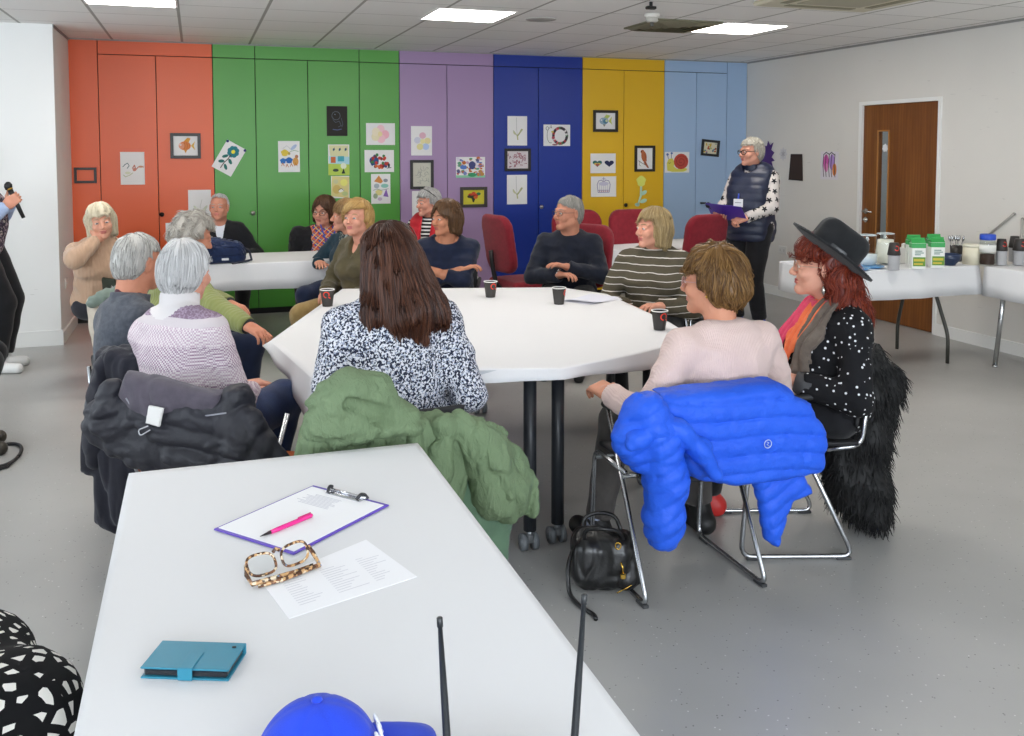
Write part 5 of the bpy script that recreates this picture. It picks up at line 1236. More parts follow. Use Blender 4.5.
    for i in range(7):
        a = r.uniform(0, 6.28); x, y = .025 * math.cos(a), .025 * math.sin(a); tx, ty = x * 1.9, y * 1.9; m = MB(); m.tube([(x * .5, y * .5, .015), (tx * .9, ty * .9, .155)], .0028, 6); m.v += []; s = MB(); s.tube([(tx * .9, ty * .9, .15), (tx, ty, .165), (tx * 1.05, ty * 1.05, .185), (tx * 1.06, ty * 1.06, .195)], [.003, .010, .010, .003], 8); m.add(s.v, s.f, True); m.build('spoon', plain('b9bbbd', .2, 1), e)
    p = at(972, 264, z); e = empty('cream_tin', p, 0, 'cream coloured round tin between the spoons and the coffee jar', 'tin'); m = MB(); m.lathe([(0, 0), (.066, 0), (.066, .135), (0, .135)], n=30); m.build('tin_body', plain('d9d3bd', .4), e); m = MB(); m.lathe([(.0675, .128), (.0675, .146), (.06, .150), (0, .150)], n=30); m.build('lid', plain('ded9c6', .4), e)
    p = at(987, 265.5, z); e = empty('coffee_jar', p, 0, 'clear coffee jar with a blue lid on the drinks table', 'jar'); m = MB(); m.lathe([(0, 0), (.052, 0), (.056, .02), (.052, .09), (.056, .16), (.050, .19), (.047, .19), (.052, .16), (.048, .09), (.052, .022), (0, .006)], n=28); m.build('jar_body', G, e)
    m = MB(); m.lathe([(0, .008), (.047, .01), (.050, .022), (.047, .085), (0, .088)], n=24); m.build('coffee', plain('3a2317', .8), e); m = MB(); m.lathe([(.053, .19), (.055, .196), (.055, .226), (.05, .232), (0, .232)], n=28); m.build('lid', plain('2148b8', .4), e); m = MB(); m.lathe([(.0568, .10), (.0575, .13), (.0572, .155)], n=28); m.build('label_band', plain('dfe0da', .5), e)
    p = at(905, 263, z); e = empty('folded_napkins', p, .4, 'white folded paper bag standing behind the grey cup stack', 'napkins'); m = MB(); m.box((-.05, -.03, 0), (.05, .03, .12), bev=.008); m.build('pack', plain('d8d6d2', .6), e); m = MB(); m.box((-.045, -.012, .118), (.045, .012, .15), bev=.004); m.build('folded_top', plain('e2e0dc', .6), e)
    p = at(990, 262, z); e = empty('side_tray', at(795, 262, z), 0, 'flat white sheet at the left end of the drinks table', 'paper'); m = MB(); m.box((-.1, -.07, 0), (.1, .07, .002)); m.build('sheet', plain('d4d5da', .6), e)
    for (u0, v0, u1, v1), lb in (((990, 234, 1013.5, 214), 'grey rod leaning slanted on the right wall above the cups'), ((1021.5, 260, 1022, 219), 'upright grey rod at the right picture edge above the cups')):
        a, b = on_x(u0, v0, XR - .012), on_x(u1, v1, XR - .012); e = empty('wall_rail', a, 0, lb, 'rail'); m = MB(); m.tube([(0, 0, 0), tuple(b - a)], .009, 8); m.build('rod', plain('a7a39c', .4), e)
        m = MB(); m.tube([(0, 0, 0), (.012, 0, 0)], .012, 8); m.tube([tuple(b - a), tuple(b - a + V(.012, 0, 0))], .012, 8); m.build('bracket', plain('8f8b85', .4), e)
drinks()

# ---------------------------------------------------------------- chairs
def sled_chair(loc, yaw, label, color='1d1d20', arms=True, hw=.21, ry=-.18, seat=None):
    e = empty('stacking_chair', (loc[0], loc[1], 0), rad(yaw), label, 'chair', 'chrome framed chairs around the big table'); cm = plain('b4b6ba', .25, 1); bk = plain(color, .6)
    for s in (-1, 1):
        x = s * hw; m = MB()
        path = arc_fillet([(x, .10, .63), (x, ry, .012), (x, .24, .012), (x, .21, .43), (x, -.06, .425)], .05, 5); m.tube(path, .0095, 10); f = m.build('side_frame', cm, e)
        if arms: m = MB(); m.tube(arc_fillet([(x, .13, .628), (x, -.06, .645), (x * .95, -.25, .665)], .05), [.013] * 8, 8); m.build('armrest', bk, e)
        for y in (ry + .04, .19): q = MB(); q.box((x - .012, y - .03, .0), (x + .012, y + .03, .012), bev=.003); q.build('glide', plain('3a3b3d', .5), f)
    m = MB(); m.tube([(-hw, .2, .40), (hw, .2, .40)], .009, 8); m.tube([(-hw, -.03, .40), (hw, -.03, .40)], .009, 8); m.build('crossbar', cm, e)
    def pan(Q): q = Q.copy(); q[:, 2] = q[:, 2] - .02 * (Q[:, 0] / .22) ** 2 + .03 * np.clip(Q[:, 1] - .16, 0, 1) * 2; return bx(q, (0, .0, .432), (hw - .012, .225, .011), .010)
    sdf_obj('seat', pan, (-.25, -.25, .39), (.25, .25, .48), .011, plain(seat, .6) if seat else bk, e)
    def back(Q): q = Q.copy(); q[:, 1] = q[:, 1] - .12 * (Q[:, 0]) ** 2 * 5 + .12 * (Q[:, 2] - .6); return bx(q, (0, -.245, .625), (hw - .02, .010, .115), .010)
    sdf_obj('backrest', back, (-.24, -.32, .5), (.24, -.12, .83), .011, bk, e)
    m = MB()
    for s in (-1, 1): m = MB(); m.tube(arc_fillet([(s * (hw - .03), -.1, .425), (s * (hw - .03), -.235, .44), (s * (hw - .03), -.258, .69)], .05), .0095, 8); m.build('back_frame', cm, e)
    return e
def red_chair(loc, yaw, label, h=1.05):
    e = empty('office_chair', (loc[0], loc[1], 0), rad(yaw), label, 'chair', 'maroon upholstered office chairs'); rm = cloth_mat('7a1a26', '861f2c', 400, 30, .35, .002); bk = plain('1b1b1d', .5)
    def st(Q): return bx(Q, (0, .0, .455), (.245, .235, .04), .035) - .012 * np.exp(-(Q[:, 0] ** 2 + Q[:, 1] ** 2) / .03)
    sdf_obj('seat', st, (-.28, -.27, .39), (.28, .27, .54), .013, rm, e)
    def bc(Q):
        q = Q.copy(); q[:, 1] = q[:, 1] + .16 * (Q[:, 2] - .62) - .35 * Q[:, 0] ** 2; f2 = bx(np.stack([Q[:, 0], np.zeros_like(Q[:, 0]), Q[:, 2]], 1), (0, 0, (.56 + h) / 2), (.235, 1, (h - .56) / 2), .12); return smax(np.abs(q[:, 1] + .235) - .036, f2, .03)
    sdf_obj('backrest', bc, (-.27, -.40, .5), (.27, -.12, h + .03), .014, rm, e)
    m = MB(); m.tube(arc_fillet([(0, -.1, .41), (0, -.27, .42), (0, -.315, .62), (0, -.33, .75)], .08), .02, 8); m.build('back_bracket', bk, e)
    m = MB(); m.tube([(0, 0, .10), (0, 0, .42)], .025, 12); m.build('gas_column', bk, e)
    for i in range(5):
        a = 2 * math.pi * i / 5; x, y = .28 * math.cos(a), .28 * math.sin(a); m = MB(); m.tube([(0, 0, .11), (x, y, .075)], [.026, .016], 8); f = m.build('base_arm', bk, e); q = MB(); q.tube([(x - .015 * math.sin(a), y + .015 * math.cos(a), .028), (x + .015 * math.sin(a), y - .015 * math.cos(a), .028)], .027, 12); q.tube([(x, y, .03), (x, y, .08)], .008, 6); q.build('castor', bk, f)
    return e
def place_red():
    p = at(525, 282, .46); red_chair(p, -80, 'empty maroon chair in front of the royal blue door, side on')
    p = at(573, 208.5, 1.06); red_chair((p[0], p[1] - .3), 175, 'empty maroon chair directly behind the man in glasses')
    p = at(633, 208, 1.06); red_chair((p[0], p[1] - .28), 184, 'empty maroon chair behind the table by the yellow cupboard')
    p = at(697, 214, 1.05); red_chair((p[0] + .02, p[1] + .25), 15, 'empty maroon chair in front of the standing woman')
place_red()

# ---------------------------------------------------------------- cloth patterns worn by people
def pat(name, fn, rough=.85, bump=(300, .3)):
    t = NT(name, rough, 0, .25); t.color(fn(t)); 
    if bump: t.bump(t.noise(bump[0], detail=2), bump[1], .003)
    return t.m
def sep(t, co=None, scale=None): s = t.n('SeparateXYZ'); t.put(s.inputs[0], co or t.co(scale)); return s.outputs
def voro(t, scale, co=None, rand=1.0, feature='F1'):
    v = t.n('TexVoronoi', feature=feature); t.put(v.inputs['Vector'], co or t.co()); v.inputs['Scale'].default_value = scale; v.inputs['Randomness'].default_value = rand; return v
def stripes(t, ax, freq, duty, a, b, off=0., warp=.0):
    s = sep(t)[ax]
    if warp: s = t.math('ADD', s, t.math('MULTIPLY', t.math('SUBTRACT', t.noise(5), .5), warp))
    return t.mix(t.math('LESS_THAN', t.math('FRACT', t.math('MULTIPLY_ADD', s, freq, off)), duty), a, b)
def knit(c, c2, freq=190, name='knit', ax='X', st=.5):
    t = NT(name, .9, 0, .2); t.color(t.mix(t.noise(14, detail=4), lin(c), lin(c2)))
    w = t.n('TexWave', wave_type='BANDS', bands_direction=ax); t.put(w.inputs[0], t.co()); w.inputs['Scale'].default_value = freq / 20; w.inputs['Distortion'].default_value = 1.2; w.inputs['Detail'].default_value = 1
    t.bump(t.math('ADD', w.outputs['Fac'], t.math('MULTIPLY', t.noise(260), .6)), st, .004); t.b.inputs['Sheen Weight'].default_value = .2; return t.m
SPECK = pat('speckled_print', lambda t: t.mix(t.math('GREATER_THAN', t.noise(125, detail=2, rough=.6), .51), t.mix(t.math('GREATER_THAN', t.noise(150, t.co((1, 1.3, .9)), 1), .55), lin('d3d4da'), lin('8f97ab')), lin('23283a')), bump=(200, .15))
DOTS = pat('white_dotted_black', lambda t: t.mix(t.math('LESS_THAN', voro(t, 42, rand=.75).outputs['Distance'], .2), lin('131316'), lin('d9d9dc')), bump=(250, .25))
SPOTS = pat('white_spotted_black', lambda t: t.mix(t.math('GREATER_THAN', voro(t, 40, t.co((1, .60, .8), (.3, .2, .5)), rand=.8, feature='DISTANCE_TO_EDGE').outputs['Distance'], .22), lin('111113'), lin('e2dfd8')), bump=(250, .1))
STRIPE = pat('white_striped_khaki', lambda t: stripes(t, 'Z', 23, .10, t.mix(t.noise(160), lin('4a4436'), lin('575041')), lin('d9d2cb'), .35, .03), bump=(220, .35))
def plaid(t):
    x, y, z = [sep(t, t.co((1, 1, 1), (.4, .5, .6)))[i] for i in range(3)]
    f = lambda s, fr, d, o=0.: t.math('LESS_THAN', t.math('FRACT', t.math('MULTIPLY_ADD', s, fr, o)), d)
    c = t.mix(f(x, 24, .45), lin('b43a3a'), lin('3f55a0')); c = t.mix(f(z, 24, .35), c, lin('c26a44')); c = t.mix(f(x, 24, .10, .2), c, lin('d8c9b4')); return t.mix(f(z, 24, .12, .3), c, lin('d9c36a'))
PLAID = pat('checked_scarf', plaid)
def stars(t):
    sc = 13.0; co = t.co(sc); v = voro(t, 1.0, co, .35); d = t.n('VectorMath', operation='SUBTRACT'); t.put(d.inputs[0], co); t.put(d.inputs[1], v.outputs['Position']); s = t.n('SeparateXYZ'); t.put(s.inputs[0], d.outputs[0])
    h = t.math('ADD', t.math('MULTIPLY', s.outputs['X'], .8), t.math('MULTIPLY', s.outputs['Y'], .6)); ang = t.math('ARCTAN2', h, s.outputs['Z']); r = t.math('SQRT', t.math('ADD', t.math('MULTIPLY', h, h), t.math('MULTIPLY', s.outputs['Z'], s.outputs['Z'])))
    tri = t.math('ABSOLUTE', t.math('SUBTRACT', t.math('FRACT', t.math('MULTIPLY_ADD', ang, 5 / 6.28319, 10.5)), .5)); lim = t.math('MULTIPLY_ADD', tri, .44, .13)
    return t.mix(t.math('LESS_THAN', r, lim), lin('c3bcb8'), lin('17171c'))
STARS = pat('black_stars_on_grey', stars)
def lilac_bands(t):
    z = t.math('ADD', sep(t)['Z'], t.math('MULTIPLY', t.math('SUBTRACT', t.noise(9), .5), .02)); k = t.n('TexChecker'); t.put(k.inputs[0], t.co(165)); k.inputs[1].default_value = lin('d8cfd1'); k.inputs[2].default_value = lin('8f7389'); k.inputs[3].default_value = 1
    k2 = t.n('TexChecker'); t.put(k2.inputs[0], t.co(150)); k2.inputs[1].default_value = lin('dad2d3'); k2.inputs[2].default_value = lin('b49dab'); k2.inputs[3].default_value = 1
    lt = lambda e: t.math('LESS_THAN', z, e)
    c = t.mix(lt(.985), t.mix(t.math('GREATER_THAN', t.noise(130), .5), lin('9c8a9c'), lin('816c7e')), lin('c6bdc0')); c = t.mix(lt(.955), c, k2.outputs[0]); c = t.mix(lt(.885), c, k.outputs[0]); c = t.mix(lt(.80), c, k2.outputs[0]); c = t.mix(lt(.745), c, k.outputs[0]); c = t.mix(lt(.66), c, k2.outputs[0]); return c
LILAC = pat('lilac_cream_knit', lilac_bands, bump=(140, .6))
FLORAL = pat('small_floral_print', lambda t: t.ramp(voro(t, 70).outputs['Color'], [(0, '3a3442'), (.45, '3a3442'), (.5, 'a89aa0'), (.7, '6a5a6e'), (.85, 'b4a8a4')], 'CONSTANT'))
WBSTRIPE = pat('black_white_stripes', lambda t: stripes(t, 'Z', 32, .45, lin('1a1a1c'), lin('dcdcda')))
SPOTSCARF = pat('grey_spotted_scarf', lambda t: t.mix(t.math('GREATER_THAN', t.noise(70, detail=1), .55), lin('3c4648'), lin('9aa29c')))
JEANS = cloth_mat('1f2b4a', '2b3a5e', 420, 10, .4)
BLACKC = cloth_mat('141417', '1b1b1f', 350, 12, .3); NAVYC = cloth_mat('18213a', '1e2944', 350, 12, .35)

def sitter(chair, **kw): pass
def lap(z=.62, y=.30, x=.07): return dict(L=((-x, y, z), (-.45, -.6, -.8)), R=((x, y, z), (.45, -.6, -.8)))
def under(I, label, dy=.05, yaw=None, color='1d1d20', dx=0, **k):
    y = math.degrees(I['yaw']) if yaw is None else yaw; p = I['base'] + Rz(rad(y)) @ V(dx, dy, 0); return sled_chair(p, y, label, color, **k)
def ring(par, I, name, r0, th, z0, z1, mat, wob=.0, res=.005):
    N, Hl = I['N'], I['Hl']; ax = nrm(Hl + V(0, -.03, -.06) - N)
    def f(P):
        q = P - N.astype(np.float32); h = q @ ax.astype(np.float32); rr = np.sqrt(np.maximum((q * q).sum(1) - h * h, 0)); r1 = r0 + .25 * (h - z0) * -1
        return smax(np.abs(rr - r1) - th, np.abs(h - (z0 + z1) / 2) - (z1 - z0) / 2, .006) - wob * vnoise(P, 30, 3)
    return sdf_obj(name, f, N - .16, N + .18, res, mat, par)

# ---------------------------------------------------------------- the people round the big table
GREYH = ('8f8d8b', 'b3b1ae', 'd2d0cd'); WHITEH = ('9c9b9b', 'bcbbbb', 'd6d6d6')
def people():
    # pink ribbed jumper, seen from behind
    h = at(713, 282, 1.095); yw = 4; ln = .08
    I = person('woman in a pale pink ribbed jumper seen from behind, seated over the blue coat', h, yw, 40, 0, lean=ln, w=1.10, belly=.04, sh=1.08, seat=.45, hs=1.06,
        hair=dict(col=('4c321b', '73532c', '947042'), vol=.022, back=.03, top=1.25, hl=.045, yf=.024, zl=-.098, zs=-.012, n=1300, len=.085, lift=.010, wave=.5, r=.0026, lump=.010, sweep=(.3, .1, .1), crown=(-.01, -.02, .10), g=.7), brow='8a6a48', glasses=dict(c='b98a86', r=.0016),
        top=dict(mat=knit('cdb3ad', 'd6bfb8', 900, 'pink_rib', 'X', .35), name='jumper', t=.014, cuff=.02, fold=.007), legs=dict(mat=cloth_mat('4a4644', '54504d')), shoes='151515',
        arms=dict(L=(wloc(h, yw, ln, 0, (1.455, 3.12, .675)), (-.25, -1, -.55)), R=((.15, .26, .66), (.9, -.3, -.6))), hands=dict(L=dict(n=(.3, 0, -1), curl=.5)), feet=dict(L=(-.30, .42, .085), R=(.16, .38, .085)))
    q = MB(); c = I['Hl'] + I['H'] @ V(-.082, -.006, -.045); q.lathe([(0, -.006), (.005, -.004), (.006, 0), (.004, .006), (0, .007)], c=tuple(c), n=10); q.build('earring', plain('c9a040', .2, 1), I['par'])
    m = MB(); A = I['K']['L'][2]; m.lathe([(.047, -.02), (.046, .03), (.044, .07), (.040, .072), (0, .072)], c=tuple(A), n=18); m.build('sock', pat('spotted_sock', lambda t: t.mix(t.math('LESS_THAN', voro(t, 70).outputs['Distance'], .3), lin('a9b0c8'), lin('dcdfe8'))), I['par'])
    global PINK; PINK = I
    # black hat, pink and orange scarf
    h = at(821, 267, 1.115); yw = 78; ln = .04
    I = person('woman in a black felt hat, pink and orange scarf and dotted black blouse', h, yw, 60, 4, lean=ln, w=1.06, belly=.03, skin='dba994', lip='a8433f', hs=1.02,
        hair=dict(col=('5a1f16', '7e2f1f', '9a4428'), vol=.016, back=.03, hl=.05, yf=-.006, zl=-.28, zs=.012, long=True, n=1800, len=.16, m=12, lift=.03, wave=1.8, lump=.012, r=.0024, locks=[((0, -.075, -.03), (.0, -.15, -.20), .06, .055), ((-.05, -.06, -.04), (-.06, -.12, -.19), .05, .045), ((.05, -.06, -.04), (.05, -.11, -.2), .05, .04), ((0, -.13, -.15), (0, -.17, -.25), .05, .03)], hn=.012), brow='7a4a34', glasses=dict(c='b59a86', r=.0015, lens=(.026, .018), metal=.4),
        top=dict(mat=DOTS, name='blouse', t=.018, cuff=.05, fold=.010, res=.009), legs=dict(mat=BLACKC), shoes='c02a26',
        arms=dict(L=(wloc(h, yw, ln, 0, at(790, 380, .69)), (-.6, -.7, -.5)), R=((.10, .30, .66), (.5, -.6, -.8))), hands=dict(L=dict(n=(.5, .2, -1), curl=.55), R=dict(curl=.5)), feet=dict(L=(.26, .42, .085, (.6, 1, .6)), R=(.46, .40, .085, (.7, 1, .6))))
    par, H, Hl = I['par'], I['H'], I['Hl']; HH = H @ Rx(rad(33)); hc = Hl + H @ V(0, -.030, .054)
    felt = cloth_mat('17181a', '1f2022', 400, 20, .25)
    def hat(P):
        Q = (P - hc.astype(np.float32)) @ HH.astype(np.float32)
        r = np.sqrt((Q[:, 0] / .9) ** 2 + Q[:, 1] ** 2); bz = .30 * np.maximum(r - .10, 0) ** 1.25 + .5 * Q[:, 0] ** 2 - .10 * np.maximum(Q[:, 1], 0) ** 1.3 * 0
        brim = np.maximum(np.abs(Q[:, 2] - bz) - .0055, r - .190)
        Qc = Q.copy(); s = 1 - .9 * np.clip(Q[:, 2], 0, .13); Qc[:, 0] /= s; cr = bx(Qc, (0, 0, .05), (.088, .105, .085), .05); cr = smax(cr, -ell(Q, (0, .0, .155), (.022, .085, .032)), .03)
        for sx in (-1, 1): cr = smax(cr, -ell(Q, (sx * .085, .085, .12), (.03, .045, .05)), .03)
        cr = np.maximum(cr, -Q[:, 2]); return smin(brim, cr, .008)
    sdf_obj('hat', hat, hc - .24, hc + .24, .0048, felt, par)
    m = MB(); m.add([hc + HH @ V(a * .0905 * math.cos(t), a * .1075 * math.sin(t), z) for (a, z) in ((1.0, .008), (1.02, .012), (1.0, .040), (.98, .044)) for t in np.linspace(0, 2 * math.pi, 41)[:-1]], [(r * 40 + j, r * 40 + (j + 1) % 40, (r + 1) * 40 + (j + 1) % 40, (r + 1) * 40 + j) for r in range(3) for j in range(40)], True); m.build('hat_band', plain('2c2d30', .35), par)
    pk = cloth_mat('c8355a', 'dc4a6c', 260, 25, .4); og = cloth_mat('e2683f', 'ee7f4e', 260, 25, .4); gy = cloth_mat('5a5048', '6a6057', 260, 25, .4)
    N, T, pel = I['N'], I['T'], I['pel']
    ring(par, I, 'scarf', .088, .024, -.055, .035, pk, .010)
    def strip(name, pts, wid, mat, seed):
        P = [pel + T @ V(*p) for p in pts]; nrmv = T @ V(0, 1, 0)
        def f(X):
            d = None
            for a, b in zip(P[:-1], P[1:]):
                e = cone(X, a, b, wid, wid); d = e if d is None else smin(d, e, .03)
            core = I['torso'](X) - .018
            d = np.maximum(d, np.abs(core - .014 - .005 * np.sin(X @ (T @ V(1, 0, 0)).astype(np.float32) * 160 + seed)) - .007); return d
        A = np.array(P); sdf_obj(name, f, A.min(0) - wid - .05, A.max(0) + wid + .05, .0065, mat, par)
    strip('scarf_pink_end', [(.05, .10, .47), (.085, .15, .30), (.09, .16, .14), (.10, .16, .04)], .055, pk, 1); strip('scarf_orange_end', [(-.045, .1, .45), (-.02, .15, .28), (.0, .16, .12), (.01, .2, -.02)], .050, og, 2); strip('scarf_brown_end', [(-.085, .06, .46), (-.10, .13, .30), (-.085, .16, .12), (-.07, .2, -.02)], .050, gy, 3)
    for s in (-1, 1): m = MB(); c = Hl + H @ V(s * .082, -.004, -.045); m.tube([tuple(c), tuple(c - V(0, 0, .02))], .0012, 5); m.lathe([(0, -.062), (.009, -.045), (.004, -.022), (0, -.018)], c=tuple(c), n=6); m.build('earring', plain('a9a59c', .25, 1), par)
    m = MB(); J = I['J']['L']; f = nrm(J[2] - J[1]); m.tube([tuple(J[2] - f * .085), tuple(J[2] - f * .02)], [.046, .043], 14); m.build('cuff', plain('3a3a3c', .7), par)
    global HATW; HATW = I
    # brown long hair, speckled blouse, back to the viewer
    h = at(389, 258, 1.20); yw = 0; ln = .14
    I = person('woman with long brown hair in a blue and white speckled blouse, back turned', h, yw, 6, -3, hroll=-6, lean=ln, w=1.10, sh=1.08, seat=.47,
        hair=dict(col=('2a1610', '45281c', '5f3a28'), vol=.022, back=.03, hl=.05, yf=.03, zl=-.40, zs=-.30, long=True, n=2600, len=.34, m=14, lift=.006, wave=.28, jit=.1, lump=.008, r=.0028, g=2.0, crown=(0, 0, .10),
                  locks=[((0, -.05, .0), (.0, -.135, -.19), .088, .09), ((.03, -.05, -.03), (.10, -.13, -.22), .08, .055), ((.10, -.12, -.20), (.165, -.13, -.29), .05, .022), ((-.045, -.05, -.03), (-.105, -.11, -.18), .07, .05), ((-.10, -.11, -.17), (-.145, -.12, -.235), .045, .02), ((.0, -.09, -.12), (.03, -.155, -.30), .065, .03), ((-.03, -.10, -.12), (-.05, -.155, -.27), .05, .025)], hn=.01), brow='3a2418',
        top=dict(mat=SPECK, name='blouse', t=.017, cuff=.03, fold=.010), legs=dict(mat=BLACKC), arms=dict(L=((-.19, .20, .66), (-.3, -.5, -1)), R=((.19, .20, .66), (.3, -.5, -1))))
    global LONG; LONG = I; under(I, 'chair of the long haired woman, hung with the green coat', .05)
    # white haired woman, lilac and cream knit
    h = at(186, 272, 1.13); yw = -44; ln = .10
    I = person('white haired woman in a lilac and cream patterned jumper, back half turned', h, yw, -32, -4, lean=ln, side=-.075, w=1.03, sh=.97, skin='d9a490',
        hair=dict(col=WHITEH, vol=.014, back=.022, hl=.05, yf=.018, zl=-.085, zs=.012, n=900, len=.085, lift=.003, r=.0026, g=1.4, jit=.1, wave=.15, crown=(0, -.03, .105), lump=.005), brow='b0aaa4',
        top=dict(mat=[LILAC, cloth_mat('cfcaca')], name='jumper', t=.016, cuff=.0, fold=.007, turtle=.075, pick=lambda fc, J: (((fc - J['N']) @ J['T'][:, 2] > -.018) & (np.linalg.norm((fc - J['N'])[:, :2], axis=1) < .10)).astype(int)),
        legs=dict(mat=JEANS, t=.016), arms=dict(L=((-.04, .34, .64), (-.5, -.5, -.8)), R=(wloc(h, yw, ln, -.075, at(252, 392, .635)), (.6, -.6, -.6))), hands=dict(R=dict(curl=.5)), feet=dict(L=(-.05, .45, .085), R=(.02, .40, .17)))
    global LILW; LILW = I; under(I, 'chair of the woman in the lilac jumper, hung with a black jacket', .04, dx=.15, seat='c4622e', arms=False)
    # grey haired man in charcoal
    h = at(139, 262, 1.12); yw = -62; ln = .10
    I = person('grey haired man in a charcoal fleece with a maroon collar, facing the table', h, yw, -52, -6, lean=ln, side=-.08, fem=False, w=.98, sh=.92, neckz=.168, skin='d0967c',
        hair=dict(col=('86847f', 'a9a7a2', 'c9c7c3'), vol=.008, back=.012, hl=.062, fringe=.2, yf=.008, zl=-.07, zs=.012, n=900, len=.05, lift=.004, r=.0024, wave=.5, g=1.0, crown=(.0, -.03, .10), lump=.004), brow='b0aba4',
        top=dict(mat=cloth_mat('3f434c', '4d515a', 300, 60, .5), name='fleece', t=.018, cuff=.0, fold=.008, turtle=.040), legs=dict(mat=BLACKC), arms=lap(.63), hands=dict(L=dict(curl=.6), R=dict(curl=.6)))
    ring(I['par'], I, 'collar', .064, .006, .02, .078, cloth_mat('4a2030'), .002); global CHAR; CHAR = I; under(I, 'chair of the man in charcoal, hung with a dark coat', .17, yaw=-66, arms=False)
    # curly grey man in green
    h = at(193, 236, 1.12); yw = -72; ln = .18
    I = person('man with tousled grey hair in a sage green jumper, looking down at his hands', h, yw, -72, -20, lean=ln, fem=False, w=1.04, skin='cf957c',
        hair=dict(col=('8a857d', 'a8a299', 'c6c1b8'), vol=.022, back=.026, hl=.066, yf=.02, zl=-.07, zs=.005, n=1000, len=.055, lift=.018, wave=1.6, r=.0024, lump=.012, g=.3), brow='9a948b',
        top=dict(mat=knit('7f8550', '8d935c', 300, 'sage_knit'), name='jumper', t=.018, cuff=.0, fold=.008), legs=dict(mat=NAVYC), arms=dict(L=(wloc(h, yw, ln, 0, at(290, 338, .66)), (-.5, -.5, -.8)), R=(wloc(h, yw, ln, 0, at(272, 345, .64)), (.5, -.5, -.9))), hands=dict(L=dict(curl=.3), R=dict(curl=.35)))
    for sd in 'LR': S, E, Wr = I['J'][sd]; f = nrm(Wr - E); MB().tube([tuple(Wr - f * .012), tuple(Wr + f * .006)], [.042, .040], 14).build('cuff', plain('262a2c', .8), I['par'])
    under(I, 'chair of the man in the sage green jumper', .05)
    # beige roll neck, chin on hand
    h = at(101, 221, 1.11); yw = -165; ln = .09
    I = person('blonde woman in a beige roll neck jumper resting her chin on her hand', h, yw, -172, -4, hroll=8, lean=ln, w=1.02, skin='dcab94',
        hair=dict(col=('b9ab90', 'd2c6ac', 'e4dbc6'), vol=.017, hl=.044, yf=.045, zl=-.125, zs=-.10, bob=True, hn=.012, n=800, len=.10, lift=.003, g=1.5, jit=.1, r=.0025), brow='a8977c',
        top=dict(mat=knit('b2937a', 'bf9f86', 300, 'beige_knit'), name='jumper', t=.018, cuff=.02, fold=.009, turtle=.075), legs=dict(mat=cloth_mat('2a2a30')),
        arms=dict(R=((.035, .145, .985), (.9, .1, -.6)), L=((-.10, .30, .64), (-.5, -.5, -.7))), hands=dict(R=dict(d=(-.35, -.25, 1), n=(-.4, -1, -.1), curl=.9)), feet=dict(L=(-.46, .20, .085, (-1, .8, .6)), R=(-.28, .26, .085, (-1, .8, .6))))
    m = MB(); c = I['pel'] + I['T'] @ V(-.085, .155, .30); m.box(tuple(c - .012), tuple(c + .012), bev=.004); m.build('brooch', plain('1a1a1c', .4), I['par']); global BEIG; BEIG = I
    # dark suit behind the far table
    h = at(219, 207, 1.085); yw = 182; ln = .08
    I = person('white haired man in a dark jacket seated behind the far white table', h, yw, 165, 3, lean=ln, fem=False, w=1.08, belly=.02, skin='d39b85',
        hair=dict(col=WHITEH, vol=.006, hl=.093, fringe=.25, yf=-.004, zl=-.06, zs=.0, n=450, len=.04), brow='c4beb8',
        top=dict(mat=cloth_mat('17181c', '1e1f24'), name='jacket', t=.02, cuff=.0, fold=.008, vneck=.16), legs=dict(mat=BLACKC), shoes='24262e', arms=dict(L=((-.16, .27, .68), (-.8, -.4, -.6)), R=((.16, .27, .66), (.8, -.4, -.6))), feet=dict(L=(-.16, .22, .085), R=(.10, .30, .085)))
    def shirt(P): q = (P - I['pel'].astype(np.float32)) @ I['T'].astype(np.float32); return np.maximum(I['torso'](P) - .008, .25 - q[:, 2])
    sdf_obj('shirt', shirt, I['N'] - V(.25, .2, .35), I['N'] + V(.25, .25, .12), .01, cloth_mat('dfe2ea'), I['par']); under(I, 'chair of the man in the dark jacket behind the far table', .04)
    # checked scarf and black coat
    h = at(324, 211, 1.05); yw = 178; ln = .12
    I = person('woman in glasses with a red and blue checked scarf and black coat', h, yw, 146, -4, hroll=-6, lean=ln, w=1.18, sh=1.2, hs=1.1, skin='d8a48f',
        hair=dict(col=('3a261b', '553a28', '6e4e38'), vol=.018, hl=.07, yf=.045, zl=-.11, zs=-.09, bob=True, n=700, len=.10, g=1.4, jit=.12, r=.0025, fringe=.8), brow='4a3426', glasses=dict(c='3a2a26'),
        top=dict(mat=cloth_mat('131316', '1b1b20'), name='coat', t=.028, cuff=.0, fold=.012), legs=dict(mat=BLACKC), arms=dict(L=((-.10, .24, .66), (-.4, -.5, -.8)), R=((.12, .24, .64), (.4, -.5, -.8))))
    def sc(P):
        q = (P - I['pel'].astype(np.float32)) @ I['T'].astype(np.float32); d = np.abs(I['torso'](P) - .034) - .012; return np.maximum(np.maximum(d, np.abs(q[:, 0]) - .115 - .006 * np.sin(q[:, 2] * 70)), np.maximum(.12 - q[:, 2], -q[:, 1] + .0)) - .004 * vnoise(P, 20, 4)
    sdf_obj('scarf', sc, I['N'] - V(.25, .2, .42), I['N'] + V(.25, .25, .12), .009, PLAID, I['par']); ring(I['par'], I, 'scarf_loop', .08, .022, -.06, .03, PLAID, .008)
    m = MB(); c = I['pel'] + I['T'] @ V(-.03, .185, .17); m.box(tuple(c - V(.05, .003, .035)), tuple(c + V(.05, .003, .035)), bev=.002); m.build('name_badge', plain('e2e4e8', .4), I['par'])
    m = MB()
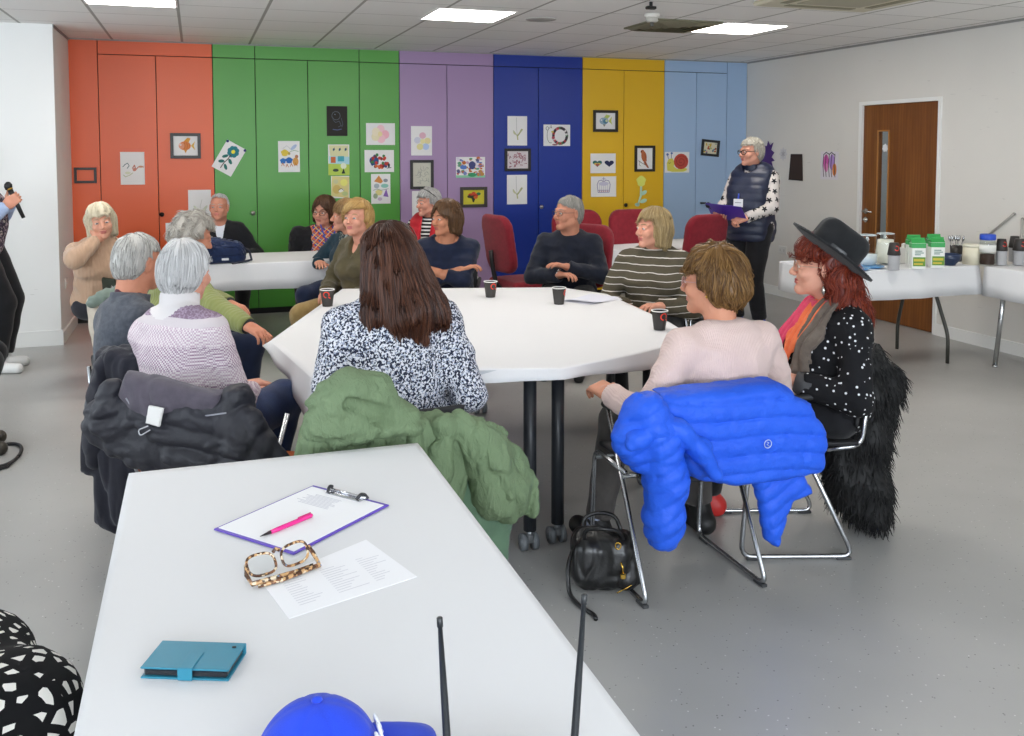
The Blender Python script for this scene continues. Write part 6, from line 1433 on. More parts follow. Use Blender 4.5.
    for s in (-1, 1): m.tube([tuple(I['pel'] + I['T'] @ V(s * .075 - .02, .06, .47)), tuple(I['pel'] + I['T'] @ V(s * .05 - .03, .165, .36)), tuple(c + V(0, 0, .035))], .006, 6)
    m.build('lanyard', plain('2c4ab8', .6), I['par'])
    under(I, 'chair of the woman with the checked scarf', .05)
    # teal jumper, profile
    h = at(346, 216, 1.085); yw = 128; ln = .14
    I = person('blonde woman in a teal jumper, in profile behind the olive coat', h, yw, 92, 2, lean=ln, w=1.04, skin='d9a58e',
        hair=dict(col=('7a5a38', '9a7a50', 'b4966a'), vol=.022, hl=.072, yf=.035, zl=-.10, zs=-.08, bob=True, fringe=.7, n=700, len=.09, lift=.008, wave=.5, g=1.2, r=.0025), brow='8a6a4a',
        top=dict(mat=cloth_mat('17303c', '1d3a47'), name='jumper', t=.018, cuff=.0, fold=.008), legs=dict(mat=NAVYC), arms=dict(L=((-.12, .26, .68), (-.8, -.4, -.6)), R=((.17, .26, .72), (.9, -.2, -.6))))
    ring(I['par'], I, 'scarf', .085, .022, -.07, .03, SPOTSCARF, .010); under(I, 'chair of the woman in the teal jumper', .05)
    # olive coat
    h = at(357, 219, 1.125); yw = 122; ln = .09
    I = person('smiling blonde woman in an olive green jacket and khaki trousers', h, yw, 140, 8, lean=ln, w=1.06, skin='dda893', lip='b46560',
        hair=dict(col=('9a7440', 'bf9a5e', 'd8ba82'), vol=.026, back=.028, top=1.1, hl=.066, side=.35, yf=.018, zl=-.075, zs=-.015, n=900, len=.075, lift=.008, wave=.5, r=.0025, sweep=(.5, 0, .1), fringe=.25), brow='a5865a',
        top=dict(mat=cloth_mat('4d452f', '5a5138', 300, 12), name='jacket', t=.024, cuff=.0, fold=.012, vneck=.10), legs=dict(mat=cloth_mat('8d7548', '9a8254'), name='trousers', t=.018), arms=dict(L=((-.15, .25, .64), (-.7, -.5, -.6)), R=((.12, .26, .63), (.8, -.4, -.6))), feet=dict(L=(-.12, .36, .085), R=(.16, .40, .085)))
    under(I, 'chair of the woman in the olive green jacket', .05)
    # navy top, arms folded
    h = at(446, 218, 1.125); yw = 158; ln = .13
    I = person('woman with a brown bob in a navy top, forearms folded on the table edge', h, yw, 116, -2, lean=ln, w=1.08, belly=.02, skin='c68f72', lip='a0584c',
        hair=dict(col=('3e2a1c', '5b4028', '7a5a3c'), vol=.021, back=.03, hl=.080, yf=.034, zl=-.115, zs=-.095, bob=True, n=1000, len=.10, lift=.005, g=1.4, wave=.3, r=.0025, fringe=.9), brow='4a3424',
        top=dict(mat=cloth_mat('121a30', '172039'), name='top', t=.014, cuff=.13, fold=.008, scoop=.095), legs=dict(mat=BLACKC), arms=dict(L=((.11, .25, .785), (-.8, .2, -.5)), R=((-.10, .22, .775), (.8, .2, -.5))), hands=dict(L=dict(curl=.4), R=dict(curl=.4)))
    under(I, 'chair of the woman in the navy top', .05)
    # red gilet behind
    h = at(428, 202.5, 1.125); yw = 150; ln = .09
    I = person('grey haired woman in a red gilet and striped top by the lilac cupboard', h, yw, 108, -2, lean=ln, w=1.0, skin='d9a490',
        hair=dict(col=GREYH, vol=.020, back=.024, hl=.055, yf=.02, zl=-.065, zs=.0, n=800, len=.06, lift=.008, wave=.8, r=.0025), brow='8a8784',
        top=dict(mat=WBSTRIPE, name='top', t=.012, cuff=.0, fold=.006, turtle=.03), legs=dict(mat=BLACKC), arms=lap())
    def gil(P):
        q = (P - I['pel'].astype(np.float32)) @ I['T'].astype(np.float32); d = np.abs(I['torso'](P) - .034) - .014 - .004 * np.sin(q[:, 2] * 95); d = np.maximum(np.maximum(d, np.abs(q[:, 0]) - .165), -.06 - q[:, 2]); return np.maximum(d, np.minimum(.035 + .05 * (q[:, 2] - .2) - np.abs(q[:, 0]) + .0, q[:, 1]) * 1.0)
    sdf_obj('gilet', gil, I['pel'] - V(.28, .25, .1), I['N'] + V(.28, .28, .10), .010, cloth_mat('b0202a', 'bf2a34', 200), I['par'])
    m = MB(); H, Hl = I['H'], I['Hl']; m.tube([Hl + H @ V(s * .098, y, z) for s, y, z in ((-.95, -.03, .05), (-.8, .03, .10), (-.3, .055, .125), (.3, .055, .125), (.8, .03, .10), (.95, -.03, .05))], .0035, 6); m.build('glasses_on_head', plain('2a2522', .3), I['par']); under(I, 'chair of the woman in the red gilet', .05)
    # man in navy jumper
    h = at(568.5, 213, 1.13); yw = 152; ln = .06
    I = person('man in glasses and a dark navy jumper, turned to the left at the table', h, yw, 104, 2, lean=ln, fem=False, w=1.10, sh=1.04, belly=.02, skin='cf9880', hs=1.08,
        hair=dict(col=('77756f', '94918b', 'b3b0aa'), vol=.006, hl=.07, fringe=.45, yf=-.002, zl=-.075, zs=.0, n=700, len=.035, lift=.003, r=.0022), brow='8d8880', glasses=dict(c='4a4038', r=.0016, lens=(.025, .016)),
        top=dict(mat=cloth_mat('161a26', '1c212f', 350), name='jumper', t=.02, cuff=.0, fold=.009), legs=dict(mat=BLACKC), arms=dict(R=((.05, .27, .70), (.9, -.2, -.6)), L=((-.02, .25, .755), (-.9, -.1, -.5))), hands=dict(R=dict(curl=.4), L=dict(curl=.3)))
    ring(I['par'], I, 'shirt_collar', .068, .008, -.02, .05, pat('checked_collar', lambda t: t.mix(t.math('GREATER_THAN', t.noise(90), .5), lin('2a3c6e'), lin('5a6c9c'))), .003)
    S, E, Wr = I['J']['R']; f = nrm(Wr - E); m = MB(); m.tube([tuple(Wr - f * .006), tuple(Wr + f * .012)], .034, 16); m.lathe([(0, .031), (.016, .031), (.016, .040), (0, .040)], c=tuple(Wr), n=14); m.build('wrist_watch', plain('c4c4c2', .25, .9), I['par'])
    red_chair(I['base'] + Rz(rad(120)) @ V(0, .04, 0), 120, 'maroon chair the man in glasses sits on', 1.03)
    # striped jumper
    h = at(653, 228, 1.12); yw = 140; ln = .09
    I = person('woman with a fair bob in a brown jumper with thin white stripes', h, yw, 96, 1, lean=ln, w=1.08, sh=1.04, skin='d8a48e',
        hair=dict(col=('7d6844', 'a08a62', 'bfa97e'), vol=.020, back=.028, hl=.064, yf=.036, zl=-.125, zs=-.105, bob=True, n=1000, len=.11, lift=.003, g=1.6, jit=.1, r=.0025, fringe=.35, side=.25), brow='8d7450',
        top=dict(mat=STRIPE, name='jumper', t=.020, cuff=.0, fold=.010, turtle=.035), legs=dict(mat=BLACKC), arms=dict(L=((-.10, .30, .68), (-.6, -.5, -.7)), R=((.12, .28, .66), (.8, -.3, -.7))))
    under(I, 'chair of the woman in the striped jumper', .05)
    # standing woman
    hz = 1.575; h = at(749, 331, 0) + V(.02, .04, hz); yw = 118; ln = .02
    I = person('woman standing in a navy quilted gilet and star patterned sleeves with a clipboard', h, yw, 92, -2, lean=ln, stand=True, w=1.10, belly=.03, sh=1.02, skin='d4a18c', hs=1.02,
        hair=dict(col=('8a867c', 'aaa599', 'c4bfb2'), vol=.012, back=.016, hl=.058, yf=.015, zl=-.085, zs=.0, n=800, len=.06, lift=.004, r=.0024, g=1.1), brow='8a857a', glasses=dict(c='191919', r=.0032, lens=(.026, .018)),
        top=dict(mat=STARS, name='sweater', t=.014, cuff=.0, fold=.006), legs=dict(mat=BLACKC, t=.02), shoes='2748b8', arms=dict(R=((.115, .30, 1.03), (.7, -.6, -.6)), L=((-.10, .27, 1.015), (-.8, -.5, -.5))), hands=dict(R=dict(n=(-.3, 0, 1), curl=.4), L=dict(n=(.4, -.2, -1), curl=.7)), feet=dict(L=(-.10, .0, .087, (0, 1, 0)), R=(.11, .02, .087, (0, 1, 0))))
    def vest(P):
        q = (P - I['pel'].astype(np.float32)) @ I['T'].astype(np.float32); d = I['torso'](P) - .036 - .010 * np.abs(np.sin(q[:, 2] * 44)) ** .6; d = smin(d, ell(q, (0, .01, -.03), (.215, .175, .22)) - .010 * np.abs(np.sin(q[:, 2] * 44)) ** .6, .04); d = smax(d, np.abs(q[:, 0]) - .195, .03); d = np.maximum(d, -.13 - q[:, 2])
        return np.maximum(d, -ell(P, I['N'] + V(0, .06, .05), (.07, .09, .11)))
    navq = NT('quilted_navy', .45); navq.color(navq.mix(navq.noise(18), lin('161d33'), lin('1e2741'))).bump(navq.noise(60, detail=3), .3, .006)
    sdf_obj('gilet', vest, I['pel'] - V(.28, .28, .2), I['N'] + V(.28, .28, .08), .010, navq.m, I['par']); ring(I['par'], I, 'gilet_collar', .078, .012, -.03, .055, navq.m, .003)
    m = MB(); c = I['pel'] + I['T'] @ V(.01, .226, .20); m.box(tuple(c - V(.045, .003, .035)), tuple(c + V(.045, .003, .035)), bev=.002); m.build('name_badge', plain('dfe3e4', .4), I['par'])
    m = MB(); m.box(tuple(c + V(-.03, -.0042, -.012)), tuple(c + V(.03, -.003, -.006))); m.box(tuple(c + V(-.03, .003, .0)), tuple(c + V(.03, .0042, .006))); m.build('badge_print', plain('7d8790', .5), I['par'])
    m = MB(); m.tube([tuple(c + V(0, 0, .035)), tuple(c + V(0, -.01, .08))], .007, 6); m.build('badge_clip', plain('2b49c0', .4), I['par']); STN = I
    Wp = lambda p: I['R'] @ (np.asarray(p, float)) + I['base']
    e = empty('clipboard', Wp((.03, .37, 1.055)), I['yaw'] + .12, 'purple clipboard held by the standing woman', 'clipboard'); e.rotation_euler = (rad(38), rad(-4), I['yaw'] + .12)
    m = MB(); m.box((-.16, -.115, 0), (.16, .115, .004), bev=.001); m.build('board', plain('4a2f9c', .4), e); m = MB(); m.box((-.145, -.108, .0041), (.14, .108, .0052)); m.build('paper', plain('9d8fc9', .7), e); m = MB(); m.box((.13, -.05, .004), (.158, .05, .012), bev=.002); m.build('clip', plain('bdbdbd', .25, 1), e)
    a = I['J']['L'][2]; e = empty('pencil', Wp(a + V(.05, .06, .02)), I['yaw'], 'orange pencil in the hand of the standing woman', 'pencil'); m = MB(); m.tube([(-.03, -.03, -.05), (.03, .02, .06)], .0045, 6); m.build('shaft', plain('e0742a', .4), e); m = MB(); m.tube([(-.03, -.03, -.05), (-.036, -.035, -.061)], [.0045, .0005], 6); m.build('point', plain('3a2a20', .5), e)
    b = Wp(I['J']['R'][2] + V(.0, .085, .03)); e = empty('microphone', b, I['yaw'], 'black handheld microphone sticking out above the purple clipboard', 'microphone')
    m = MB(); m.tube([(.0, -.10, -.04), (.05, .03, .045)], [.012, .017], 10); m.build('handle', plain('1a1a1c', .4), e); m = MB(); m.lathe([(0, -.026), (.018, -.02), (.026, 0), (.018, .02), (0, .026)], c=(.058, .048, .058), n=16); m.build('grille', plain('232325', .5, .5), e)
    # speaker with the microphone at the left edge
    h = V(-1.45, 7.45, 1.52); yw = -98; ln = .03
    I = person('person at the left edge holding a microphone, pale blue shirt, flowered waistcoat', h, yw, -100, 0, lean=ln, stand=True, fem=True, w=1.05, belly=.02, skin='d4a08a',
        hair=dict(col=GREYH, vol=.014, hl=.055, yf=.015, zl=-.07, zs=.0, n=400, len=.05), top=dict(mat=cloth_mat('9fb2d4', 'aabcdc'), name='shirt', t=.014, cuff=.01, fold=.008), legs=dict(mat=BLACKC, t=.022), shoes='e2e2e0',
        arms=dict(L=(wloc(h, yw, ln, 0, (-1.285, 7.50, 1.19)), (-.6, -.3, -.9)), R=(wloc(h, yw, ln, 0, (-1.275, 7.33, 1.195)), (.5, -.5, -.8))), hands=dict(R=dict(d=(-.3, .6, .6), n=(-1, .2, .3), curl=.95), L=dict(curl=.6)), feet=dict(L=(-.10, .10, .087, (0, 1, 0)), R=(.11, .13, .087, (0, 1, 0))))
    def wc(P): q = (P - I['pel'].astype(np.float32)) @ I['T'].astype(np.float32); d = I['torso'](P) - .034; d = smax(d, np.abs(q[:, 0]) - .16, .02); return np.maximum(np.maximum(d, -.17 - q[:, 2]), -ell(P, I['N'] + V(0, .08, .0), (.06, .09, .17)))
    sdf_obj('waistcoat', wc, I['pel'] - V(.28, .28, .22), I['N'] + V(.28, .28, .08), .011, FLORAL, I['par'])
    Wp = lambda p: I['R'] @ (np.asarray(p, float)) + I['base']; W0 = I['J']['R'][2]; b = at(16, 216, 1.2); b = Wp(W0 + V(-.03, .05, .03))
    e = empty('microphone', b, I['yaw'], 'black microphone held at the left edge of the picture', 'microphone'); m = MB(); m.tube([(0, .05, -.12), (0, -.035, .085)], [.013, .019], 12); m.build('handle', plain('1a1a1c', .4), e); m = MB(); m.lathe([(0, -.03), (.018, -.028), (.027, -.005), (.026, .012), (.012, .03), (0, .032)], c=(0, -.045, .108), n=16); m.build('grille', plain('2a2a2c', .5, .5), e); m = MB(); m.tube([(0, -.034, .082), (0, -.038, .092)], .0215, 14); m.build('gold_ring', plain('b08a3a', .3, 1), e)
    # seated person cut by the left edge: only knee and shoe show
    k = at(2, 358, .5); I = person('person cut off at the left edge, only black trousers and shoe showing', (k[0] - .415, k[1] + .03, 1.12), -84, -84, 0, lean=.10, w=1.0, hair=dict(col=GREYH, n=300, len=.05), top=dict(mat=BLACKC, name='jumper'), legs=dict(mat=BLACKC, t=.018), shoes='3a352c', arms=lap(), feet=dict(L=(-.1, .33, .085), R=(.12, .35, .085)))
    under(I, 'chair of the person cut off at the left edge', .05)
    # neighbour at the bottom left: spotted dress over the knee
    I = person('person in a black dress with white spots at the bottom left corner', (-.70, 1.87, 1.08), -60, -60, 0, lean=.10, w=1.05, hair=dict(col=GREYH, n=300, len=.05), top=dict(mat=SPOTS, name='dress', t=.02, cuff=.02, fold=.01), legs=dict(mat=[SPOTS], name='skirt', t=.045, cuff=.12, fold=.008, k=.06, lap=(.2, .45, .7, .95)), shoes='151515', arms=dict(L=((-.16, .22, .72), (-.6, -.5, -.7)), R=((.14, .18, .74), (.9, -.5, -.6))), feet=dict(L=(-.07, .40, .085), R=(.07, .36, .085)))
    under(I, 'chair of the person in the spotted dress', .05)
people()
p_ = PINK['base']; sled_chair((1.687, 3.02, 0), 0, 'chair of the woman in pink, hung with the blue quilted coat', hw=.24, ry=-.24)
under(HATW, 'chair of the woman in the black hat, hung with black fur', .17, yaw=72, hw=.23, ry=-.2)
sled_chair(BEIG['base'] + V(.24, .0, 0), -62, 'chair of the woman in the beige roll neck', '1f2a1c')

# ---------------------------------------------------------------- coats on the chair backs, bag, cable
def polyd(x, z, poly):
    """signed distance to a polygon in the plane"""
    d = np.full(x.shape, 1e9, np.float32); s = np.ones(x.shape, np.float32); n = len(poly)
    for i in range(n):
        a, b = poly[i], poly[i - 1]; ex, ez = b[0] - a[0], b[1] - a[1]; wx, wz = x - a[0], z - a[1]
        t = np.clip((wx * ex + wz * ez) / (ex * ex + ez * ez + 1e-12), 0, 1); bx_, bz_ = wx - ex * t, wz - ez * t; d = np.minimum(d, bx_ * bx_ + bz_ * bz_)
        c1, c2, c3 = z >= a[1], z < b[1], ex * wz > ez * wx; s = np.where((c1 & c2 & c3) | (~c1 & ~c2 & ~c3), -s, s)
    return s * np.sqrt(d)
def folds(P, sx, sy, sz, f, seed, warp=.35):
    """long cloth folds with sharp valleys, running along the axis with the smallest scale"""
    Q = P * np.array([sx, sy, sz], np.float32); Q = Q + (warp / f) * np.stack([vnoise(Q, f * .7, seed + 5), vnoise(Q, f * .7, seed + 6), vnoise(Q, f * .7, seed + 7)], 1).astype(np.float32)
    a = np.abs(vnoise(Q, f, seed)); b = np.abs(vnoise(Q, f * 2.3, seed + 1)); return np.minimum(a, .6) * 1.2 + .45 * np.minimum(b, .5) - .45
class Plane:
    """upright plane through p0 whose normal looks along yaw; s runs along it, n away from the viewer"""
    def __init__(s, p0, yaw): s.p = np.array(p0, float); s.u = V(math.cos(rad(yaw)), math.sin(rad(yaw)), 0); s.n = V(-math.sin(rad(yaw)), math.cos(rad(yaw)), 0)
    def px(s, u, v, off=0):
        d = ray(u, v); t = ((s.p - V(0, 0, EYE)) @ s.n + off) / (d @ s.n); q = d * t + V(0, 0, EYE); return ((q - s.p) @ s.u, q[2])
    def coords(s, P): q = P - s.p.astype(np.float32); return q @ s.u.astype(np.float32), q @ s.n.astype(np.float32), P[:, 2]
    def w(s, a, n, z): return V(*(s.p + s.u * a + s.n * n)[:2], z)
def layer(pl, pts, off, t, r=.03, puff=0., curve=0., px=True):
    poly = [pl.px(u, v, off) for u, v in pts] if px else pts
    def f(P):
        a, n, z = pl.coords(P); d2 = polyd(a, z, poly); m = np.clip(-d2 / .06, 0, 1); th = t + puff * np.sqrt(m)
        y = np.abs(n - off - curve * a * a) ; w0, w1 = d2 + r, y - th + r
        return np.minimum(np.maximum(w0, w1), 0) + np.sqrt(np.maximum(w0, 0) ** 2 + np.maximum(w1, 0) ** 2) - r
    f.box = (pl, poly, off, t + puff + .05, curve); return f
def coat_part(name, fs, mat, par, disp=None, h=.0066, k=.02, floor=.002, carve=()):
    lo, hi = [], []
    for f in fs:
        pl, poly, off, t, cv = f.box
        for a, z in poly:
            for n in (off - t, off + t): p = pl.w(a, n, z); lo.append(p); hi.append(p)
    lo = np.min(lo, 0) - .05; hi = np.max(hi, 0) + .05; lo[2] = max(lo[2], floor - .01); o = np.array(par.location)
    def g(P):
        d = union([f(P) for f in fs], k)
        if disp: d = d + disp(P)
        for c_ in carve: d = smax(d, -cone(P, *c_), .012)
        return np.maximum(d, floor - P[:, 2])
    v, q = snet(g, lo, hi, h); return sdf_mesh(name, [(v - o, q)], mat, par)
def tubelayer(pl, pts, off, rr):
    """a limp sleeve: chain of tapering capsules through pixel points in the plane"""
    W = [pl.w(*(lambda s: (s[0], off, s[1]))(pl.px(u, v, off))) for u, v in pts]
    def f(P):
        d = None
        for i in range(len(W) - 1):
            e = cone(P, W[i], W[i + 1], rr[i], rr[i + 1]); d = e if d is None else smin(d, e, .03)
        return d
    A = [pl.px(u, v, off) for u, v in pts]; R = max(rr); f.box = (pl, [(a + sx * R, z + sz * R) for a, z in A for sx in (-1, 1) for sz in (-1, 1)], off, R, 0); return f
def coats():
    # blue quilted coat
    pl = Plane((1.69, 2.69, 0), 0); e = empty('coat', (1.69, 2.69, .45), 0, 'bright blue quilted coat hung over the chair of the woman in pink', 'coat')
    t = NT('blue_quilted', .55, 0, .3); t.color(t.mix(t.noise(10), lin('1b4fcb'), lin('2860da'))).bump(t.math('ADD', t.noise(38, detail=4), t.math('MULTIPLY', t.noise(120, detail=3), .4)), .4, .008); bl = t.m
    zz = lambda P: P[:, 2] + .10 * (P[:, 0] - 1.7) + .012 * np.sin(P[:, 0] * 9)
    q1 = lambda P: -.015 * np.abs(np.sin(zz(P) * math.pi / .062)) ** .36 + .010 - .006 * folds(P, 1, 1, 1.2, 17, 3)
    coat_part('body_panel', [layer(pl, [(650, 398), (700, 393), (772, 384), (806, 402), (824, 432), (820, 470), (780, 478), (735, 484), (690, 476), (672, 440)], 0, .03, .025, .015), layer(pl, [(656, 392), (770, 379), (804, 402), (690, 410)], .05, .07, .05)], bl, e, q1)
    q2 = lambda P: -.010 * np.abs(np.sin((P[:, 2] * .9 - P[:, 0] * .5) * math.pi / .050)) ** .45 + .005 - .007 * folds(P, 1, 1, 1, 18, 7)
    coat_part('sleeve', [tubelayer(pl, [(648, 412), (660, 440), (666, 480), (664, 518), (664, 532)], -.06, (.06, .066, .066, .062, .056)), tubelayer(pl, [(640, 410), (632, 440), (640, 458)], -.03, (.055, .06, .045))], bl, e, q2)
    q3 = lambda P: -.009 * np.abs(np.sin((P[:, 0] * .6 + P[:, 2] * .5) * math.pi / .05)) ** .45 + .005 - .006 * folds(P, 1, 1, 1, 18, 9)
    coat_part('collar_roll', [tubelayer(pl, [(634, 442), (655, 428), (680, 432), (700, 450), (714, 474)], -.09, (.03, .035, .036, .034, .024))], bl, e, q3)
    coat_part('front_edge', [layer(pl, [(752, 474), (800, 470), (810, 492), (790, 500), (776, 546), (766, 540), (758, 500)], .02, .022, .02, .012)], bl, e, q2)
    c = pl.px(768, 444, -.062); m = MB(); P0 = V(1.69 + c[0], 2.69 - .058, c[1]) - V(1.69, 2.69, .45)
    m.tube([P0 + V(.014 * math.cos(a), -.004, .014 * math.sin(a)) for a in np.linspace(0, 2 * math.pi, 17)[:-1]], .0016, 5, closed=True); m.tube([P0 + V(-.004, -.004, .007), P0 + V(.004, -.004, .003), P0 + V(-.004, -.004, -.001), P0 + V(.005, -.004, -.008)], .0016, 5); m.build('emblem', plain('aebbdc', .5), e)
    # green parka
    pl = Plane((.62, 2.72, 0), 0); e = empty('coat', (.62, 2.72, .45), 0, 'sage green parka hung over the chair of the long haired woman', 'coat')
    gmt = NT('green_cotton', .8, 0, .2); gmt.color(gmt.mix(gmt.noise(7), lin('66795a'), lin('738567'))); wn = gmt.n('TexNoise'); gmt.put(wn.inputs['Vector'], gmt.co((1.3, 1, .5))); wn.inputs['Scale'].default_value = 22; wn.inputs['Detail'].default_value = 4; wn.inputs['Distortion'].default_value = 1.5
    gmt.bump(gmt.math('ADD', gmt.math('ABSOLUTE', gmt.math('SUBTRACT', wn.outputs['Fac'], .5)), gmt.math('MULTIPLY', gmt.noise(400, detail=2), .05)), .8, .02); gm = gmt.m; gl = cloth_mat('56705a', '607a62', 380, 8, .25)
    d1 = lambda P: -.030 * folds(P, 1.3, 1, .45, 12, 21)
    coat_part('body_panel', [layer(pl, [(299, 430), (318, 404), (345, 400), (400, 412), (450, 416), (482, 420), (470, 470), (440, 560), (300, 560), (296, 440)], 0, .04, .03, .02), layer(pl, [(320, 400), (480, 418), (470, 440), (330, 430)], .06, .06, .05)], gm, e, d1)
    d2 = lambda P: -.026 * folds(P, .7, 1, 1.2, 13, 31, .5)
    hood = [tubelayer(pl, [(318, 428), (334, 402), (352, 392), (376, 394), (404, 416)], -.05, (.045, .065, .07, .055, .035)), tubelayer(pl, [(345, 400), (358, 428), (340, 440)], -.05, (.05, .045, .035)), tubelayer(pl, [(330, 430), (370, 428), (412, 424)], -.085, (.03, .035, .03))]
    cav = pl.w(*(lambda q: (q[0], -.10, q[1]))(pl.px(372, 410, -.10)))
    coat_part('hood', hood, gm, e, lambda P: -.022 * folds(P, .7, 1, 1.2, 13, 31, .5), .0062, carve=[(pl.w(*(lambda q: (q[0], -.11, q[1]))(pl.px(350, 404, -.11))), pl.w(*(lambda q: (q[0], -.12, q[1]))(pl.px(388, 418, -.12))), .022, .034)])
    d3 = lambda P: -.030 * folds(P, 1.2, 1, .6, 12, 41, .45)
    coat_part('sleeve', [tubelayer(pl, [(462, 426), (484, 452), (500, 490), (508, 510)], -.04, (.04, .072, .078, .05)), tubelayer(pl, [(500, 440), (520, 480), (526, 502)], -.02, (.035, .05, .045)), tubelayer(pl, [(445, 428), (440, 470), (436, 520)], -.05, (.035, .04, .04)), tubelayer(pl, [(415, 425), (408, 470), (418, 520)], -.05, (.03, .034, .04)), tubelayer(pl, [(385, 425), (380, 450), (384, 480)], -.05, (.03, .03, .03))], gm, e, d3, .0062)
    coat_part('lower_front', [layer(pl, [(462, 480), (516, 512), (506, 548), (500, 600), (470, 600), (456, 520)], .0, .02, .018, .01)], gl, e, d3)
    # black jacket of the woman in lilac
    b = LILW['base'] + LILW['R'] @ V(0, -.235, 0); pl = Plane((b[0], b[1], 0), -34); e = empty('jacket', (b[0], b[1], .45), 0, 'black jacket with a grey lining draped over the chair of the woman in lilac', 'jacket')
    bk = NT('black_shell', .58); bk.color('1d1d26').bump(bk.noise(40, detail=4), .4, .008); bk = bk.m; gr = cloth_mat('48434d', '544e58', 300)
    d1 = lambda P: -.030 * folds(P, .8, .8, 1.1, 11, 51, .5)
    coat_part('body_panel', [layer(pl, [(104, 400), (120, 384), (152, 398), (200, 396), (236, 398), (256, 430), (286, 462), (262, 470), (150, 472), (112, 448), (96, 440)], -.03, .05, .04, .03, 0), tubelayer(pl, [(112, 392), (104, 420), (118, 440)], -.06, (.05, .065, .05)), tubelayer(pl, [(236, 400), (258, 440), (284, 462)], -.02, (.05, .05, .03))], bk, e, d1)
    coat_part('lining', [layer(pl, [(128, 372), (150, 374), (190, 384), (224, 392), (226, 412), (190, 416), (172, 424), (136, 412), (122, 394)], -.055, .030, .03, .02)], gr, e, lambda P: -.016 * folds(P, 1, 1, 1, 11, 61))
    coat_part('label', [layer(pl, [(149, 405), (164, 408), (160, 427), (146, 423)], -.118, .006, .004)], plain('d7d5d2', .7), e, None, .004)
    m = MB(); pts = [pl.w(*(lambda s: (s[0], -.098, s[1]))(pl.px(u, v, -.098))) - V(b[0], b[1], .45) for u, v in ((126, 398), (136, 414), (170, 424), (190, 418), (226, 413))]; m.tube(arc_fillet(pts, .03), .0028, 6); m.build('piping', plain('8f8f98', .5), e)
    m = MB(); pts = [pl.w(*(lambda s: (s[0], -.128, s[1]))(pl.px(u, v, -.128))) - V(b[0], b[1], .45) for u, v in ((148, 426), (138, 430), (140, 436), (150, 430))]; m.tube(arc_fillet(pts, .01), .0022, 5); m.build('hanging_loop', plain('b9b9be', .5), e)
    # dark coat of the man in charcoal
    b = CHAR['base'] + CHAR['R'] @ V(0, -.24, 0); pl = Plane((b[0], b[1], 0), -34); e = empty('coat', (b[0], b[1], .45), 0, 'long dark coat hanging over the chair of the man in charcoal', 'coat')
    dk = cloth_mat('1e1e27', '262630', 260, 10, .3)
    coat_part('body_panel', [layer(pl, [(100, 350), (116, 344), (150, 352), (176, 370), (168, 480), (140, 520), (120, 529), (99, 520), (100, 474), (86, 470), (92, 410), (95, 380)], 0, .045, .035, .02)], dk, e, lambda P: -.028 * folds(P, 1.2, 1.2, .3, 12, 71))
    coat_part('sleeve', [tubelayer(pl, [(106, 366), (102, 395), (98, 440), (97, 460)], -.04, (.04, .045, .045, .04))], dk, e, lambda P: -.010 * creases(P, 14, 75) + .004)
    # black fur
    b = HATW['base'] + HATW['R'] @ V(0, -.26, 0); b = b + V(.10, -.04, 0) * .5; pl = Plane((b[0] + .02, b[1], 0), -38); e = empty('fur_coat', (b[0], b[1], .40), 0, 'shaggy black fur coat hanging to the floor behind the woman in the hat', 'coat')
    blk = NT('black_fur', .7); blk.color('0c0c0d'); fm = blk.m
    fs = [layer(pl, [(834, 356), (856, 342), (874, 346), (886, 372), (889, 420), (890, 470), (886, 524), (862, 520), (830, 500), (824, 440), (828, 390)], -.02, .10, .06, .03), tubelayer(pl, [(866, 356), (882, 380), (882, 420)], .0, (.06, .07, .05))]
    dF = lambda P: -.02 * vnoise(P, 9, 81) - .012 * creases(P * np.array([1.2, 1.2, .6], np.float32), 14, 82)
    o = coat_part('fur_body', fs, fm, e, dF, .011)
    n = len(o.data.vertices); co = np.empty(n * 3, np.float32); o.data.vertices.foreach_get('co', co); co = co.reshape(-1, 3); nr = np.empty(n * 3, np.float32); o.data.vertices.foreach_get('normal', nr); nr = nr.reshape(-1, 3)
    rg = np.random.default_rng(5); ix = rg.integers(0, n, 3800); ln = rg.uniform(.018, .045, 3800)[:, None]; dr = nr[ix] * .5 + V(0, 0, -.9) + rg.normal(0, .35, (3800, 3)); dr /= np.linalg.norm(dr, axis=1, keepdims=True)
    st = np.linspace(0, 1, 5); path = co[ix][:, None] + dr[:, None] * (ln * st)[:, :, None] + V(0, 0, -1) * (ln * .5 * st ** 2)[:, :, None]; lim = -.40 + .004; path[:, :, 2] = np.maximum(path[:, :, 2], lim)
    v, q = tubes(path, np.tile(.0032 * (1 - st * .85), (3800, 1)), 3); tf = sdf_mesh('fur_pile', [(v, q)], fm, e); tag(tf, kind='stuff')
    # cream coat and grey green scarf on the chair at the back
    b = BEIG['base'] + V(.10, -.36, 0); pl = Plane((b[0], b[1], 0), -6); e = empty('coat', (b[0], b[1], .4), 0, 'cream coat hanging over the chair of the woman in the beige roll neck', 'coat')
    coat_part('body_panel', [layer(pl, [(88, 300), (118, 296), (138, 300), (150, 330), (146, 380), (112, 384), (95, 352), (90, 325)], 0, .03, .03, .02)], cloth_mat('cbbfae', 'd8cdbd', 300), e, lambda P: -.030 * folds(P, 1.4, 1, .3, 11, 91), .010)
    b2 = b + V(0, -.06, 0); e = empty('scarf', (b2[0], b2[1], .6), 0, 'grey green scarf lying over the cream coat', 'scarf')
    coat_part('folded_cloth', [tubelayer(pl, [(92, 302), (105, 297), (122, 292), (146, 288)], -.07, (.035, .045, .045, .05))], cloth_mat('76847a', '828f86', 300), e, lambda P: -.010 * creases(P * np.array([1, 1, 2], np.float32), 14, 95) + .003, .009)
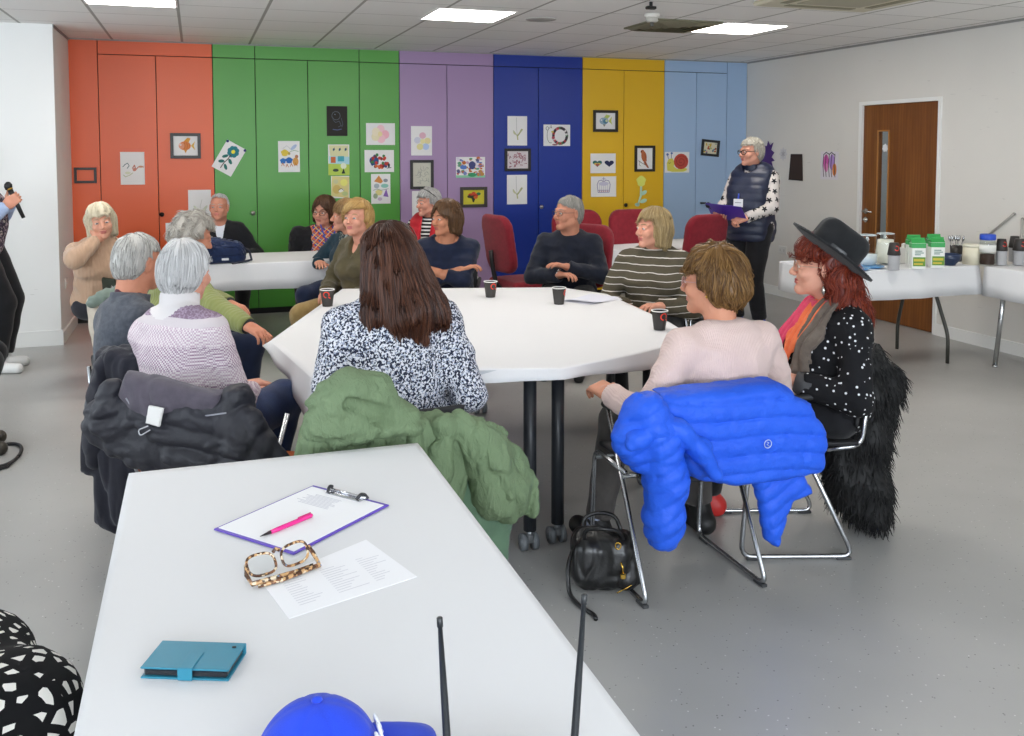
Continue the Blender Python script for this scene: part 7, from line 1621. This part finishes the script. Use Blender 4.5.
def handbag():
    c = at(610, 600, 0) + V(.02, .10, 0); e = empty('handbag', c, rad(-20), 'black leather handbag on the floor by the pink jumper chair', 'handbag')
    lt = NT('black_leather', .32, 0, .6); lt.color('121213').bump(lt.noise(120, detail=4), .25, .003); lm = lt.m
    def f(Q):
        w = .128 - .25 * np.clip(Q[:, 2] - .07, 0, .2) * .5; q = Q.copy(); q[:, 0] = q[:, 0] * (.128 / w); q[:, 1] = q[:, 1] * (1 + 1.6 * np.clip(Q[:, 2] - .06, 0, .2))
        d = bx(q, (0, 0, .105), (.128, .085, .103), .06); return np.maximum(d - .028 * folds(Q, 1, 1, .7, 12, 2, .5), .002 - Q[:, 2])
    sdf_obj('bag_body', f, (-.19, -.15, -.01), (.19, .15, .26), .006, lm, e)
    for s in (-1, 1):
        m = MB(); m.tube(arc_fillet([(-.07, s * .035, .17), (-.075, s * .05, .235), (-.02, s * .075 - .01, .252), (.05, s * .07, .24), (.075, s * .035, .17)], .05), .0075, 8); m.build('handle', lm, e)
    m = MB(); m.tube(arc_fillet([(-.11, -.01, .15), (-.135, -.06, .10), (-.13, -.10, .02), (-.10, -.16, .010), (-.05, -.22, .008), (-.045, -.25, .008)], .03), .008, 6); m.build('shoulder_strap', lm, e)
    gold = plain('c9a24a', .2, 1)
    for x, z in ((.045, .185), (.055, .14)): m = MB(); m.tube([(x + .010 * math.cos(a), -.078 + .05 * (z - .14), z + .012 * math.sin(a)) for a in np.linspace(0, 2 * math.pi, 15)[:-1]], .0026, 6, closed=True); m.build('ring', gold, e)
    m = MB(); m.tube([(.055, -.085, .13), (.06, -.092, .115), (.062, -.092, .09)], .0038, 6); m.box((.052, -.098, .072), (.072, -.088, .094), bev=.004); m.build('swivel_hook', gold, e)
    m = MB(); m.tube(arc_fillet([(.04, -.09, .02), (.11, -.075, .05), (.125, -.03, .10)], .03), .0022, 6); m.build('zip', gold, e)
def floor_cable():
    c = at(2, 457, 0); e = empty('cable_loop', c, 0, 'loop of thick black cable on the floor at the left edge', 'cable')
    m = MB(); m.tube([(.085 * math.cos(a), .20 * math.sin(a), .010 + .002 * math.sin(3 * a)) for a in np.linspace(-.3, 5.9, 40)], .009, 8); m.build('cable', plain('17171a', .5), e); m = MB(); m.tube([(.081, -.06, .010), (.06, -.2, .010), (-.1, -.34, .010), (-.5, -.4, .010)], .008, 8); m.build('lead', plain('17171a', .5), e)
coats(); handbag(); floor_cable()
